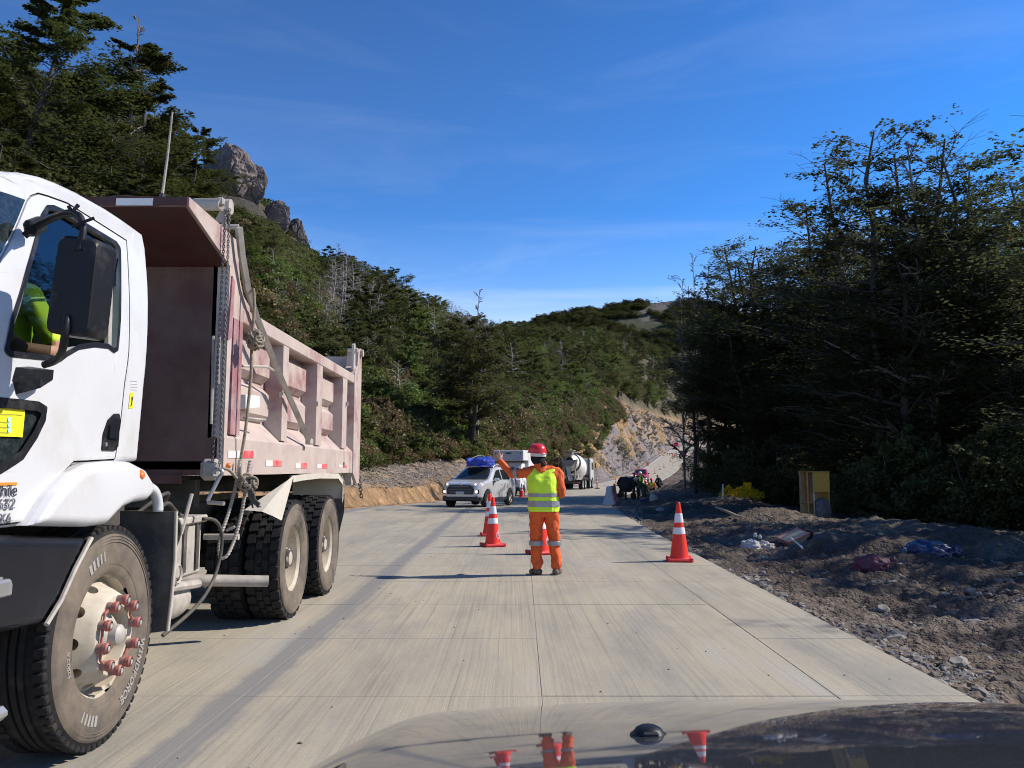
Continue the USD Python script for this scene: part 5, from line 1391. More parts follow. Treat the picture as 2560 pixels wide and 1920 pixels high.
# guards over the rear wheels
gp = [at_y(733, 1188, 7.5), at_y(720, 1200, 7.42), at_y(610, 1275, 7.0), at_y(655, 1279, 7.02), at_y(680, 1289, 7.1), at_y(703, 1301, 7.2)]
gs = trimesh.Trimesh(np.vstack([gp, [np.array(p) + [0, .02, 0] for p in gp]]), [(0, 1, 5), (1, 2, 3), (1, 3, 4), (1, 4, 5), (6, 11, 7), (7, 9, 8), (7, 10, 9), (7, 11, 10)], process=False)
L('wheel_guard', gs, 'flap_dust', smooth=False)
gt = np.array([yz(733, 1190), yz(757, 1186), yz(800, 1182), yz(846, 1184), yz(857, 1200), yz(858, 1246)])
L('wheel_guard', grid_mesh(np.stack([np.c_[np.full(6, XS), gt], np.c_[np.full(6, XS - .62), gt]], 1)), 'flap_dust', smooth=True)
lipz = gt.copy(); lipz[:, 1] -= .06; lipz[-1, 0] -= .05
L('guard_lip', grid_mesh(np.stack([np.c_[np.full(6, XS + .002), gt], np.c_[np.full(6, XS + .002), lipz]], 1)), 'flap_dust', smooth=True)
rf = [at_y(838, 1235, 10.3), at_y(861, 1235, 10.3), at_y(860, 1280, 10.3), at_y(842, 1354, 10.3), at_y(800, 1360, 10.3)]
L('mud_flap', front_plate([p[[0, 2]] for p in rf] + [at_y(800, 1235, 10.3)[[0, 2]]], 10.3, 10.32), 'chassis')
L('tail_chain', chain(at_y(889, 1128, 11.2), at_y(904, 1243, 11.2), 15, .022, .007), 'dark_steel', smooth=True)
# heaped load under a dusty sheet
lx = np.linspace(XS - .20, XF + .2, 22); ly_ = np.linspace(Y0 + .12, Y1 - .12, 46)
LX, LY = np.meshgrid(lx, ly_, indexing='ij')
tt = np.linspace(0, 1, 22)[:, None]
hh = 2.64 + .10 * np.sin(tt * PI) ** .55 + .12 * np.sin(np.clip(tt * 12, 0, 1) * PI / 2) + (meshkit.fbm(np.stack([LX * 1.8, LY * 1.8, 0 * LX], -1), 4, 62) - .5) * .16 + .06 * np.exp(-((LY - Y0 - .9) / .6) ** 2)
L('sheeted_load', grid_mesh(np.stack([LX, LY, np.minimum(hh, 3.2)], -1)), 'load_dust', smooth=True)
# ---------------------------------------------------------------- people
mat('overall_orange', (0.66, 0.105, 0.02), 0.8, var=0.14, scale=7, bump=0.25, bscale=14)
mat('vest_lime', (0.60, 0.86, 0.04), 0.75, var=0.08, scale=6, bump=0.25, bscale=12)
mat('reflective_tape', (0.30, 0.305, 0.33), 0.35, metal=0.3, var=0.1, scale=14)
mat('helmet_red', (0.62, 0.022, 0.018), 0.25, coat=0.5, var=.04)
mat('helmet_white', (0.66, 0.66, 0.64), 0.3, coat=0.4, var=.04)
mat('balaclava', (0.006, 0.0055, 0.006), 0.95, var=.3, scale=20)
mat('boot_leather', (0.035, 0.028, 0.022), 0.7, dust=((0.25, 0.2, 0.15), .35, 12))
mat('cloth_dark', (0.025, 0.028, 0.032), 0.9, var=.3, scale=8)
mat('cloth_green', (0.03, 0.09, 0.035), 0.9, var=.2, scale=8)
mat('vest_green', (0.12, 0.33, 0.07), 0.8, var=.15, scale=8)
mat('trousers_blue', (0.03, 0.045, 0.09), 0.9, var=.2, scale=8)

def ball(p, r, n=12):
    return manifold3d.Manifold.sphere(float(r), n).translate([float(q) for q in p])
def bone(a, b, ra, rb, n=12):
    return manifold3d.Manifold.batch_hull([ball(a, ra, n), ball(b, rb, n)])
def ell(p, r, n=18):
    return manifold3d.Manifold.sphere(1.0, n).scale([float(q) for q in r]).translate([float(q) for q in p])
def as_mesh(parts, edge=.02, smooth=3, wrinkle=0.0, seed=0, freq=14):
    m = manifold3d.Manifold.batch_boolean(parts, manifold3d.OpType.Add)
    m = m.refine_to_length(edge)
    q = m.to_mesh()
    t = trimesh.Trimesh(q.vert_properties[:, :3], q.tri_verts, process=True)
    if smooth: trimesh.smoothing.filter_taubin(t, iterations=smooth * 3)
    if wrinkle:
        n = t.vertex_normals
        v = t.vertices
        w = meshkit.fbm(v * np.array([freq, freq, freq * .7]), 3, seed) - .5
        w2 = np.abs(meshkit.noise(v * freq * .6, seed + 3) - .5)
        t.vertices = v + n * ((w * 1.2 - w2 * .8) * wrinkle)[:, None]
    return t
def cut(t, axis_lo=None, axis_hi=None):
    m = t
    if axis_lo is not None: m = trimesh.intersections.slice_mesh_plane(m, [0, 0, 1], [0, 0, axis_lo])
    if axis_hi is not None: m = trimesh.intersections.slice_mesh_plane(m, [0, 0, -1], [0, 0, axis_hi])
    return m

def hand_parts(w, d, side, up, pose='spread'):
    """palm and five fingers; w wrist, d direction of the hand, up direction of the thumb side"""
    d = np.array(d, float); d /= np.linalg.norm(d); up = np.array(up, float); up -= d * up.dot(d); up /= np.linalg.norm(up)
    s = np.cross(d, up)
    w = np.array(w, float)
    out = [manifold3d.Manifold.batch_hull([ball(w, .024, 10), ball(w + d * .085 + up * .032, .013, 10), ball(w + d * .085 - up * .034, .012, 10), ball(w + d * .03 + up * .03, .014, 10)])]
    curl = {'spread': [(.05, .1), (.55, .9), (.7, 1.0), (.75, 1.0)], 'fist': [(1.1, 1.3)] * 4, 'relax': [(.35, .5)] * 4}[pose]
    for k, (ln, off) in enumerate(((.075, .030), (.082, .010), (.077, -.011), (.060, -.030))):
        a0, a1 = curl[k]
        p0 = w + d * .085 + up * off
        sp = up * (off * 1.4)
        q = lambda a: d * math.cos(a) + s * math.sin(a) + sp * .9
        p1 = p0 + q(a0) * ln * .45; p2 = p1 + q(a0 + a1 * .6) * ln * .32; p3 = p2 + q(a0 + a1) * ln * .25
        out += [bone(p0, p1, .0095, .009, 8), bone(p1, p2, .009, .0082, 8), bone(p2, p3, .0082, .0068, 8)]
    t0 = w + d * .028 + up * .026
    t1 = t0 + d * .03 + up * .03 + s * .01; t2 = t1 + d * .032 + up * .012 + s * .012
    out += [bone(t0, t1, .013, .0105, 8), bone(t1, t2, .0105, .008, 8)]
    return out

def figure(J, name, label, loc, rz, sleeve='overall_orange', legs='overall_orange', vest=None, helmet=None, hood=False, short=False, edge=.022, tape=False, group=None, hands=('spread', 'relax'), wrinkle=.012, sc=1.0, face_dir=(0, 1, 0), tape_z=None):
    p = thing(name, label, 'person', loc, rz, group, sc=sc)
    j = {k: np.array(v, float) for k, v in J.items()}
    hd, fd = j['head'], np.array(face_dir, float)
    sd = np.cross(fd, [0, 0, 1.0])
    body = [ell(hd, (.075, .092, .112)), ball(hd + fd * .03 - [0, 0, .065], .055), bone(j['neck'], hd - [0, 0, .05], .055, .052), ell(hd + fd * .098 + [0, 0, -.012], (.014, .02, .022), 8), ball(hd + fd * .082 + [0, 0, -.045], .02, 8)]
    body += [ell(hd + sd * s * .078, (.012, .022, .03), 8) for s in (-1, 1)]
    body += [bone(j['neck'], j['chest'], .06, .10), bone(j['shL'], j['shR'], .055, .055), bone(j['chest'], j['hip'], .12, .125), bone(j['hipL'], j['hipR'], .085, .085)]
    for s in 'LR':
        body += [bone(j['chest'], j['sh' + s], .09, .055), bone(j['sh' + s], j['el' + s], .048, .037), bone(j['el' + s], j['wr' + s], .037, .025), bone(j['hip' + s], j['kn' + s], .078, .052), bone(j['kn' + s], j['an' + s], .052, .036), bone(j['an' + s] + [0, -.03, -.045], j['an' + s] + [0, .14, -.055], .035, .028)]
    for k, s in enumerate('LR'):
        d = j['wr' + s] - j['el' + s] if 'hd' + s not in j else j['hd' + s]
        up = j.get('thumb' + s, np.array([0, .3, 1.0]))
        body += hand_parts(j['wr' + s], d, s, up, hands[k])
    m = put('body', as_mesh(body, .014 if edge < .02 else .03, 1), M['skin'], p, smooth=True)
    for s in (-1, 1):
        put('eye', moved(trimesh.creation.icosphere(1, .011), hd + fd * .082 + sd * s * .031 + [0, 0, .012]), M['ink'], m, smooth=True)
    put('mouth', moved(box(0, 0, 0, .045, .008, .008, .002), hd + fd * .096 + [0, 0, -.05], rz=math.atan2(fd[1], fd[0]) - PI / 2), mat('lips', (.25, .09, .07), .5) if 'lips' not in M else M['lips'], m)
    # clothes: looser, with folds
    xo = np.array([.05, 0, 0])
    up_ = [bone(j['chest'] + xo * s, j['hip'] + xo * s, .148, .142) for s in (-1, 1)] + [ bone(j['shL'] * .7 + j['neck'] * .3, j['shR'] * .7 + j['neck'] * .3, .075, .075), bone(j['chest'], j['neck'] - [0, 0, .03], .15, .075), bone(j['hipL'], j['hipR'], .112, .112)]
    for s in 'LR':
        up_ += [bone(j['chest'] + (j['sh' + s] - j['chest']) * .45, j['sh' + s], .12, .075), bone(j['sh' + s], j['el' + s] * (.75 if short else 1) + j['sh' + s] * (.25 if short else 0), .078, .064)] + ([] if short else [bone(j['el' + s], j['wr' + s] - (j['wr' + s] - j['el' + s]) * .08, .062, .047)])
    if hood: up_.append(bone(j['neck'] - [0, .01, .05], j['neck'] + [0, -.015, .035], .10, .088))
    dn_ = []
    for s in 'LR':
        dn_ += [bone(j['hip' + s], j['kn' + s], .112, .084), bone(j['kn' + s], j['an' + s] + [0, 0, .04], .084, .078)]
    if legs == sleeve:
        put('overall', as_mesh(up_ + dn_, edge, 2, wrinkle, 5), M[sleeve], p, smooth=True)
    else:
        put('jacket', as_mesh(up_, edge, 2, wrinkle, 5), M[sleeve], p, smooth=True)
        put('trousers', as_mesh(dn_ + [bone(j['hipL'], j['hipR'], .114, .114)], edge, 2, wrinkle, 6), M[legs], p, smooth=True)
    for s in 'LR':
        a = j['an' + s]
        fwd = j.get('foot' + s, np.array([0, 1.0, 0]))
        b = [bone(a, a - [0, 0, .03], .048, .05), manifold3d.Manifold.batch_hull([ball(a - fwd * .05 + [0, 0, -.045], .046, 10), ball(a + fwd * .07 + [0, 0, -.05], .046, 10), ball(a + fwd * .155 + [0, 0, -.062], .034, 10)])]
        bt = as_mesh(b, .02, 1)
        v = bt.vertices; v[:, 2] = np.maximum(v[:, 2], a[2] - .088)
        put('boot', bt, M['boot_leather'], p, smooth=40)
    if vest:
        vp = [manifold3d.Manifold.batch_hull([ball(j['chest'] + xo * s * 1.1, .160, 20) for s in (-1, 1)] + [ball(j['hip'] + xo * s * 1.1 - [0, 0, .04], .160, 20) for s in (-1, 1)]),
              manifold3d.Manifold.batch_hull([ball(j['sh' + s] * .66 + j['neck'] * .34 - [0, 0, .035], .088, 16) for s in 'LR'] + [ball(j['chest'] + xo * s * 1.1, .160, 20) for s in (-1, 1)])]
        vm = as_mesh(vp, edge * .8, 2, wrinkle * .8, 9, 10)
        low = j['hip'][2] - .06
        vm = cut(vm, low, None)
        # leave the neck open
        vest_ = put('vest', vm, M[vest], p, smooth=True)
        if tape_z:
            for z0, z1 in tape_z:
                tp = cut(vm, z0, z1)
                tp.vertices += tp.vertex_normals * .004
                put('reflective_band', tp, M['reflective_tape'], vest_, smooth=True)
    if tape:
        for s in 'LR':
            k0, k1 = j['kn' + s], j['an' + s]
            t_ = [.06, .22]
            lo, hi = k0 * (1 - t_[1]) + k1 * t_[1], k0 * (1 - t_[0]) + k1 * t_[0]
            put('reflective_band', lathe([(.092, 0), (.096, .005), (.096, hi[2] - lo[2] - .005), (.092, hi[2] - lo[2])], 20).apply_translation(lo), M['reflective_tape'], p, smooth=40)
        a, b = j['shL'] * .42 + j['elL'] * .58, j['shL'] * .2 + j['elL'] * .8
        put('reflective_band', tube([a, (a + b) / 2, b], [.0735, .072, .071], 18, caps=False), M['reflective_tape'], p, smooth=True)
    if hood:
        put('neck_cloth', as_mesh([ell(hd + [0, 0, -.012] - fd * .01, (.098, .108, .125)), bone(hd - fd * .035 - [0, 0, .05], j['neck'] - fd * .035 + [0, 0, .035], .088, .072), bone(hd - fd * .02 + sd * .05 - [0, 0, .07], j['neck'] + sd * .075 + [0, 0, .03], .055, .05)], .02, 2, .006, 4), M['balaclava'], p, smooth=True)
    if helmet:
        n_, k_ = 28, 10
        th_ = np.linspace(0, 2 * PI, n_, endpoint=False); ph = np.linspace(0, PI / 2, k_)
        rows = []
        for ph_ in ph:
            rows.append(np.c_[np.cos(th_) * .122 * math.cos(ph_) ** .75, np.sin(th_) * .142 * math.cos(ph_) ** .75, np.full(n_, .035 + .115 * math.sin(ph_) ** .9)])
        brim = np.c_[np.cos(th_) * .132, np.sin(th_) * .152 + .05 * np.clip(np.sin(th_), 0, 1) ** 2, np.full(n_, .022) - .012 * np.clip(np.sin(th_), 0, 1)]
        skirt = np.c_[np.cos(th_) * .120, np.sin(th_) * .140, np.full(n_, .020)]
        P = np.stack([skirt, brim] + rows, 0)
        P = np.concatenate([P, P[:, :1]], 1)
        hm = grid_mesh(P, flip=True)
        ridge = tube(np.c_[np.zeros(9), np.linspace(-.10, .11, 9), .150 - .04 * np.linspace(-1, 1, 9) ** 2], .012, 6)
        rot = math.atan2(fd[1], fd[0]) - PI / 2
        h_ = put('helmet', moved(cat_([hm, ridge]), hd + [0, 0, .02], rz=rot, rx=.08), M[helmet], p, smooth=40)
        if hood:
            bd_ = [np.array([math.cos(a) * .120, math.sin(a) * .138, .0 + .0]) for a in np.linspace(PI * 1.05, PI * 1.95, 14)]
            put('helmet_strap', moved(grid_mesh(np.stack([np.array(bd_) + [0, 0, .022], np.array(bd_) * [.97, .97, 1] + [0, 0, -.022]], 1)), hd + [0, 0, .02], rz=rot, rx=.08), M['cloth_white'], h_, smooth=True)
    return p

# the flagger in the middle of the road
FW = at_z(1357, 1437, 0.0)
J = dict(head=(-.068, .02, 1.585), neck=(-.03, .0, 1.43), chest=(.0, -.01, 1.21), hip=(.02, 0, .90), shL=(-.185, .0, 1.365), shR=(.205, .0, 1.365), hipL=(-.075, 0, .86), hipR=(.115, 0, .86),
         elL=(-.425, .10, 1.345), wrL=(-.575, .17, 1.525), hdL=(-.035, .02, .085), thumbL=(.9, .2, .4), elR=(.255, -.02, 1.075), wrR=(.17, .20, 1.07), knL=(-.095, .03, .47), knR=(.155, .03, .47), anL=(-.075, .0, .09), anR=(.185, .0, .09), footL=(-.5, .86, 0), footR=(.35, .93, 0))
figure(J, 'flagger', 'person in orange overalls, lime vest and red helmet, back turned, arm raised on the road', FW, 0.0, vest='vest_lime', helmet='helmet_red', hood=True, edge=.016, tape=True, hands=('spread', 'fist'), wrinkle=.036,
       face_dir=(-.42, .91, 0), tape_z=((1.035, 1.085), (.905, .985)))

# driver of the lorry
D0 = np.array([XS - .52, 3.98, 1.72])
JD = dict(head=(0, -.03, .78), neck=(0, .02, .60), chest=(0, .03, .40), hip=(0, .05, .08), shL=(-.2, .02, .54), shR=(.2, .02, .54), hipL=(-.1, .03, .06), hipR=(.1, .03, .06), elL=(-.28, -.12, .30), wrL=(-.16, -.38, .34), elR=(.38, .02, .245), wrR=(.37, -.28, .235),
          knL=(-.12, -.42, .10), knR=(.12, -.42, .10), anL=(-.12, -.5, -.30), anR=(.12, -.5, -.30), footL=(0, -1, 0), footR=(0, -1, 0))
figure(JD, 'lorry_driver', 'person in a green vest at the lorry window, bare forearm resting on the sill', D0, 0.0, sleeve='vest_lime', legs='trousers_blue', vest='vest_lime', short=True, edge=.022, wrinkle=.04, face_dir=(0, -1, 0), hands=('fist', 'relax'), tape_z=((.2, .26),))

# the road gang in the shade on the right
def standing(bend_=0.0, armf=.25, spread=.1):
    c, s = math.cos(bend_), math.sin(bend_)
    T = lambda x, z: (x, (z - .9) * s, .9 + (z - .9) * c)
    return dict(head=T(0, 1.62), neck=T(0, 1.45), chest=T(0, 1.24), hip=(0, 0, .92), shL=T(-.19, 1.39), shR=T(.19, 1.39), hipL=(-.1, 0, .88), hipR=(.1, 0, .88),
                elL=tuple(np.array(T(-.27, 1.12)) + [0, .05, 0]), elR=tuple(np.array(T(.27, 1.12)) + [0, .05, 0]), wrL=tuple(np.array(T(-.2, 1.0)) + [0, armf, 0]), wrR=tuple(np.array(T(.2, 1.0)) + [0, armf, 0]),
                knL=(-.1 - spread * .5, .03, .48), knR=(.1 + spread * .5, .03, .48), anL=(-.1 - spread, 0, .09), anR=(.1 + spread, 0, .09))
def crouching():
    return dict(head=(0, .25, 1.02), neck=(0, .2, .86), chest=(0, .12, .68), hip=(0, -.08, .42), shL=(-.19, .18, .80), shR=(.19, .18, .80), hipL=(-.1, -.06, .40), hipR=(.1, -.06, .40), elL=(-.25, .3, .6), elR=(.25, .3, .6), wrL=(-.12, .45, .5), wrR=(.12, .45, .5),
                knL=(-.17, .3, .5), knR=(.17, .3, .5), anL=(-.14, .05, .09), anR=(.14, .05, .09))
def verge_at(px, y):
    x = pix(px, 1230)[0] * y
    return (x, y, float(terr(x, y)) + .02)
gang = [(1590, 57, standing(.35), 2.6, 'cloth_dark', 'cloth_dark', 'vest_green', 'helmet_red', 'person in dark clothes and green vest bending beside the portable mixer'),
        (1603, 59, standing(.1), 2.0, 'cloth_green', 'trousers_blue', 'vest_lime', 'helmet_white', 'person in a lime vest and white helmet standing in front of the red pickup'),
        (1612, 52, standing(.9, .3), 1.2, 'cloth_green', 'cloth_green', None, 'helmet_white', 'person in dark green clothes stooping over the dug verge'),
        (1620, 62, crouching(), 2.2, 'overall_orange', 'cloth_dark', None, 'helmet_red', 'person in orange-red jacket crouching right of the red pickup, nearer the road'),
        (1630, 61, crouching(), 2.9, 'overall_orange', 'cloth_dark', 'vest_lime', 'helmet_red', 'person in orange with lime bands crouching beside the dark seated one'),
        (1652, 64, crouching(), 1.9, 'cloth_dark', 'cloth_dark', None, None, 'person in black seen as a silhouette sitting on the dirt mound')]
for px, y, JJ, rz, a_, b_, v_, h_, lab in gang:
    loc = verge_at(px, y)
    if px == 1652: loc = (loc[0], loc[1], loc[2] + .25)
    figure(JJ, 'worker', lab, loc, rz, sleeve=a_, legs=b_, vest=v_, helmet=h_, edge=.05, wrinkle=.01)
# ---------------------------------------------------------------- other vehicles
mat('car_silver', (0.56, 0.565, 0.575), 0.28, metal=0.25, var=.03, coat=0.6, dust=((0.5, 0.47, 0.42), 0.2, 3))
mat('car_black', (0.02, 0.021, 0.023), 0.45, var=.1)
mat('alloy', (0.55, 0.55, 0.56), 0.3, metal=0.8, var=.05)
mat('alloy_dim', (0.22, 0.22, 0.23), 0.4, metal=.5)
mat('headlight_on', (0.9, 0.85, 0.75), 0.15, emit=((1.0, 0.82, 0.55), .8))
mat('headlight_glass', (0.50, 0.50, 0.50), 0.08, coat=0.7, var=.3, scale=30)
mat('plate_white', (0.6, 0.6, 0.6), 0.5, var=.03)
mat('tail_red', (0.45, 0.015, 0.012), 0.2, coat=0.5)
mat('box_white', (0.66, 0.66, 0.67), 0.4, var=.05, dust=((0.5, 0.46, 0.4), .18, 3))
mat('box_front', (0.50, 0.49, 0.52), 0.45, var=.05, dust=((0.42, 0.38, 0.34), .25, 3))
mat('pickup_red', (0.52, 0.018, 0.06), 0.25, coat=0.7, var=.05)
mat('drum_white', (0.68, 0.67, 0.62), 0.4, var=.06, scale=2, dust=((0.47, 0.36, 0.24), .38, 1.6))
mat('mixer_grey', (0.24, 0.22, 0.21), 0.65, var=.2, scale=4, dust=((0.36, 0.31, 0.26), .4, 4))
mat('mixer_green', (0.42, 0.46, 0.44), 0.4, var=.08, dust=((0.45, 0.41, 0.35), .3, 3))
mat('tarp_blue', (0.018, 0.045, 0.32), 0.55, var=.15, scale=5, bump=.2)

def car_wheel(parent, name, loc, r, w, tm='tyre_dark', rm='alloy', spokes=5, dirt=False):
    t = lathe([(r * .62, -w / 2), (r * .9, -w / 2 - .005), (r, -w * .36), (r, w * .36), (r * .9, w / 2 + .005), (r * .62, w / 2)], 30, 'x')
    s = 1 if loc[0] > 0 else -1
    wl = put('wheel', moved(t, loc), M[tm], parent, smooth=40)
    face = lathe([(0, w * .30), (r * .16, w * .30), (r * .2, w * .2), (r * .56, w * .16), (r * .60, w * .44), (r * .64, w * .46), (r * .64, 0)], 30, 'x')
    if s < 0: face = mirror_x(face)
    put('hub', moved(face, loc), M['car_black'] if spokes else M[rm], wl, smooth=40)
    if spokes:
        sp = []
        for k in range(spokes):
            a = 2 * PI * k / spokes
            sp.append(moved(box(s * w * .36, 0, r * .33, w * .12, r * .2, r * .58, .01), rx=a))
        sp.append(lathe([(r * .56, w * .36), (r * .64, w * .46), (r * .64, w * .30), (r * .56, w * .30)], 30, 'x') if s > 0 else mirror_x(lathe([(r * .56, w * .36), (r * .64, w * .46), (r * .64, w * .30), (r * .56, w * .30)], 30, 'x')))
        put('rim', moved(cat_(sp), loc), M[rm], wl, smooth=35)
    return wl

def arch(y, r):
    return sg.Point(y, r * .98).buffer(r * 1.16, quad_segs=8)

# the silver car with a load on its roof --------------------------------
def silver_car():
    c = thing('silver_car', 'silver compact off-road car with lights on and a blue bundle on its roof', 'car', (-1.33, 34.95, float(ZR(34.9))), -math.radians(21))
    r = .345; yf, yr = -1.26, 1.26; W = .88
    out = [(-2.0, .30), (-2.06, .55), (-2.05, .80), (-1.93, .98), (-1.70, 1.04), (-1.05, 1.13), (-.92, 1.17), (-.20, 1.58), (.05, 1.635), (.75, 1.655), (1.55, 1.60), (1.80, 1.50), (2.02, 1.08), (2.06, .80), (2.02, .32)]
    P = rounded(out, .03)
    for y in (yf, yr): P = P.difference(arch(y, r))
    P = P.difference(sg.box(-3, -1, 3, .26))
    tum = lambda y, z: .20 * np.clip((z - .98) / .65, 0, 1) ** 1.1 + .20 * np.clip((-1.55 - y) / .5, 0, 1) ** 2 + .06 * np.clip((y - 1.7) / .35, 0, 1) + .03 * np.clip((.6 - z) / .3, 0, 1)
    w1 = rounded([(-.72, 1.11), (-.10, 1.50), (.30, 1.54), (.32, 1.11)], .03)
    w2 = rounded([(.39, 1.11), (.38, 1.54), (1.02, 1.53), (1.30, 1.16), (1.2, 1.11)], .03)
    b = put('body', shell(P, [w1, w2], -W, W, .09, tum, .08), M['car_silver'], c, smooth=38)
    put('interior', cat_([span(-.72, .72, -1.0, 1.7, .45, .9), span(-.66, .66, -.2, 1.6, .9, 1.08, .05), box(-.35, .1, 1.1, .4, .15, .65, .05), box(.35, .1, 1.1, .4, .15, .65, .05)]), M['cab_inside'], c)
    for s in (-1, 1):
        for w_ in (w1, w2):
            g = skin(w_.buffer(.012), P, .09, W - .004, tum, fine=.1)
            put('side_window', g if s > 0 else mirror_x(g), M['glass_dark'], b, smooth=True)
        put('mirror', box(s * 1.0, -.62, 1.12, .22, .13, .15, .05), M['car_silver'], c, smooth=35)
        put('mirror_foot', box(s * .90, -.60, 1.05, .10, .06, .08, .02), M['car_black'], c)
        rl_ = bend([(s * .62, -.15, 1.63), (s * .64, .0, 1.70), (s * .64, .8, 1.72), (s * .62, 1.45, 1.66)], 5)
        put('roof_rail', tube(rl_, .02, 8), M['car_silver'], c, smooth=True)
        hl = cat_([trimesh.convex.convex_hull(np.array([(s * .42, -2.015, .90), (s * .42, -1.99, .97), (s * .74, -1.84, 1.02), (s * .82, -1.62, 1.01), (s * .80, -1.68, .93), (s * .60, -1.96, .88)]) + [0, -.02, .0])])
        h = put('headlight', hl, M['headlight_glass'], c)
        put('bulb', moved(trimesh.creation.icosphere(2, .045), (s * .62, -1.965, .945)), M['headlight_on'], h, smooth=True)
        f = put('fog_lamp_housing', moved(box(0, 0, 0, .24, .06, .17, .03), (s * .70, -1.99, .66), rz=-s * .35), M['car_black'], c)
        put('fog_lamp', moved(lathe([(0, .05), (.055, .045), (.06, 0), (0, 0)], 18, 'y'), (s * .70, -2.03 + .0, .66), rz=PI), M['headlight_on'], f, smooth=40)
        put('tail_light', box(s * .80, 1.98, 1.0, .10, .12, .3, .03), M['tail_red'], c)
        put('door_handle', cat_([box(s * (W + .005), .22, .93, .03, .16, .035, .01), box(s * (W - .0), 1.12, .95, .03, .16, .035, .01)]), M['car_silver'], c)
        put('sill_trim', span(s * (W - .08), s * (W + .005), -.80, .80, .27, .40, .02), M['car_black'], c)
    wsx = [(-.98, 1.185), (-.22, 1.575)]
    ws = grid_mesh(np.stack([np.c_[np.linspace(-w_, w_, 9), y_ + .05 * np.linspace(-1, 1, 9) ** 2 - .012, np.full(9, z_ + .012)] for (y_, z_), w_ in zip(((-.93, 1.175), (-.58, 1.375), (-.23, 1.568)), (.70, .64, .57))], 0))
    put('windscreen', ws, M['glass_dark'], b, smooth=True)
    put('wiper_panel', grid_mesh(np.stack([np.c_[np.linspace(-.72, .72, 5), np.full(5, y_), np.full(5, z_)] for y_, z_ in ((-1.06, 1.145), (-.93, 1.18))], 0)), M['car_black'], b)
    for z_, h_, w_ in ((.86, .05, .46), (.745, .035, .60), (.675, .035, .60), (.61, .035, .56)):
        put('grille_bar', box(0, -2.058, z_, w_ * 2 - .16, .03, h_ * .55, .008), M['alloy_dim'], c)
    put('grille', front_plate(rounded([(-.45, .92), (.45, .92), (.60, .78), (.58, .55), (-.58, .55), (-.60, .78)], .04), -2.066, -2.02), M['car_black'], c)
    put('lower_bumper', cat_([span(-.78, .78, -2.06, -1.9, .28, .48, .04), span(-.85, -.6, -1.98, -1.7, .28, .46, .04), span(.6, .85, -1.98, -1.7, .28, .46, .04)]), M['car_black'], c)
    n = put('number_plate', box(0, -2.085, .60, .36, .012, .12, .003), M['plate_white'], c)
    t = meshkit.text_mesh('CVLZ·42', .06, .003); t.apply_translation([-t.bounds[1][0] / 2, -.03, 0])
    put('plate_letters', trimesh.Trimesh(np.c_[t.vertices[:, 0], -2.092 - t.vertices[:, 2], .60 + t.vertices[:, 1]], t.faces), M['ink'], n, smooth=False)
    put('badge', moved(lathe([(0, .012), (.06, .01), (.065, 0)], 20, 'y'), (0, -2.02, .955), rz=PI), M['alloy'], c)
    put('aerial', tube([(-.0, .12, 1.64), (.14, .05, 1.98)], .008, 5), M['car_black'], c)
    for y in (yf, yr):
        for s in (-1, 1):
            car_wheel(c, 'wheel', (s * (W - .10), y, r), r, .21)
    put('axle', cat_([tube([(-.7, yf, .33), (.7, yf, .33)], .05), tube([(-.7, yr, .33), (.7, yr, .33)], .05), span(-.5, .5, -1.9, 1.9, .27, .34)]), M['car_black'], c)
    return c
silver_car()
# the bundle under a blue sheet
gx = np.linspace(0, 2 * PI, 49); gz = np.linspace(0, 1, 14)
A, Zb = np.meshgrid(gx, gz, indexing='ij')
prof = np.where(Zb < .55, 1.0, np.sqrt(np.clip(1 - ((Zb - .55) / .45) ** 2, 0, 1)))
sx, sy = .56, .62
sq = lambda a, k: np.sign(a) * np.abs(a) ** k
px_ = sq(np.cos(A), .55) * sx * (.9 + .1 * prof) * np.maximum(prof, .001); py_ = sq(np.sin(A), .55) * sy * np.maximum(prof, .001)
pz_ = Zb * .43
P = np.stack([px_, py_, pz_], -1)
P = np.concatenate([P[:-1], P[:1]], 0)
w_ = meshkit.fbm(P * np.array([4.5, 3, 5]), 3, 71) - .5
sag = -.13 * np.exp(-((P[..., 0] + .22) / .10) ** 2) - .06 * np.exp(-((P[..., 0] - .42) / .08) ** 2)
P = P * (1 + .42 * w_[..., None]); P[..., 2] += 1.35 * sag * (P[..., 2] / .43)
P[-1] = P[0]
bu = thing('roof_bundle', 'blue tarpaulin bundle roped onto the roof of the silver car', 'bundle', (-1.33 + .02, 34.95 + .1, float(ZR(34.9)) + 1.66), -math.radians(21))
put('sheet', grid_mesh(P), M['tarp_blue'], bu, smooth=True)
put('rope', tube(bend([(-.55, -.72, .02), (-.3, -.74, .25), (-.1, -.5, .40), (.0, .3, .44), (.1, .8, .1)], 6), .008, 5), M['cloth_white'], bu, smooth=True)

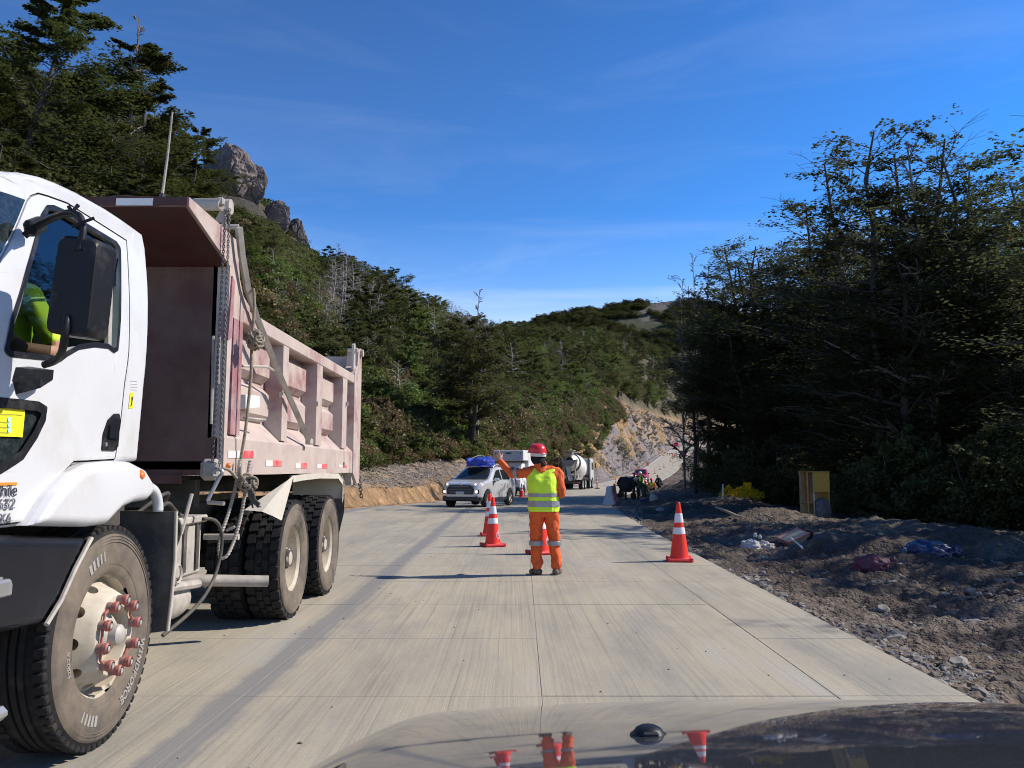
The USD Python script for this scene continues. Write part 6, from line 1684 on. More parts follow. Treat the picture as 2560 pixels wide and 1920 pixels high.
# the box van behind it ---------------------------------------------------
def box_van():
    th = -math.radians(16)
    c = thing('box_van', 'white box van with its cab under the front of the box, behind the silver car', 'van', (.45, 57.6, float(ZR(57.6))), th)
    W = 1.05
    put('cargo_box', span(-W, W, -1.2, 3.4, .95, 3.12, .03), M['box_white'], c)
    b2 = put('box_nose', span(-W, W, -2.55, -1.2, 2.42, 3.12, .03), M['box_white'], c)
    put('nose_panel', span(-W + .04, W - .04, -2.562, -2.548, 2.46, 3.08), M['box_front'], b2)
    put('logo', box(.02, -2.57, 2.92, .40, .01, .10, .004), M['ink'], b2)
    put('marker_lamp', cat_([box(.88, -2.57, 2.92, .08, .02, .08, .01)]), M['ink'], b2)
    put('marker_lamp', cat_([box(-.88, -2.57, 2.92, .08, .02, .08, .01)]), M['ink'], b2)
    for z in (1.4, 2.0, 2.6):
        put('box_rail', span(W - .01, W + .02, -1.15, 3.35, z, z + .04), M['box_white'], c)
    out = [(-2.85, .45), (-2.9, .75), (-2.80, 1.15), (-2.62, 1.25), (-2.15, 1.95), (-1.9, 2.30), (-1.3, 2.32), (-1.25, .45)]
    P = rounded(out, .05).difference(arch(-2.0, .36))
    win = rounded([(-2.35, 1.38), (-1.95, 1.98), (-1.42, 2.0), (-1.42, 1.38)], .04)
    ins = lambda y, z: .12 * np.clip((z - 1.2) / 1.1, 0, 1)
    b = put('cab', shell(P, [win], -.93, .93, .09, ins, .1), M['box_white'], c, smooth=38)
    for s in (-1, 1):
        g = skin(win.buffer(.01), P, .09, .925, ins, fine=.12)
        put('side_window', g if s > 0 else mirror_x(g), M['glass_dark'], b, smooth=True)
        put('mirror', cat_([box(s * 1.15, -2.25, 1.55, .10, .12, .34, .03), box(s * 1.03, -2.22, 1.5, .2, .03, .03)]), M['car_black'], c)
        put('headlight', moved(box(0, 0, 0, .3, .08, .2, .03), (s * .68, -2.86, .98), rz=-s * .3), M['headlight_glass'], c)
    put('windscreen', grid_mesh(np.stack([np.c_[np.linspace(-w_, w_, 7), y_ + .06 * np.linspace(-1, 1, 7) ** 2 - .015, np.full(7, z_ + .01)] for y_, z_, w_ in ((-2.58, 1.30, .78), (-2.36, 1.63, .75), (-2.13, 1.97, .70))], 0)), M['glass_dark'], b, smooth=True)
    put('grille', box(0, -2.87, .86, .9, .06, .24, .03), M['car_black'], c)
    put('bumper', span(-.92, .92, -2.96, -2.7, .40, .66, .05), M['car_black'], c)
    put('frame', cat_([span(-.45, .45, -2.4, 3.3, .6, .92), span(-.9, .9, 3.35, 3.45, .5, .7)]), M['chassis'], c)
    for y in (-2.0, 1.9):
        for s in (-1, 1):
            car_wheel(c, 'wheel', (s * .82, y, .36), .36, .24, rm='dusty_steel', spokes=0)
box_van()

# the concrete mixer lorry, going away ------------------------------------------
def mixer():
    th = -math.radians(15.5)
    c = thing('mixer_lorry', 'white-drummed concrete mixer lorry seen from behind, standing by the rock cutting', 'truck', (6.25, 82.3, float(ZR(82))), th)
    axis = V3(0, math.cos(.22), -math.sin(.22))
    dr = [(0, -2.35), (.42, -2.35), (.62, -2.1), (1.02, -1.0), (1.18, -.1), (1.18, .7), (1.0, 1.6), (.55, 2.0), (0, 2.05)]
    d = lathe(dr, 40, 'y')
    drum = put('drum', moved(d, (0, -.4, 2.25), rx=-.22), M['drum_white'], c, smooth=35)
    put('drum_band', moved(lathe([(.86, -1.50), (.93, -1.46), (.98, -1.32), (.92, -1.36)], 40, 'y'), (0, -.4, 2.25), rx=-.22), M['dark_steel'], drum, smooth=35)
    put('drum_mouth', moved(lathe([(.0, -2.37), (.36, -2.37), (.36, -2.2)], 24, 'y'), (0, -.4, 2.25), rx=-.22), M['cab_inside'], drum)
    hop = trimesh.convex.convex_hull(np.array([(s * .52, y, 3.75) for s in (-1, 1) for y in (-3.35, -2.3)] + [(s * .26, y, 3.15) for s in (-1, 1) for y in (-3.1, -2.6)]))
    put('hopper', hop, M['mixer_grey'], c)
    put('hopper_rim', span(-.58, .58, -3.4, -2.25, 3.72, 3.78, .01), M['dusty_steel'], c)
    put('hopper_stripe', box(0, -3.25, 3.48, .62, .12, .09, .01), M['nut_red'], c)
    vv = trimesh.convex.convex_hull(np.array([(s * .85, -2.95, 2.85) for s in (-1, 1)] + [(s * .85, -2.7, 2.85) for s in (-1, 1)] + [(s * .3, -3.1, 2.25) for s in (-1, 1)] + [(s * .3, -2.8, 2.25) for s in (-1, 1)]))
    put('collector', vv, M['mixer_grey'], c)
    for s in (-1, 1):
        put('pedestal_leg', tube([(s * .75, -2.5, 2.9), (s * .55, -2.6, 1.9), (s * .5, -2.6, 1.0)], .08, 8), M['dusty_steel'], c, smooth=True)
        put('ladder_rail', tube([(-1.05 + .25 * (s + 1) / 2 - .1, -3.0, .7), (-1.0 + .25 * (s + 1) / 2 - .1, -2.7, 3.1)], .022, 6), M['dark_steel'], c)
    for k in range(7):
        put('ladder_rung', tube([(-1.13, -2.97 + .035 * k, .9 + .32 * k), (-.88, -2.97 + .035 * k, .9 + .32 * k)], .018, 5), M['dark_steel'], c)
    ch = bend([(-.05, -3.05, 2.3), (.1, -3.3, 1.6), (.35, -3.7, .95)], 6)
    a_ = np.linspace(-PI * .95, -.05 * PI, 9)
    put('chute', grid_mesh(np.stack([p + np.c_[np.cos(a_) * .2, np.zeros(9), np.sin(a_) * .16 + .05] for p in ch], 0)), M['cloth_white'], c, smooth=True)
    put('chute_arm', tube([(-.5, -2.9, 1.2), (-.1, -3.3, 1.55)], .05, 6), M['dark_steel'], c)
    put('water_tank', moved(lathe([(0, -.6), (.27, -.6), (.3, -.55), (.3, .55), (.27, .6), (0, .6)], 24, 'x'), (.2, -2.2, 1.2)), M['mixer_grey'], c, smooth=35)
    put('frame', cat_([span(-.55, .55, -3.0, 4.2, .75, 1.05), span(-1.1, 1.1, -3.05, -2.9, .55, .8), span(-1.15, 1.15, 1.9, 2.0, 1.0, 1.4)]), M['chassis'], c)
    for s in (-1, 1):
        put('mudguard', grid_mesh(np.stack([np.c_[np.full(8, s * x_), np.linspace(-2.85, .7, 8), [.95, 1.12, 1.15, 1.15, 1.15, 1.15, 1.12, .95]] for x_ in (.70, 1.24)], 0)), M['dusty_steel'], c)
        put('tail_lamp', box(s * .95, -3.07, .68, .3, .04, .12, .01), M['tail_red'], c)
        for y in (-2.1, -.75, 1.9, 3.35):
            t = lathe([(.3, -.17), (.5, -.18), (.52, -.12), (.52, .12), (.5, .18), (.3, .17)], 26, 'x')
            w = put('wheel', moved(t, (s * 1.06, y, .52)), M['tyre_dark'], c, smooth=40)
            f = lathe([(0, .06), (.1, .06), (.12, 0), (.27, -.04), (.31, .17), (.33, .18)], 22, 'x')
            put('rim', moved(f if s > 0 else mirror_x(f), (s * 1.07, y, .52)), M['cloth_white'], w, smooth=40)
    cab = rounded([(2.35, .8), (2.35, 2.95), (2.5, 3.05), (3.9, 3.0), (4.25, 2.0), (4.3, .7)], .08).difference(arch(3.35, .52))
    wn = rounded([(2.9, 1.9), (2.9, 2.65), (3.75, 2.65), (4.0, 1.9)], .05)
    b = put('cab', shell(cab, [wn], -1.2, 1.2, .1, None, .12), M['mixer_green'], c, smooth=38)
    for s in (-1, 1):
        g = skin(wn.buffer(.01), cab, .1, 1.195, lambda y, z: 0 * y, fine=.15)
        put('side_window', g if s > 0 else mirror_x(g), M['glass_dark'], b)
        put('mirror', cat_([box(s * 1.42, 4.05, 2.35, .10, .16, .5, .03), tube([(s * 1.2, 4.0, 2.65), (s * 1.42, 4.05, 2.6)], .02, 6)]), M['car_black'], c)
    put('rear_wall', span(-.95, .95, 2.33, 2.345, 1.6, 2.85), M['mixer_green'], b)
    put('stack', tube([(1.0, 2.15, 1.0), (1.0, 2.15, 3.1)], .07, 10), M['dark_steel'], c)
mixer()

# red pickups ------------------------------------------------------------
def pickup(label, loc, rz):
    c = thing('red_pickup', label, 'pickup', loc, rz)
    out = [(-2.5, .38), (-2.55, .7), (-2.48, 1.0), (-1.25, 1.12), (-.55, 1.68), (-.35, 1.74), (.85, 1.74), (1.1, 1.12), (2.55, 1.10), (2.58, .45)]
    P = rounded(out, .04)
    for y in (-1.6, 1.5): P = P.difference(arch(y, .37))
    w1 = rounded([(-1.0, 1.17), (-.48, 1.6), (.08, 1.62), (.1, 1.17)], .03)
    w2 = rounded([(.17, 1.17), (.16, 1.62), (.75, 1.62), (.92, 1.17)], .03)
    ins = lambda y, z: .17 * np.clip((z - 1.05) / .65, 0, 1) + .1 * np.clip((-2.1 - y) / .45, 0, 1) ** 2
    b = put('body', shell(P, [w1, w2], -.91, .91, .08, ins, .12), M['pickup_red'], c, smooth=38)
    put('interior', cat_([span(-.7, .7, -.9, .9, .6, 1.1), span(-.75, .75, 1.15, 2.45, 1.0, 1.105)]), M['cab_inside'], c)
    for s in (-1, 1):
        for w_ in (w1, w2):
            g = skin(w_.buffer(.01), P, .08, .905, ins, fine=.15)
            put('side_window', g if s > 0 else mirror_x(g), M['glass_dark'], b)
        put('mirror', box(s * 1.03, -.85, 1.2, .2, .12, .17, .04), M['car_black'], c)
        put('headlight', moved(box(0, 0, 0, .36, .1, .17, .03), (s * .66, -2.5, .90), rz=-s * .25), M['headlight_on'] if s < 0 else M['headlight_glass'], c)
        for y in (-1.6, 1.5):
            car_wheel(c, 'wheel', (s * .78, y, .37), .37, .25)
    put('windscreen', grid_mesh(np.stack([np.c_[np.linspace(-w_, w_, 7), np.full(7, y_), np.full(7, z_)] for y_, z_, w_ in ((-1.22, 1.15, .74), (-.58, 1.67, .62))], 0)), M['glass_dark'], b)
    put('grille', box(0, -2.55, .86, .9, .06, .22, .03), M['car_black'], c)
    put('bumper', span(-.88, .88, -2.63, -2.45, .42, .64, .04), M['car_silver'], c)
    put('number_plate', box(0, -2.64, .56, .36, .01, .12), M['plate_white'], c)
    put('roll_bar', tube([(-.65, 1.2, 1.1), (-.6, 1.15, 1.75), (.6, 1.15, 1.75), (.65, 1.2, 1.1)], .035, 8), M['car_black'], c)
    return c
pk = pickup('nearer red pickup with a lit headlight, coming down behind the road gang', (at_y(1603, 1200, 108)[0], 108, float(ZR(108))), -math.radians(12))
dup(pk, (at_y(1707, 1140, 226)[0], 226, float(ZR(226))), -math.radians(15), 'farther red pickup, small, coming down the hill past the far cones')
dup(pk, (at_y(1687, 1118, 300)[0] + .6, 300, float(ZR(300))), PI - math.radians(18), 'tiny dark red vehicle at the far top of the road')

# ---------------------------------------------------------------- cones, posts, barriers
mat('cone_red', (0.78, 0.035, 0.018), 0.45, var=.08, scale=4, spec=.4)
mat('cone_base', (0.60, 0.028, 0.03), 0.55, var=.12, scale=6)
mat('cone_band', (0.72, 0.70, 0.72), 0.35, var=.08, scale=10)
mat('cone_print', (0.80, 0.72, 0.70), 0.5)
mat('post_orange', (0.70, 0.13, 0.045), 0.5, var=.1)
mat('barrier_grey', (0.47, 0.46, 0.50), 0.6, var=.1, scale=4)
mat('barrier_maroon', (0.20, 0.035, 0.04), 0.6, var=.2, scale=4)
def road_point(px, py):
    a, b = pix(px, py)
    ys = np.linspace(3, 330, 6000)
    g = EYE + b * ys - ZR(ys)
    k = np.nonzero(g < 0)[0]
    y = ys[k[0]] if len(k) else 300.0
    return np.array([a * y, y, float(ZR(y))])
def cone(label, loc, rz=0.0, H=.90):
    c = thing('traffic_cone', label, 'traffic cone', loc, rz)
    s = H / .90
    base = box(0, 0, .028 * s, .40 * s, .40 * s, .056 * s, .02 * s)
    put('base', cat_([base] + [box(x * .17 * s, y * .17 * s, .05 * s, .05 * s, .05 * s, .03 * s, .008) for x in (-1, 1) for y in (-1, 1)]), M['cone_base'], c)
    rad = lambda z: (.145 - (.145 - .030) * (z - .055) / .82) * s
    put('cone_body', lathe([(rad(.05) + .012 * s, .05 * s), (rad(.07), .075 * s), (rad(.85), .85 * s), (rad(.87) - .004, .885 * s), (rad(.87) - .014, .90 * s), (0, .90 * s)], 36), M['cone_red'], c, smooth=40)
    for z0, z1 in ((.415, .515), (.59, .73)):
        put('reflective_band', lathe([(rad(z0) + .001, z0 * s), (rad(z0) + .004, z0 * s + .003), (rad(z1) + .004, z1 * s - .003), (rad(z1) + .001, z1 * s)], 36), M['cone_band'], c, smooth=40)
    return c
c0 = cone('nearer orange-red cone left of the flagger, with a printed mark near its base', road_point(1232, 1366), .35)
arcp = [np.array([math.cos(a) * .045, math.sin(a) * .055]) for a in np.linspace(-.2, 5.2, 16)]
def on_cone(p):    # wrap a flat mark round the cone's right flank
    a = -.75 + p[0] / .125; z = .20 + p[1]
    r = .145 - .115 * (z - .055) / .82 + .002
    return (math.sin(a) * 0 + r * math.cos(a - PI / 2 + PI / 2 + 0) * 0 + r * math.sin(a + PI / 2 - .25), -r * math.cos(a + PI / 2 - .25), z)
put('printed_mark', tube([on_cone(p) for p in arcp] + [on_cone((.01, .08)), on_cone((.03, .11))], .006, 5), M['cone_print'], c0)
C2 = [(1224, 1340, 'cone just behind the lit cone left of the flagger, its tip peeking above', .1), (1352, 1385, 'cone hidden behind the flagger, only base and edges showing', .5), (1304, 1243, 'small cone beside the box van, behind the flagger\'s arm', .2), (1699, 1404, 'cone standing alone on the right edge of the concrete', -.12)]
for px, py, lab, rz in C2:
    dup(c0, road_point(px, py), rz, lab) if px != 1699 else cone(lab, road_point(px, py), rz)
far_cones = [(1661, 1135), (1668, 1136.5), (1674, 1138), (1681, 1139), (1686, 1141)]
for k, (px, py) in enumerate(far_cones):
    dup(c0, road_point(px, py), k * .4, ['leftmost', 'second from the left', 'middle', 'second from the right', 'rightmost'][k] + ' of five tiny red cones across the far uphill lane')
def post(label, loc, H=1.0):
    c = thing('lane_post', label, 'marker post', loc)
    put('base', box(0, 0, .04, .34, .28, .08, .02), M['tyre_dark'], c)
    put('tube', lathe([(.06, .06), (.055, .1), (.05, H - .03), (.035, H), (0, H)], 20), M['post_orange'], c, smooth=40)
    for z in (.55, .78):
        put('reflective_band', lathe([(.0525, z * H), (.055, z * H + .004), (.055, z * H + .09), (.0525, z * H + .095)], 20), M['cone_band'], c, smooth=40)
    return c
p0 = post('leaning orange post by the left gutter, between lorry and silver car', road_point(1026, 1253), 1.0)
place(p0, road_point(1024, 1254), 0, 1.02, tilt=(0, math.radians(5), 0))
for px, py, lab, sc in ((1493, 1222, 'orange post just right of the mixer lorry', 1.25), (1540, 1215, 'orange post between the mixer lorry and the red pickup', 1.0), (1637, 1184, 'slim post on the uphill centre line, nearest of the four', 1.05), (1650, 1175, 'slim post on the uphill centre line, left of the middle pair', 1.0), (1660, 1168.5, 'slim post on the uphill centre line, right of the middle pair', 1.0), (1676, 1154, 'slim post on the uphill centre line, smaller, under the far cones', 1.0), (1682, 1147, 'slim post on the uphill centre line, farthest, next to the far cones', .9)):
    dup(p0, road_point(px, py), 0.3, lab, sc=sc)
for px, py, lab in ((1597, 1177, 'yellow board standing at the left road edge above the nearer red pickup'), (1619, 1166, 'orange-brown board standing at the left road edge farther uphill')):
    l_ = road_point(px, py)
    b = thing('edge_board', lab, 'board', l_, .2)
    put('panel', box(0, 0, .55, .55, .06, .8, .01), mat('board_yellow', (.55, .36, .06), .6) if px < 1600 else mat('board_brown', (.42, .17, .05), .6), b)
    put('leg', box(-.2, .05, .1, .05, .05, .2), M['dark_steel'], b); put('leg', box(.2, .05, .1, .05, .05, .2), M['dark_steel'], b)
def barrier(label, loc, rz, m, h=.80, w=.52, ln=1.0):
    c = thing('road_barrier', label, 'barrier', loc, rz)
    k = h / .8; q = w / .52
    half = [(.26 * q, 0), (.26 * q, .07 * k), (.20 * q, .22 * k), (.105 * q, .60 * k), (.10 * q, .74 * k), (.085 * q, .80 * k)]
    prof = half + [(-x, z) for x, z in half[::-1]]
    put('shell', front_plate(rounded(prof, .012, 3), 0, ln), m, c, smooth=30)
    put('top_rib', box(0, ln / 2, h + .012, .14 * q, ln * .9, .03, .01), m, c)
    put('coupling', lathe([(.0, 0), (.03, 0), (.03, h * .9), (0, h * .9)], 12).apply_translation([0, ln + .02, .03]), M['dark_steel'], c)
b_ = road_point(1521, 1262)
barrier('pale grey plastic barrier end-on at the right road edge, nearest of three', b_, -.22, M['barrier_grey'])
barrier('dark red barrier close behind the pale grey one', (b_[0] + .42, b_[1] + 2.0, float(ZR(b_[1] + 2))), -.22, M['barrier_maroon'], .82, .5)
l_ = road_point(1553, 1241)
barrier('dark red barrier standing free, right of the black post', (l_[0], l_[1], l_[2] - .05), -.2, M['barrier_maroon'], .72, .5)
l_ = road_point(1536, 1250)
s_ = thing('black_post', 'thin black post between the two dark red barriers', 'post', (l_[0], l_[1], l_[2]))
put('stake', lathe([(.05, 0), (.05, .88), (.04, .92), (0, .92)], 12), M['dark_steel'], s_); put('foot', box(0, 0, .02, .25, .25, .04, .01), M['dark_steel'], s_)
# portable mixer of the gang: drum, frame, legs, wheels
l_ = verge_at(1573, 54)
pm = thing('portable_mixer', 'dark portable concrete mixer on legs beside the road gang', 'concrete mixer', l_, .6, sc=1.05)
put('drum', moved(lathe([(0, -.45), (.3, -.42), (.47, -.1), (.47, .15), (.28, .5), (.25, .5), (.42, .12), (0, -.3)], 26, 'y'), (-.25, 0, .95), rx=.5, rz=1.2), M['mixer_grey'] if False else mat('old_iron', (.03, .027, .027), .8, var=.4, scale=6), pm, smooth=35)
put('engine_box', box(.35, .1, 1.12, .62, .55, .55, .04), M['old_iron'], pm)
put('frame', cat_([box(0, .25, .55, 1.2, .08, .08), box(0, -.25, .55, 1.2, .08, .08), box(.5, 0, .55, .08, .5, .08), box(-.5, 0, .55, .08, .5, .08)]), M['old_iron'], pm)
for x in (-.5, .5):
    put('leg', box(x, -.25, .28, .08, .08, .55), M['old_iron'], pm)
    put('wheel', moved(lathe([(0, -.05), (.2, -.06), (.24, 0), (.2, .06), (0, .05)], 20, 'x'), (x * 1.15, .25, .24)), M['tyre_dark'], pm)
put('lid', box(.35, .1, 1.43, .68, .6, .05, .015), M['old_iron'], pm)

# ---------------------------------------------------------------- what lies on the verge
def ground_at(px, py):
    a, b = pix(px, py)
    ys = np.linspace(3, 120, 3000)
    g = EYE + b * ys - terr(a * ys, ys)
    k = np.nonzero(g < 0)[0]
    y = ys[k[0]]
    return np.array([a * y, y, float(terr(a * y, y)) + .03])
mat('sack_white', (0.50, 0.485, 0.46), 0.9, var=.15, scale=6, bump=.25, bscale=14, dust=((.3, .25, .2), .35, 5))
mat('bag_purple', (0.10, 0.022, 0.042), 0.65, var=.2, scale=5, bump=.2)
mat('bag_blue', (0.010, 0.018, 0.065), 0.3, var=.2, scale=5, bump=.3, bscale=9, coat=.3)
mat('scrap_white', (0.75, 0.76, 0.78), 0.3)
mat('sack_grey', (0.25, 0.245, 0.27), 0.7, var=.2, scale=7, bump=.2)
mat('ply_yellow', (0.34, 0.205, 0.025), 0.7, var=.2, scale=3)
mat('ply_frame', (0.33, 0.24, 0.12), 0.8, var=.2)
mat('wrap_mauve', (0.075, 0.06, 0.07), 0.4, var=.25, scale=6, bump=.4, bscale=8)
mat('tool_wood', (0.40, 0.30, 0.17), 0.7)
mat('stone_grey', (0.165, 0.150, 0.132), 0.92, var=.22, scale=7, bump=.4, bscale=18, dust=((.24, .20, .16), .3, 6))
mat('stone_brown', (0.165, 0.125, 0.09), 0.92, var=.25, scale=7, bump=.4, bscale=18)
mat('stone_pale', (0.25, 0.225, 0.19), 0.9, var=.2, scale=7, bump=.3, bscale=18)
def lump(r, seed, amp=.3, freq=2.2, sub=4, fold=0.0):
    m = trimesh.creation.icosphere(sub, 1.0)
    v = m.vertices
    n = meshkit.fbm(v * freq, 4, seed) - .5
    k = np.abs(meshkit.noise(v * freq * 1.7, seed + 9) - .5)
    m.vertices = v * (1 + amp * n - fold * (.5 - k))[:, None] * np.array(r)
    m.vertices[:, 2] = np.where(m.vertices[:, 2] < -.35 * r[2], -.35 * r[2] + .1 * (m.vertices[:, 2] + .35 * r[2]), m.vertices[:, 2])
    m.apply_translation([0, 0, .35 * r[2]])
    return m
def sack(name, label, cat, px, py, r, m, seed, rz=0.0, fold=.35, knots=(), up=0.0):
    l_ = ground_at(px, py)
    t = thing(name, label, cat, l_ + [0, r[1] * .5, up], rz)
    put('bag', lump(r, seed, .45, 1.8, 4, fold), M[m], t, smooth=True)
    for kx, ky, kz, s in knots:
        put('tied_end', moved(lump((s, s * .7, s * 1.5), seed + 5, .5, 2.4, 3, .4), (kx, ky, kz)), M[m], t, smooth=True)
    return t
sack('white_sack', 'crumpled pale grey cloth sack lying on the gravel right of the lone cone', 'sack', 1882, 1388, (.24, .2, .22), 'sack_white', 81, .3, .5, ((.10, 0, .30, .045), (.22, .02, .27, .04)))
t_ = stage.GetPrimAtPath('/World/white_sack')
put('bag', moved(lump((.22, .16, .19), 83, .5, 2.0, 4, .5), (.30, -.04, 0)), M['sack_white'], t_, smooth=True)
sack('purple_bag', 'dusty purple-red bag lying on the verge in front of the blue bag', 'bag', 2186, 1438, (.28, .18, .20), 'bag_purple', 85, -.1, .2, ((.33, .05, .10, .06),))
sack('blue_bag', 'shiny dark blue plastic bag on the verge behind the purple one', 'bag', 2330, 1402, (.44, .26, .22), 'bag_blue', 87, .1, .35, ((.5, 0, .04, .09), (-.42, -.05, .05, .07)))
sack('rubble_sack', 'small grey striped sack in front of the road gang', 'sack', 1652, 1284, (.20, .18, .16), 'sack_grey', 89, .4, .3)
for px, py, s, lab in ((2226, 1386, .05, 'white scrap between the purple and the blue bag'), (2312, 1414, .05, 'white scrap right below the blue bag'), (1627, 1282, .06, 'white scrap beside the small grey sack')):
    l_ = ground_at(px, py)
    put('white_scrap', moved(lump((s, s * .8, s * .55), int(px), .5, 2, 2, .3), l_), M['scrap_white'], smooth=True, label=lab, cat='litter')
# yellow plywood cupboard
l_ = ground_at(2035, 1300) ; l_ = np.array([pix(2035, 1200)[0] * 26, 26, float(terr(pix(2035, 1200)[0] * 26, 26))])
cb = thing('yellow_cupboard', 'yellow plywood cupboard, open on its left, standing before the dark trees', 'cupboard', l_, .12, sc=(.86, .9, .93))
put('door', span(-.17, .42, -.32, -.30, .92, 1.58, .006), M['ply_yellow'], cb)
put('side', span(.40, .42, -.30, .3, .1, 1.58), M['ply_yellow'], cb); put('back', span(-.42, .42, .28, .30, .1, 1.58), M['ply_frame'], cb)
put('roof', span(-.44, .44, -.34, .32, 1.58, 1.61), M['ply_yellow'], cb)
put('post', span(-.44, -.40, -.32, -.28, 0, 1.58), M['ply_yellow'], cb); put('post', span(-.21, -.17, -.32, -.28, 0, 1.58), M['ply_frame'], cb); put('post', span(.38, .42, -.30, -.26, 0, .95), M['ply_frame'], cb)
put('shelf', span(-.42, .40, -.28, .28, .55, .58), M['ply_frame'], cb)
put('inner_board', span(-.40, -.22, -.1, -.08, .62, 1.55), mat('faded_red', (.22, .06, .04), .7), cb)
put('paper', span(-.22, -.18, -.335, -.325, .62, .86), M['sack_white'], cb)
put('plastic_wrap', moved(lump((.37, .2, .52), 91, .25, 1.6, 4, .3), (.14, -.25, .10)), M['wrap_mauve'], cb, smooth=True)
# overturned barrow with red rim
l_ = np.array([pix(1988, 1330)[0] * 16.6, 16.6, float(terr(pix(1988, 1330)[0] * 16.6, 16.6)) + .03])
wb = thing('wheelbarrow', 'red-edged wheelbarrow tray tipped on its side by the cupboard', 'wheelbarrow', l_, .2, sc=.78, tilt=(0.2, -.35, 0))
tr = trimesh.convex.convex_hull(np.array([(x * .32, y * .25, .30) for x in (-1, 1) for y in (-1, 1)] + [(x * .18, y * .14, .04) for x in (-1, 1) for y in (-1, 1)]))
put('tray', tr, mat('tray_cream', (.40, .33, .22), .6), wb)
put('rim', tube([(-.33, -.26, .30), (.33, -.26, .30), (.33, .26, .30), (-.33, .26, .30), (-.33, -.26, .30)], .022, 6), M['nut_red_bright'], wb)
put('wheel', moved(lathe([(0, -.03), (.13, -.03), (.15, 0), (.13, .03), (0, .03)], 18, 'y'), (.42, 0, .14)), M['tyre_dark'], wb)
for s in (-1, 1):
    put('handle', tube([(.42, s * .05, .14), (-.25, s * .2, .12), (-.62, s * .26, .28)], .016, 6), M['dark_steel'], wb)
def stick(name, label, cat, a, b, ya, yb, r, m, lift=.05):
    p0 = np.array([pix(*a)[0] * ya, ya, 0]); p1 = np.array([pix(*b)[0] * yb, yb, 0])
    p0[2] = EYE + pix(*a)[1] * ya; p1[2] = EYE + pix(*b)[1] * yb
    p0[2] = max(p0[2], float(terr(p0[0], p0[1])) + lift); p1[2] = max(p1[2], float(terr(p1[0], p1[1])) + lift)
    c = (p0 + p1) / 2
    return put(name, tube([p0, c + [0, 0, .01], p1], r, 7), M[m], label=label, cat=cat)
stick('grey_stake', 'pale straight stick lying beside the white sack', 'stick', (1978, 1346), (2006, 1370), 15.6, 14.2, .018, 'cloth_white')
stick('plank', 'weathered plank on the dark ground left of the cupboard', 'plank', (1790, 1268), (1850, 1293), 27, 22, .04, 'tool_wood')
stick('thin_branch', 'thin pale branch on the dark ground before the cupboard', 'branch', (1872, 1272), (1932, 1294), 26, 22, .02, 'tool_wood')
stick('shovel_handle', 'shovel shaft leaning beside the road gang', 'shovel', (1620, 1216), (1627, 1234), 52, 49, .03, 'tool_wood')
stick('pick_handle', 'pale tool shaft lying across the dirt right of the gang', 'tool', (1627, 1234), (1642, 1228), 49, 50, .03, 'tool_wood')
l_ = on_ground(1806, 36)[0]
put('white_stake', tube([(l_[0], l_[1], l_[2]), (l_[0], l_[1], l_[2] + .75)], .035, 8), M['cloth_white'], label='white survey stake standing left of the yellow-flowered bushes', cat='stake')
for px, y, r, m, lab, sd in ((1634, 47, (.30, .22, .35), 'load_dust', 'tan and white cloth heap by the tool shafts', 3), (1617, 47.5, (.42, .25, .16), 'trousers_blue', 'blue work jacket thrown on the dirt heap', 5), (1610, 48, (.22, .2, .24), 'nut_red', 'red garment lying beside the blue jacket', 7)):
    x_ = pix(px, 1240)[0] * y
    put('clothing_heap', moved(lump(r, 200 + sd, .5, 2, 3, .4), (x_, y, float(terr(x_, y)) + .05)), M[m], smooth=True, label=lab, cat='clothes')
# far shelter
l_ = np.array([pix(1754, 1150)[0] * 205, 205, float(terr(pix(1754, 1150)[0] * 205, 205))])
sh = thing('site_shelter', 'small blue and yellow site shelter beside the far road', 'shelter', l_, .1)
put('roof', box(0, 0, 1.75, 1.7, 1.5, .08, .02), M['cloth_white'], sh); put('wall', span(-.75, .1, -.6, .6, .0, 1.7), mat('shelter_dark', (.03, .04, .07), .7), sh)
put('side_sheet', span(.1, .8, -.6, .6, .5, 1.7), mat('shelter_blue', (.05, .22, .45), .5), sh); put('panel', span(.05, .35, -.68, -.61, 0, 1.0), mat('shelter_yellow', (.65, .42, .05), .5), sh)
for x in (-.7, .7):
    put('leg', box(x, -.6, .85, .06, .06, 1.7), M['dark_steel'], sh)

# stones: those that can be picked apart are parts of the verge, the small gravel is one mass
verge_prim = stage.GetPrimAtPath('/World/verge')
rs = np.random.default_rng(31)
pick = {'stone_grey': .45, 'stone_brown': .33, 'stone_pale': .22}
def stone_mesh(r, seed, sub=1):
    m = trimesh.creation.icosphere(sub, 1.0)
    g = np.random.default_rng(seed)
    v = m.vertices * (1 + g.uniform(-.28, .22, (len(m.vertices), 1)))
    m.vertices = v * np.array(r)
    return m
n_st = 0
from scipy.interpolate import RegularGridInterpolator
for k in range(900):
    y = 3.8 + 16 * rs.random() ** 1.5
    x = float(XR(y)) + .1 + rs.random() ** 1.4 * (y * .62 - float(XR(y)) + .5)
    if not (.2 < x / y < .66): continue
    r = rs.choice([.03, .045, .065, .1], p=[.42, .36, .16, .06]) * rs.uniform(.8, 1.3)
    if r * 2 * FPX / y < 11: continue
    z = float(terr(x, y)) + .045
    s_ = stone_mesh((r, r * rs.uniform(.6, 1), r * rs.uniform(.45, .75)), 1000 + k)
    put('stone', moved(s_, (x, y, z + r * .1), rz=rs.uniform(0, 6.28), rx=rs.normal(0, .2)), M[rs.choice(list(pick), p=list(pick.values()))], verge_prim, smooth=False)
    n_st += 1
    if n_st >= 260: break
UsdGeom.Scope  # gravel
PROTO_ST = []
gp_ = UsdGeom.PointInstancer.Define(stage, '/World/gravel')
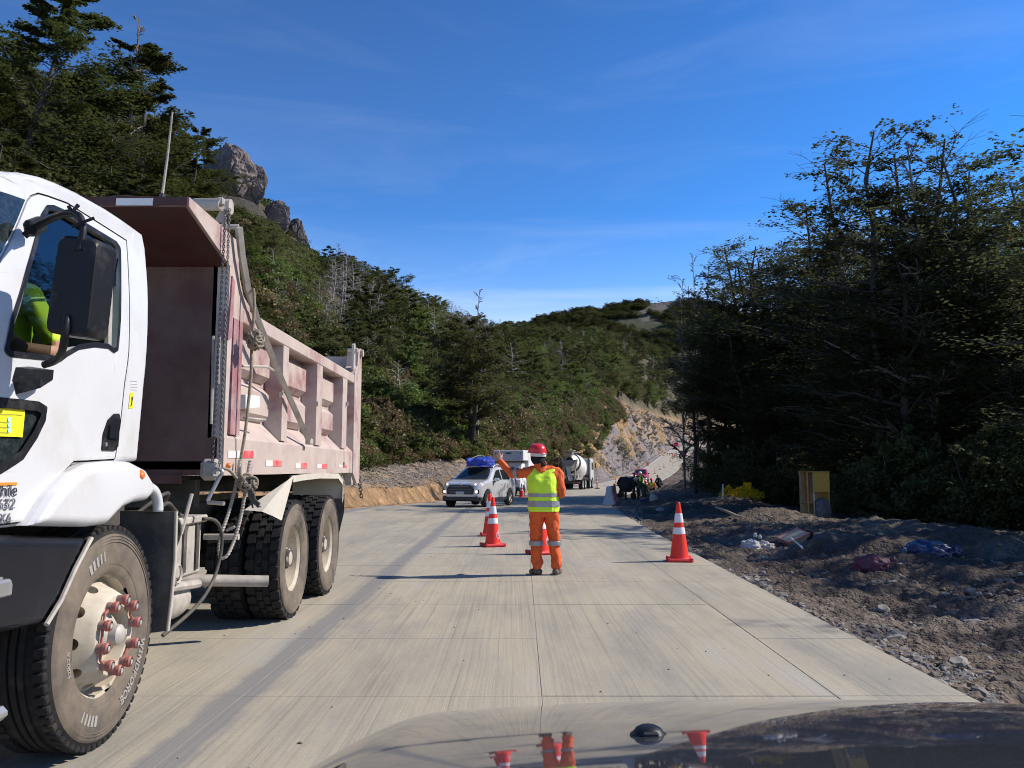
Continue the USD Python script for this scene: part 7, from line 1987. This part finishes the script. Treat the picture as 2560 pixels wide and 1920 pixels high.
for k, m in enumerate(('stone_grey', 'stone_brown', 'stone_pale', 'stone_grey', 'stone_brown')):
    pth = f'/World/gravel/kinds/pebble_{k}'
    usdkit.mesh(stage, pth, stone_mesh((1, .8, .6), 50 + k), M[m], smooth=False)
    gp_.GetPrototypesRel().AddTarget(pth)
N = 26000
yy_ = 3.6 + 52 * rs.random(N) ** 1.9
xx_ = XR(yy_) + .02 + rs.random(N) ** 1.5 * (yy_ * .66 - XR(yy_)).clip(2, 14)
side_ = rs.random(N) < .22     # and on the gravel slope left of the road
yl_ = 24 + 36 * rs.random(N)
xl_ = XL(yl_) - 1.3 - rs.random(N) * 6
xx_, yy_ = np.where(side_, xl_, xx_), np.where(side_, yl_, yy_)
zz_ = terr(xx_, yy_) + np.where(side_, .0, .045)
sz_ = rs.lognormal(-4.1, .5, N).clip(.006, .06) * np.where(side_, 2.6, 1 + yy_ / 30)
gp_.CreateProtoIndicesAttr([int(q) for q in rs.integers(0, 5, N)])
gp_.CreatePositionsAttr(Vt.Vec3fArray.FromNumpy(np.c_[xx_, yy_, zz_].astype(np.float32)))
an_ = rs.uniform(0, 2 * PI, N)
gp_.CreateOrientationsAttr([Gf.Quath(math.cos(a / 2), 0, 0, math.sin(a / 2)) for a in an_])
gp_.CreateScalesAttr(Vt.Vec3fArray.FromNumpy(np.repeat(sz_[:, None], 3, 1).astype(np.float32)))
tag(gp_, 'loose grey and brown gravel along both road edges', 'gravel', kind='stuff')
# crumbs of earth and stone on the concrete
gc = UsdGeom.PointInstancer.Define(stage, '/World/road_crumbs')
for k, m in enumerate(('stone_brown', 'stone_grey')):
    pth = f'/World/road_crumbs/kinds/crumb_{k}'
    usdkit.mesh(stage, pth, stone_mesh((1, .8, .6), 70 + k), M[m], smooth=False); gc.GetPrototypesRel().AddTarget(pth)
N = 190
yy_ = 3 + 24 * rs.random(N) ** 1.6; xx_ = -3 + rs.random(N) * (XR(yy_) + 3)
gc.CreateProtoIndicesAttr([int(q) for q in rs.integers(0, 2, N)])
gc.CreatePositionsAttr(Vt.Vec3fArray.FromNumpy(np.c_[xx_, yy_, ZR(yy_) + .003].astype(np.float32)))
gc.CreateOrientationsAttr([Gf.Quath(1, 0, 0, 0)] * N)
s_ = rs.lognormal(-5.3, .5, N).clip(.002, .014)
gc.CreateScalesAttr(Vt.Vec3fArray.FromNumpy(np.repeat(s_[:, None], 3, 1).astype(np.float32)))
tag(gc, 'crumbs of earth and small stones scattered on the concrete', 'crumbs', kind='stuff')

# ---------------------------------------------------------------- rock outcrops on the left skyline
mat('outcrop_rock', (0.135, 0.108, 0.098), 0.9, var=.35, scale=.35, bump=.8, bscale=1.2, second=((.25, .19, .16), .25, .50, .62), dust=((.09, .08, .075), .45, .4))
def crag(name, label, px0, px1, py0, py1, y, seed, deep=.8, n_pl=22):
    a, b = at_y(px0, py1, y), at_y(px1, py0, y)
    r = ((b[0] - a[0]) / 2, (b[0] - a[0]) / 2 * deep, (b[2] - a[2]) / 2)
    m = trimesh.creation.icosphere(6, 1.0)
    v = m.vertices
    g = np.random.default_rng(seed)
    N_ = g.normal(0, 1, (n_pl, 3)) * [1, 1, .7]; N_ /= np.linalg.norm(N_, axis=1, keepdims=True)
    dd = g.uniform(.62, 1.0, n_pl)
    s_ = np.min(np.where((v @ N_.T) > .05, dd / np.maximum(v @ N_.T, .05), 9), axis=1)
    v = v * np.minimum(s_, 1.12)[:, None]
    w = v + .25 * (np.stack([meshkit.fbm(v * 2 + k * 7, 3, seed + k) for k in range(3)], -1) - .5)
    n = meshkit.fbm(w * 3.2, 5, seed) - .5
    joint = lambda sc, k: np.clip(.09 - np.abs(meshkit.noise(w * np.array(sc), seed + k) - .5), 0, 1) / .09
    v = v * (1 + .17 * n - .10 * joint((3.4, 3.4, 1.1), 2) - .07 * joint((1.5, 1.5, 4.5), 3) - .035 * joint((8, 8, 3), 4))[:, None]
    m.vertices = v * np.array(r) * 1.1 + [(a[0] + b[0]) / 2, y + r[1] * .6, (a[2] + b[2]) / 2]
    return put(name, m, M['outcrop_rock'], smooth=False, label=label, cat='rock')
crag('rock_outcrop', 'big rounded rock outcrop on the left skyline, the larger boulder', 480, 625, 370, 545, 136, 5, n_pl=12)
crag('rock_outcrop', 'right-hand smaller boulder of the skyline outcrop, darker', 585, 660, 408, 530, 138, 9, n_pl=12)
crag('rock_outcrop', 'dark rock shoulder under the skyline boulders, half hidden by the lorry', 430, 530, 410, 560, 132, 11)
crag('rock_outcrop', 'dark rock crest showing between the two tall left trees', 150, 310, 236, 340, 112, 13, .6)
for k, (a, b, c_, d, y) in enumerate([(540, 650, 515, 590, 138), (630, 725, 505, 600, 148), (690, 770, 552, 650, 158), (590, 690, 570, 640, 140), (650, 745, 585, 660, 150), (520, 610, 560, 620, 134)]):
    crag('rock_ledge', ['rock ledge just below the larger skyline boulder', 'grey rock ledge on the skyline right below the boulders', 'lowest rock ledge where the skyline meets the trees', 'flat rock ledge among brush left of the skyline ledges', 'broken rock ledge under the grey skyline ledge', 'low rock step beside the lorry roller, under the boulders'][k], a, b, c_, d, y, 20 + k, .5)
# rocks in the road cutting
for k in range(12):
    y = rs.uniform(70, 230); e = rs.uniform(.2, 1.0)
    hb = np.interp(y, HB_Y, HB); s0 = (.5 * hb + 2.2)
    x = float(XL(y)) - s0 * rs.uniform(.2, .9)
    z = float(terr(x, y)); r = rs.uniform(.3, .7) * (1 if y < 130 else 1.4)
    m = stone_mesh((r, r * .8, r * rs.uniform(.5, .9)), 400 + k, 2)
    put('cutting_rock', moved(m, (x, y, z), rz=rs.uniform(0, 6)), M['outcrop_rock'], smooth=25, label='angular grey-brown rock block in the face of the road cutting', cat='rock', group='rock blocks in the face of the road cutting')

# ---------------------------------------------------------------- the bonnet of the car that carries the camera
mat('bonnet_paint', (0.035, 0.036, 0.040), 0.03, var=.02, spec=.75)
mat('bonnet_edge', (0.05, 0.06, 0.09), 0.12, metal=.6, coat=1.0)
own = thing('parked_car', 'dark glossy car bonnet with a washer nozzle at the bottom edge of the picture', 'car', (0.55, 1.4, 0))
O = V3(.55, 1.4, 0)
from scipy.interpolate import CubicHermiteSpline
hood_c = CubicHermiteSpline([.40, .75, .943, 1.111, 1.94, 2.6], [.200, .2585, .2957, .3303, .5312, .75], [.160, .182, .2016, .2107, .2736, .40])
def hood_h(x, y):
    """height of the bonnet"""
    h = hood_c(y)
    e = np.abs(x - .60)
    h = h + .030 * ((e / .8) ** 2 - .3) + .30 * np.clip((e - .76) / .22, 0, 2) ** 2.2 * .55
    nose = 2.06 - .16 * (e / .8) ** 2
    h = h + .9 * np.clip(y - nose, 0, 1) ** 1.6
    return EYE - h
hx = np.linspace(.60 - .92, .60 + .92, 90); hy = np.linspace(.58, 2.22, 80)
HX, HY = np.meshgrid(hx, hy, indexing='ij')
P = np.stack([HX, HY, hood_h(HX, HY)], -1)
put('bonnet', moved(grid_mesh(P), -O), M['bonnet_paint'], own, smooth=True)
for s in (-1, 1):
    rows = []
    for z_ in (0, .10, .35, .62):
        yv = hy
        xv = np.full(len(yv), .60 + s * (.925 + .03 * math.sin(z_ * 4)))
        rows.append(np.c_[xv, yv, hood_h(np.full(len(yv), .60 + s * .92), yv) - z_ - .004])
    put('fender', moved(grid_mesh(np.stack(rows, 0), flip=s > 0), -O), M['bonnet_paint'], own, smooth=True)
put('front_end', moved(cat_([span(-.28, 1.40, 2.16, 2.26, .30, .62, .05)]), -O), M['bumper_plastic'], own)
put('cowl', moved(cat_([span(-.3, 1.45, .42, .60, .94, 1.02, .03)]), -O), M['black_plastic'], own)
nz = at_y(1622, 1862, .98)
nz[2] = float(hood_h(nz[0], nz[1]))
cone_n = lathe([(.022, -.003), (.0215, .0005), (.0175, .003), (.015, .007), (.010, .0098), (.005, .011), (0, .0112)], 20)
nzl = put('washer_nozzle', moved(cone_n, nz - O), M['black_plastic'], own, smooth=50)
put('nozzle_mouth', moved(box(0, -.0155, .0045, .019, .005, .0065, .002), nz - O), M['cab_inside'], nzl)
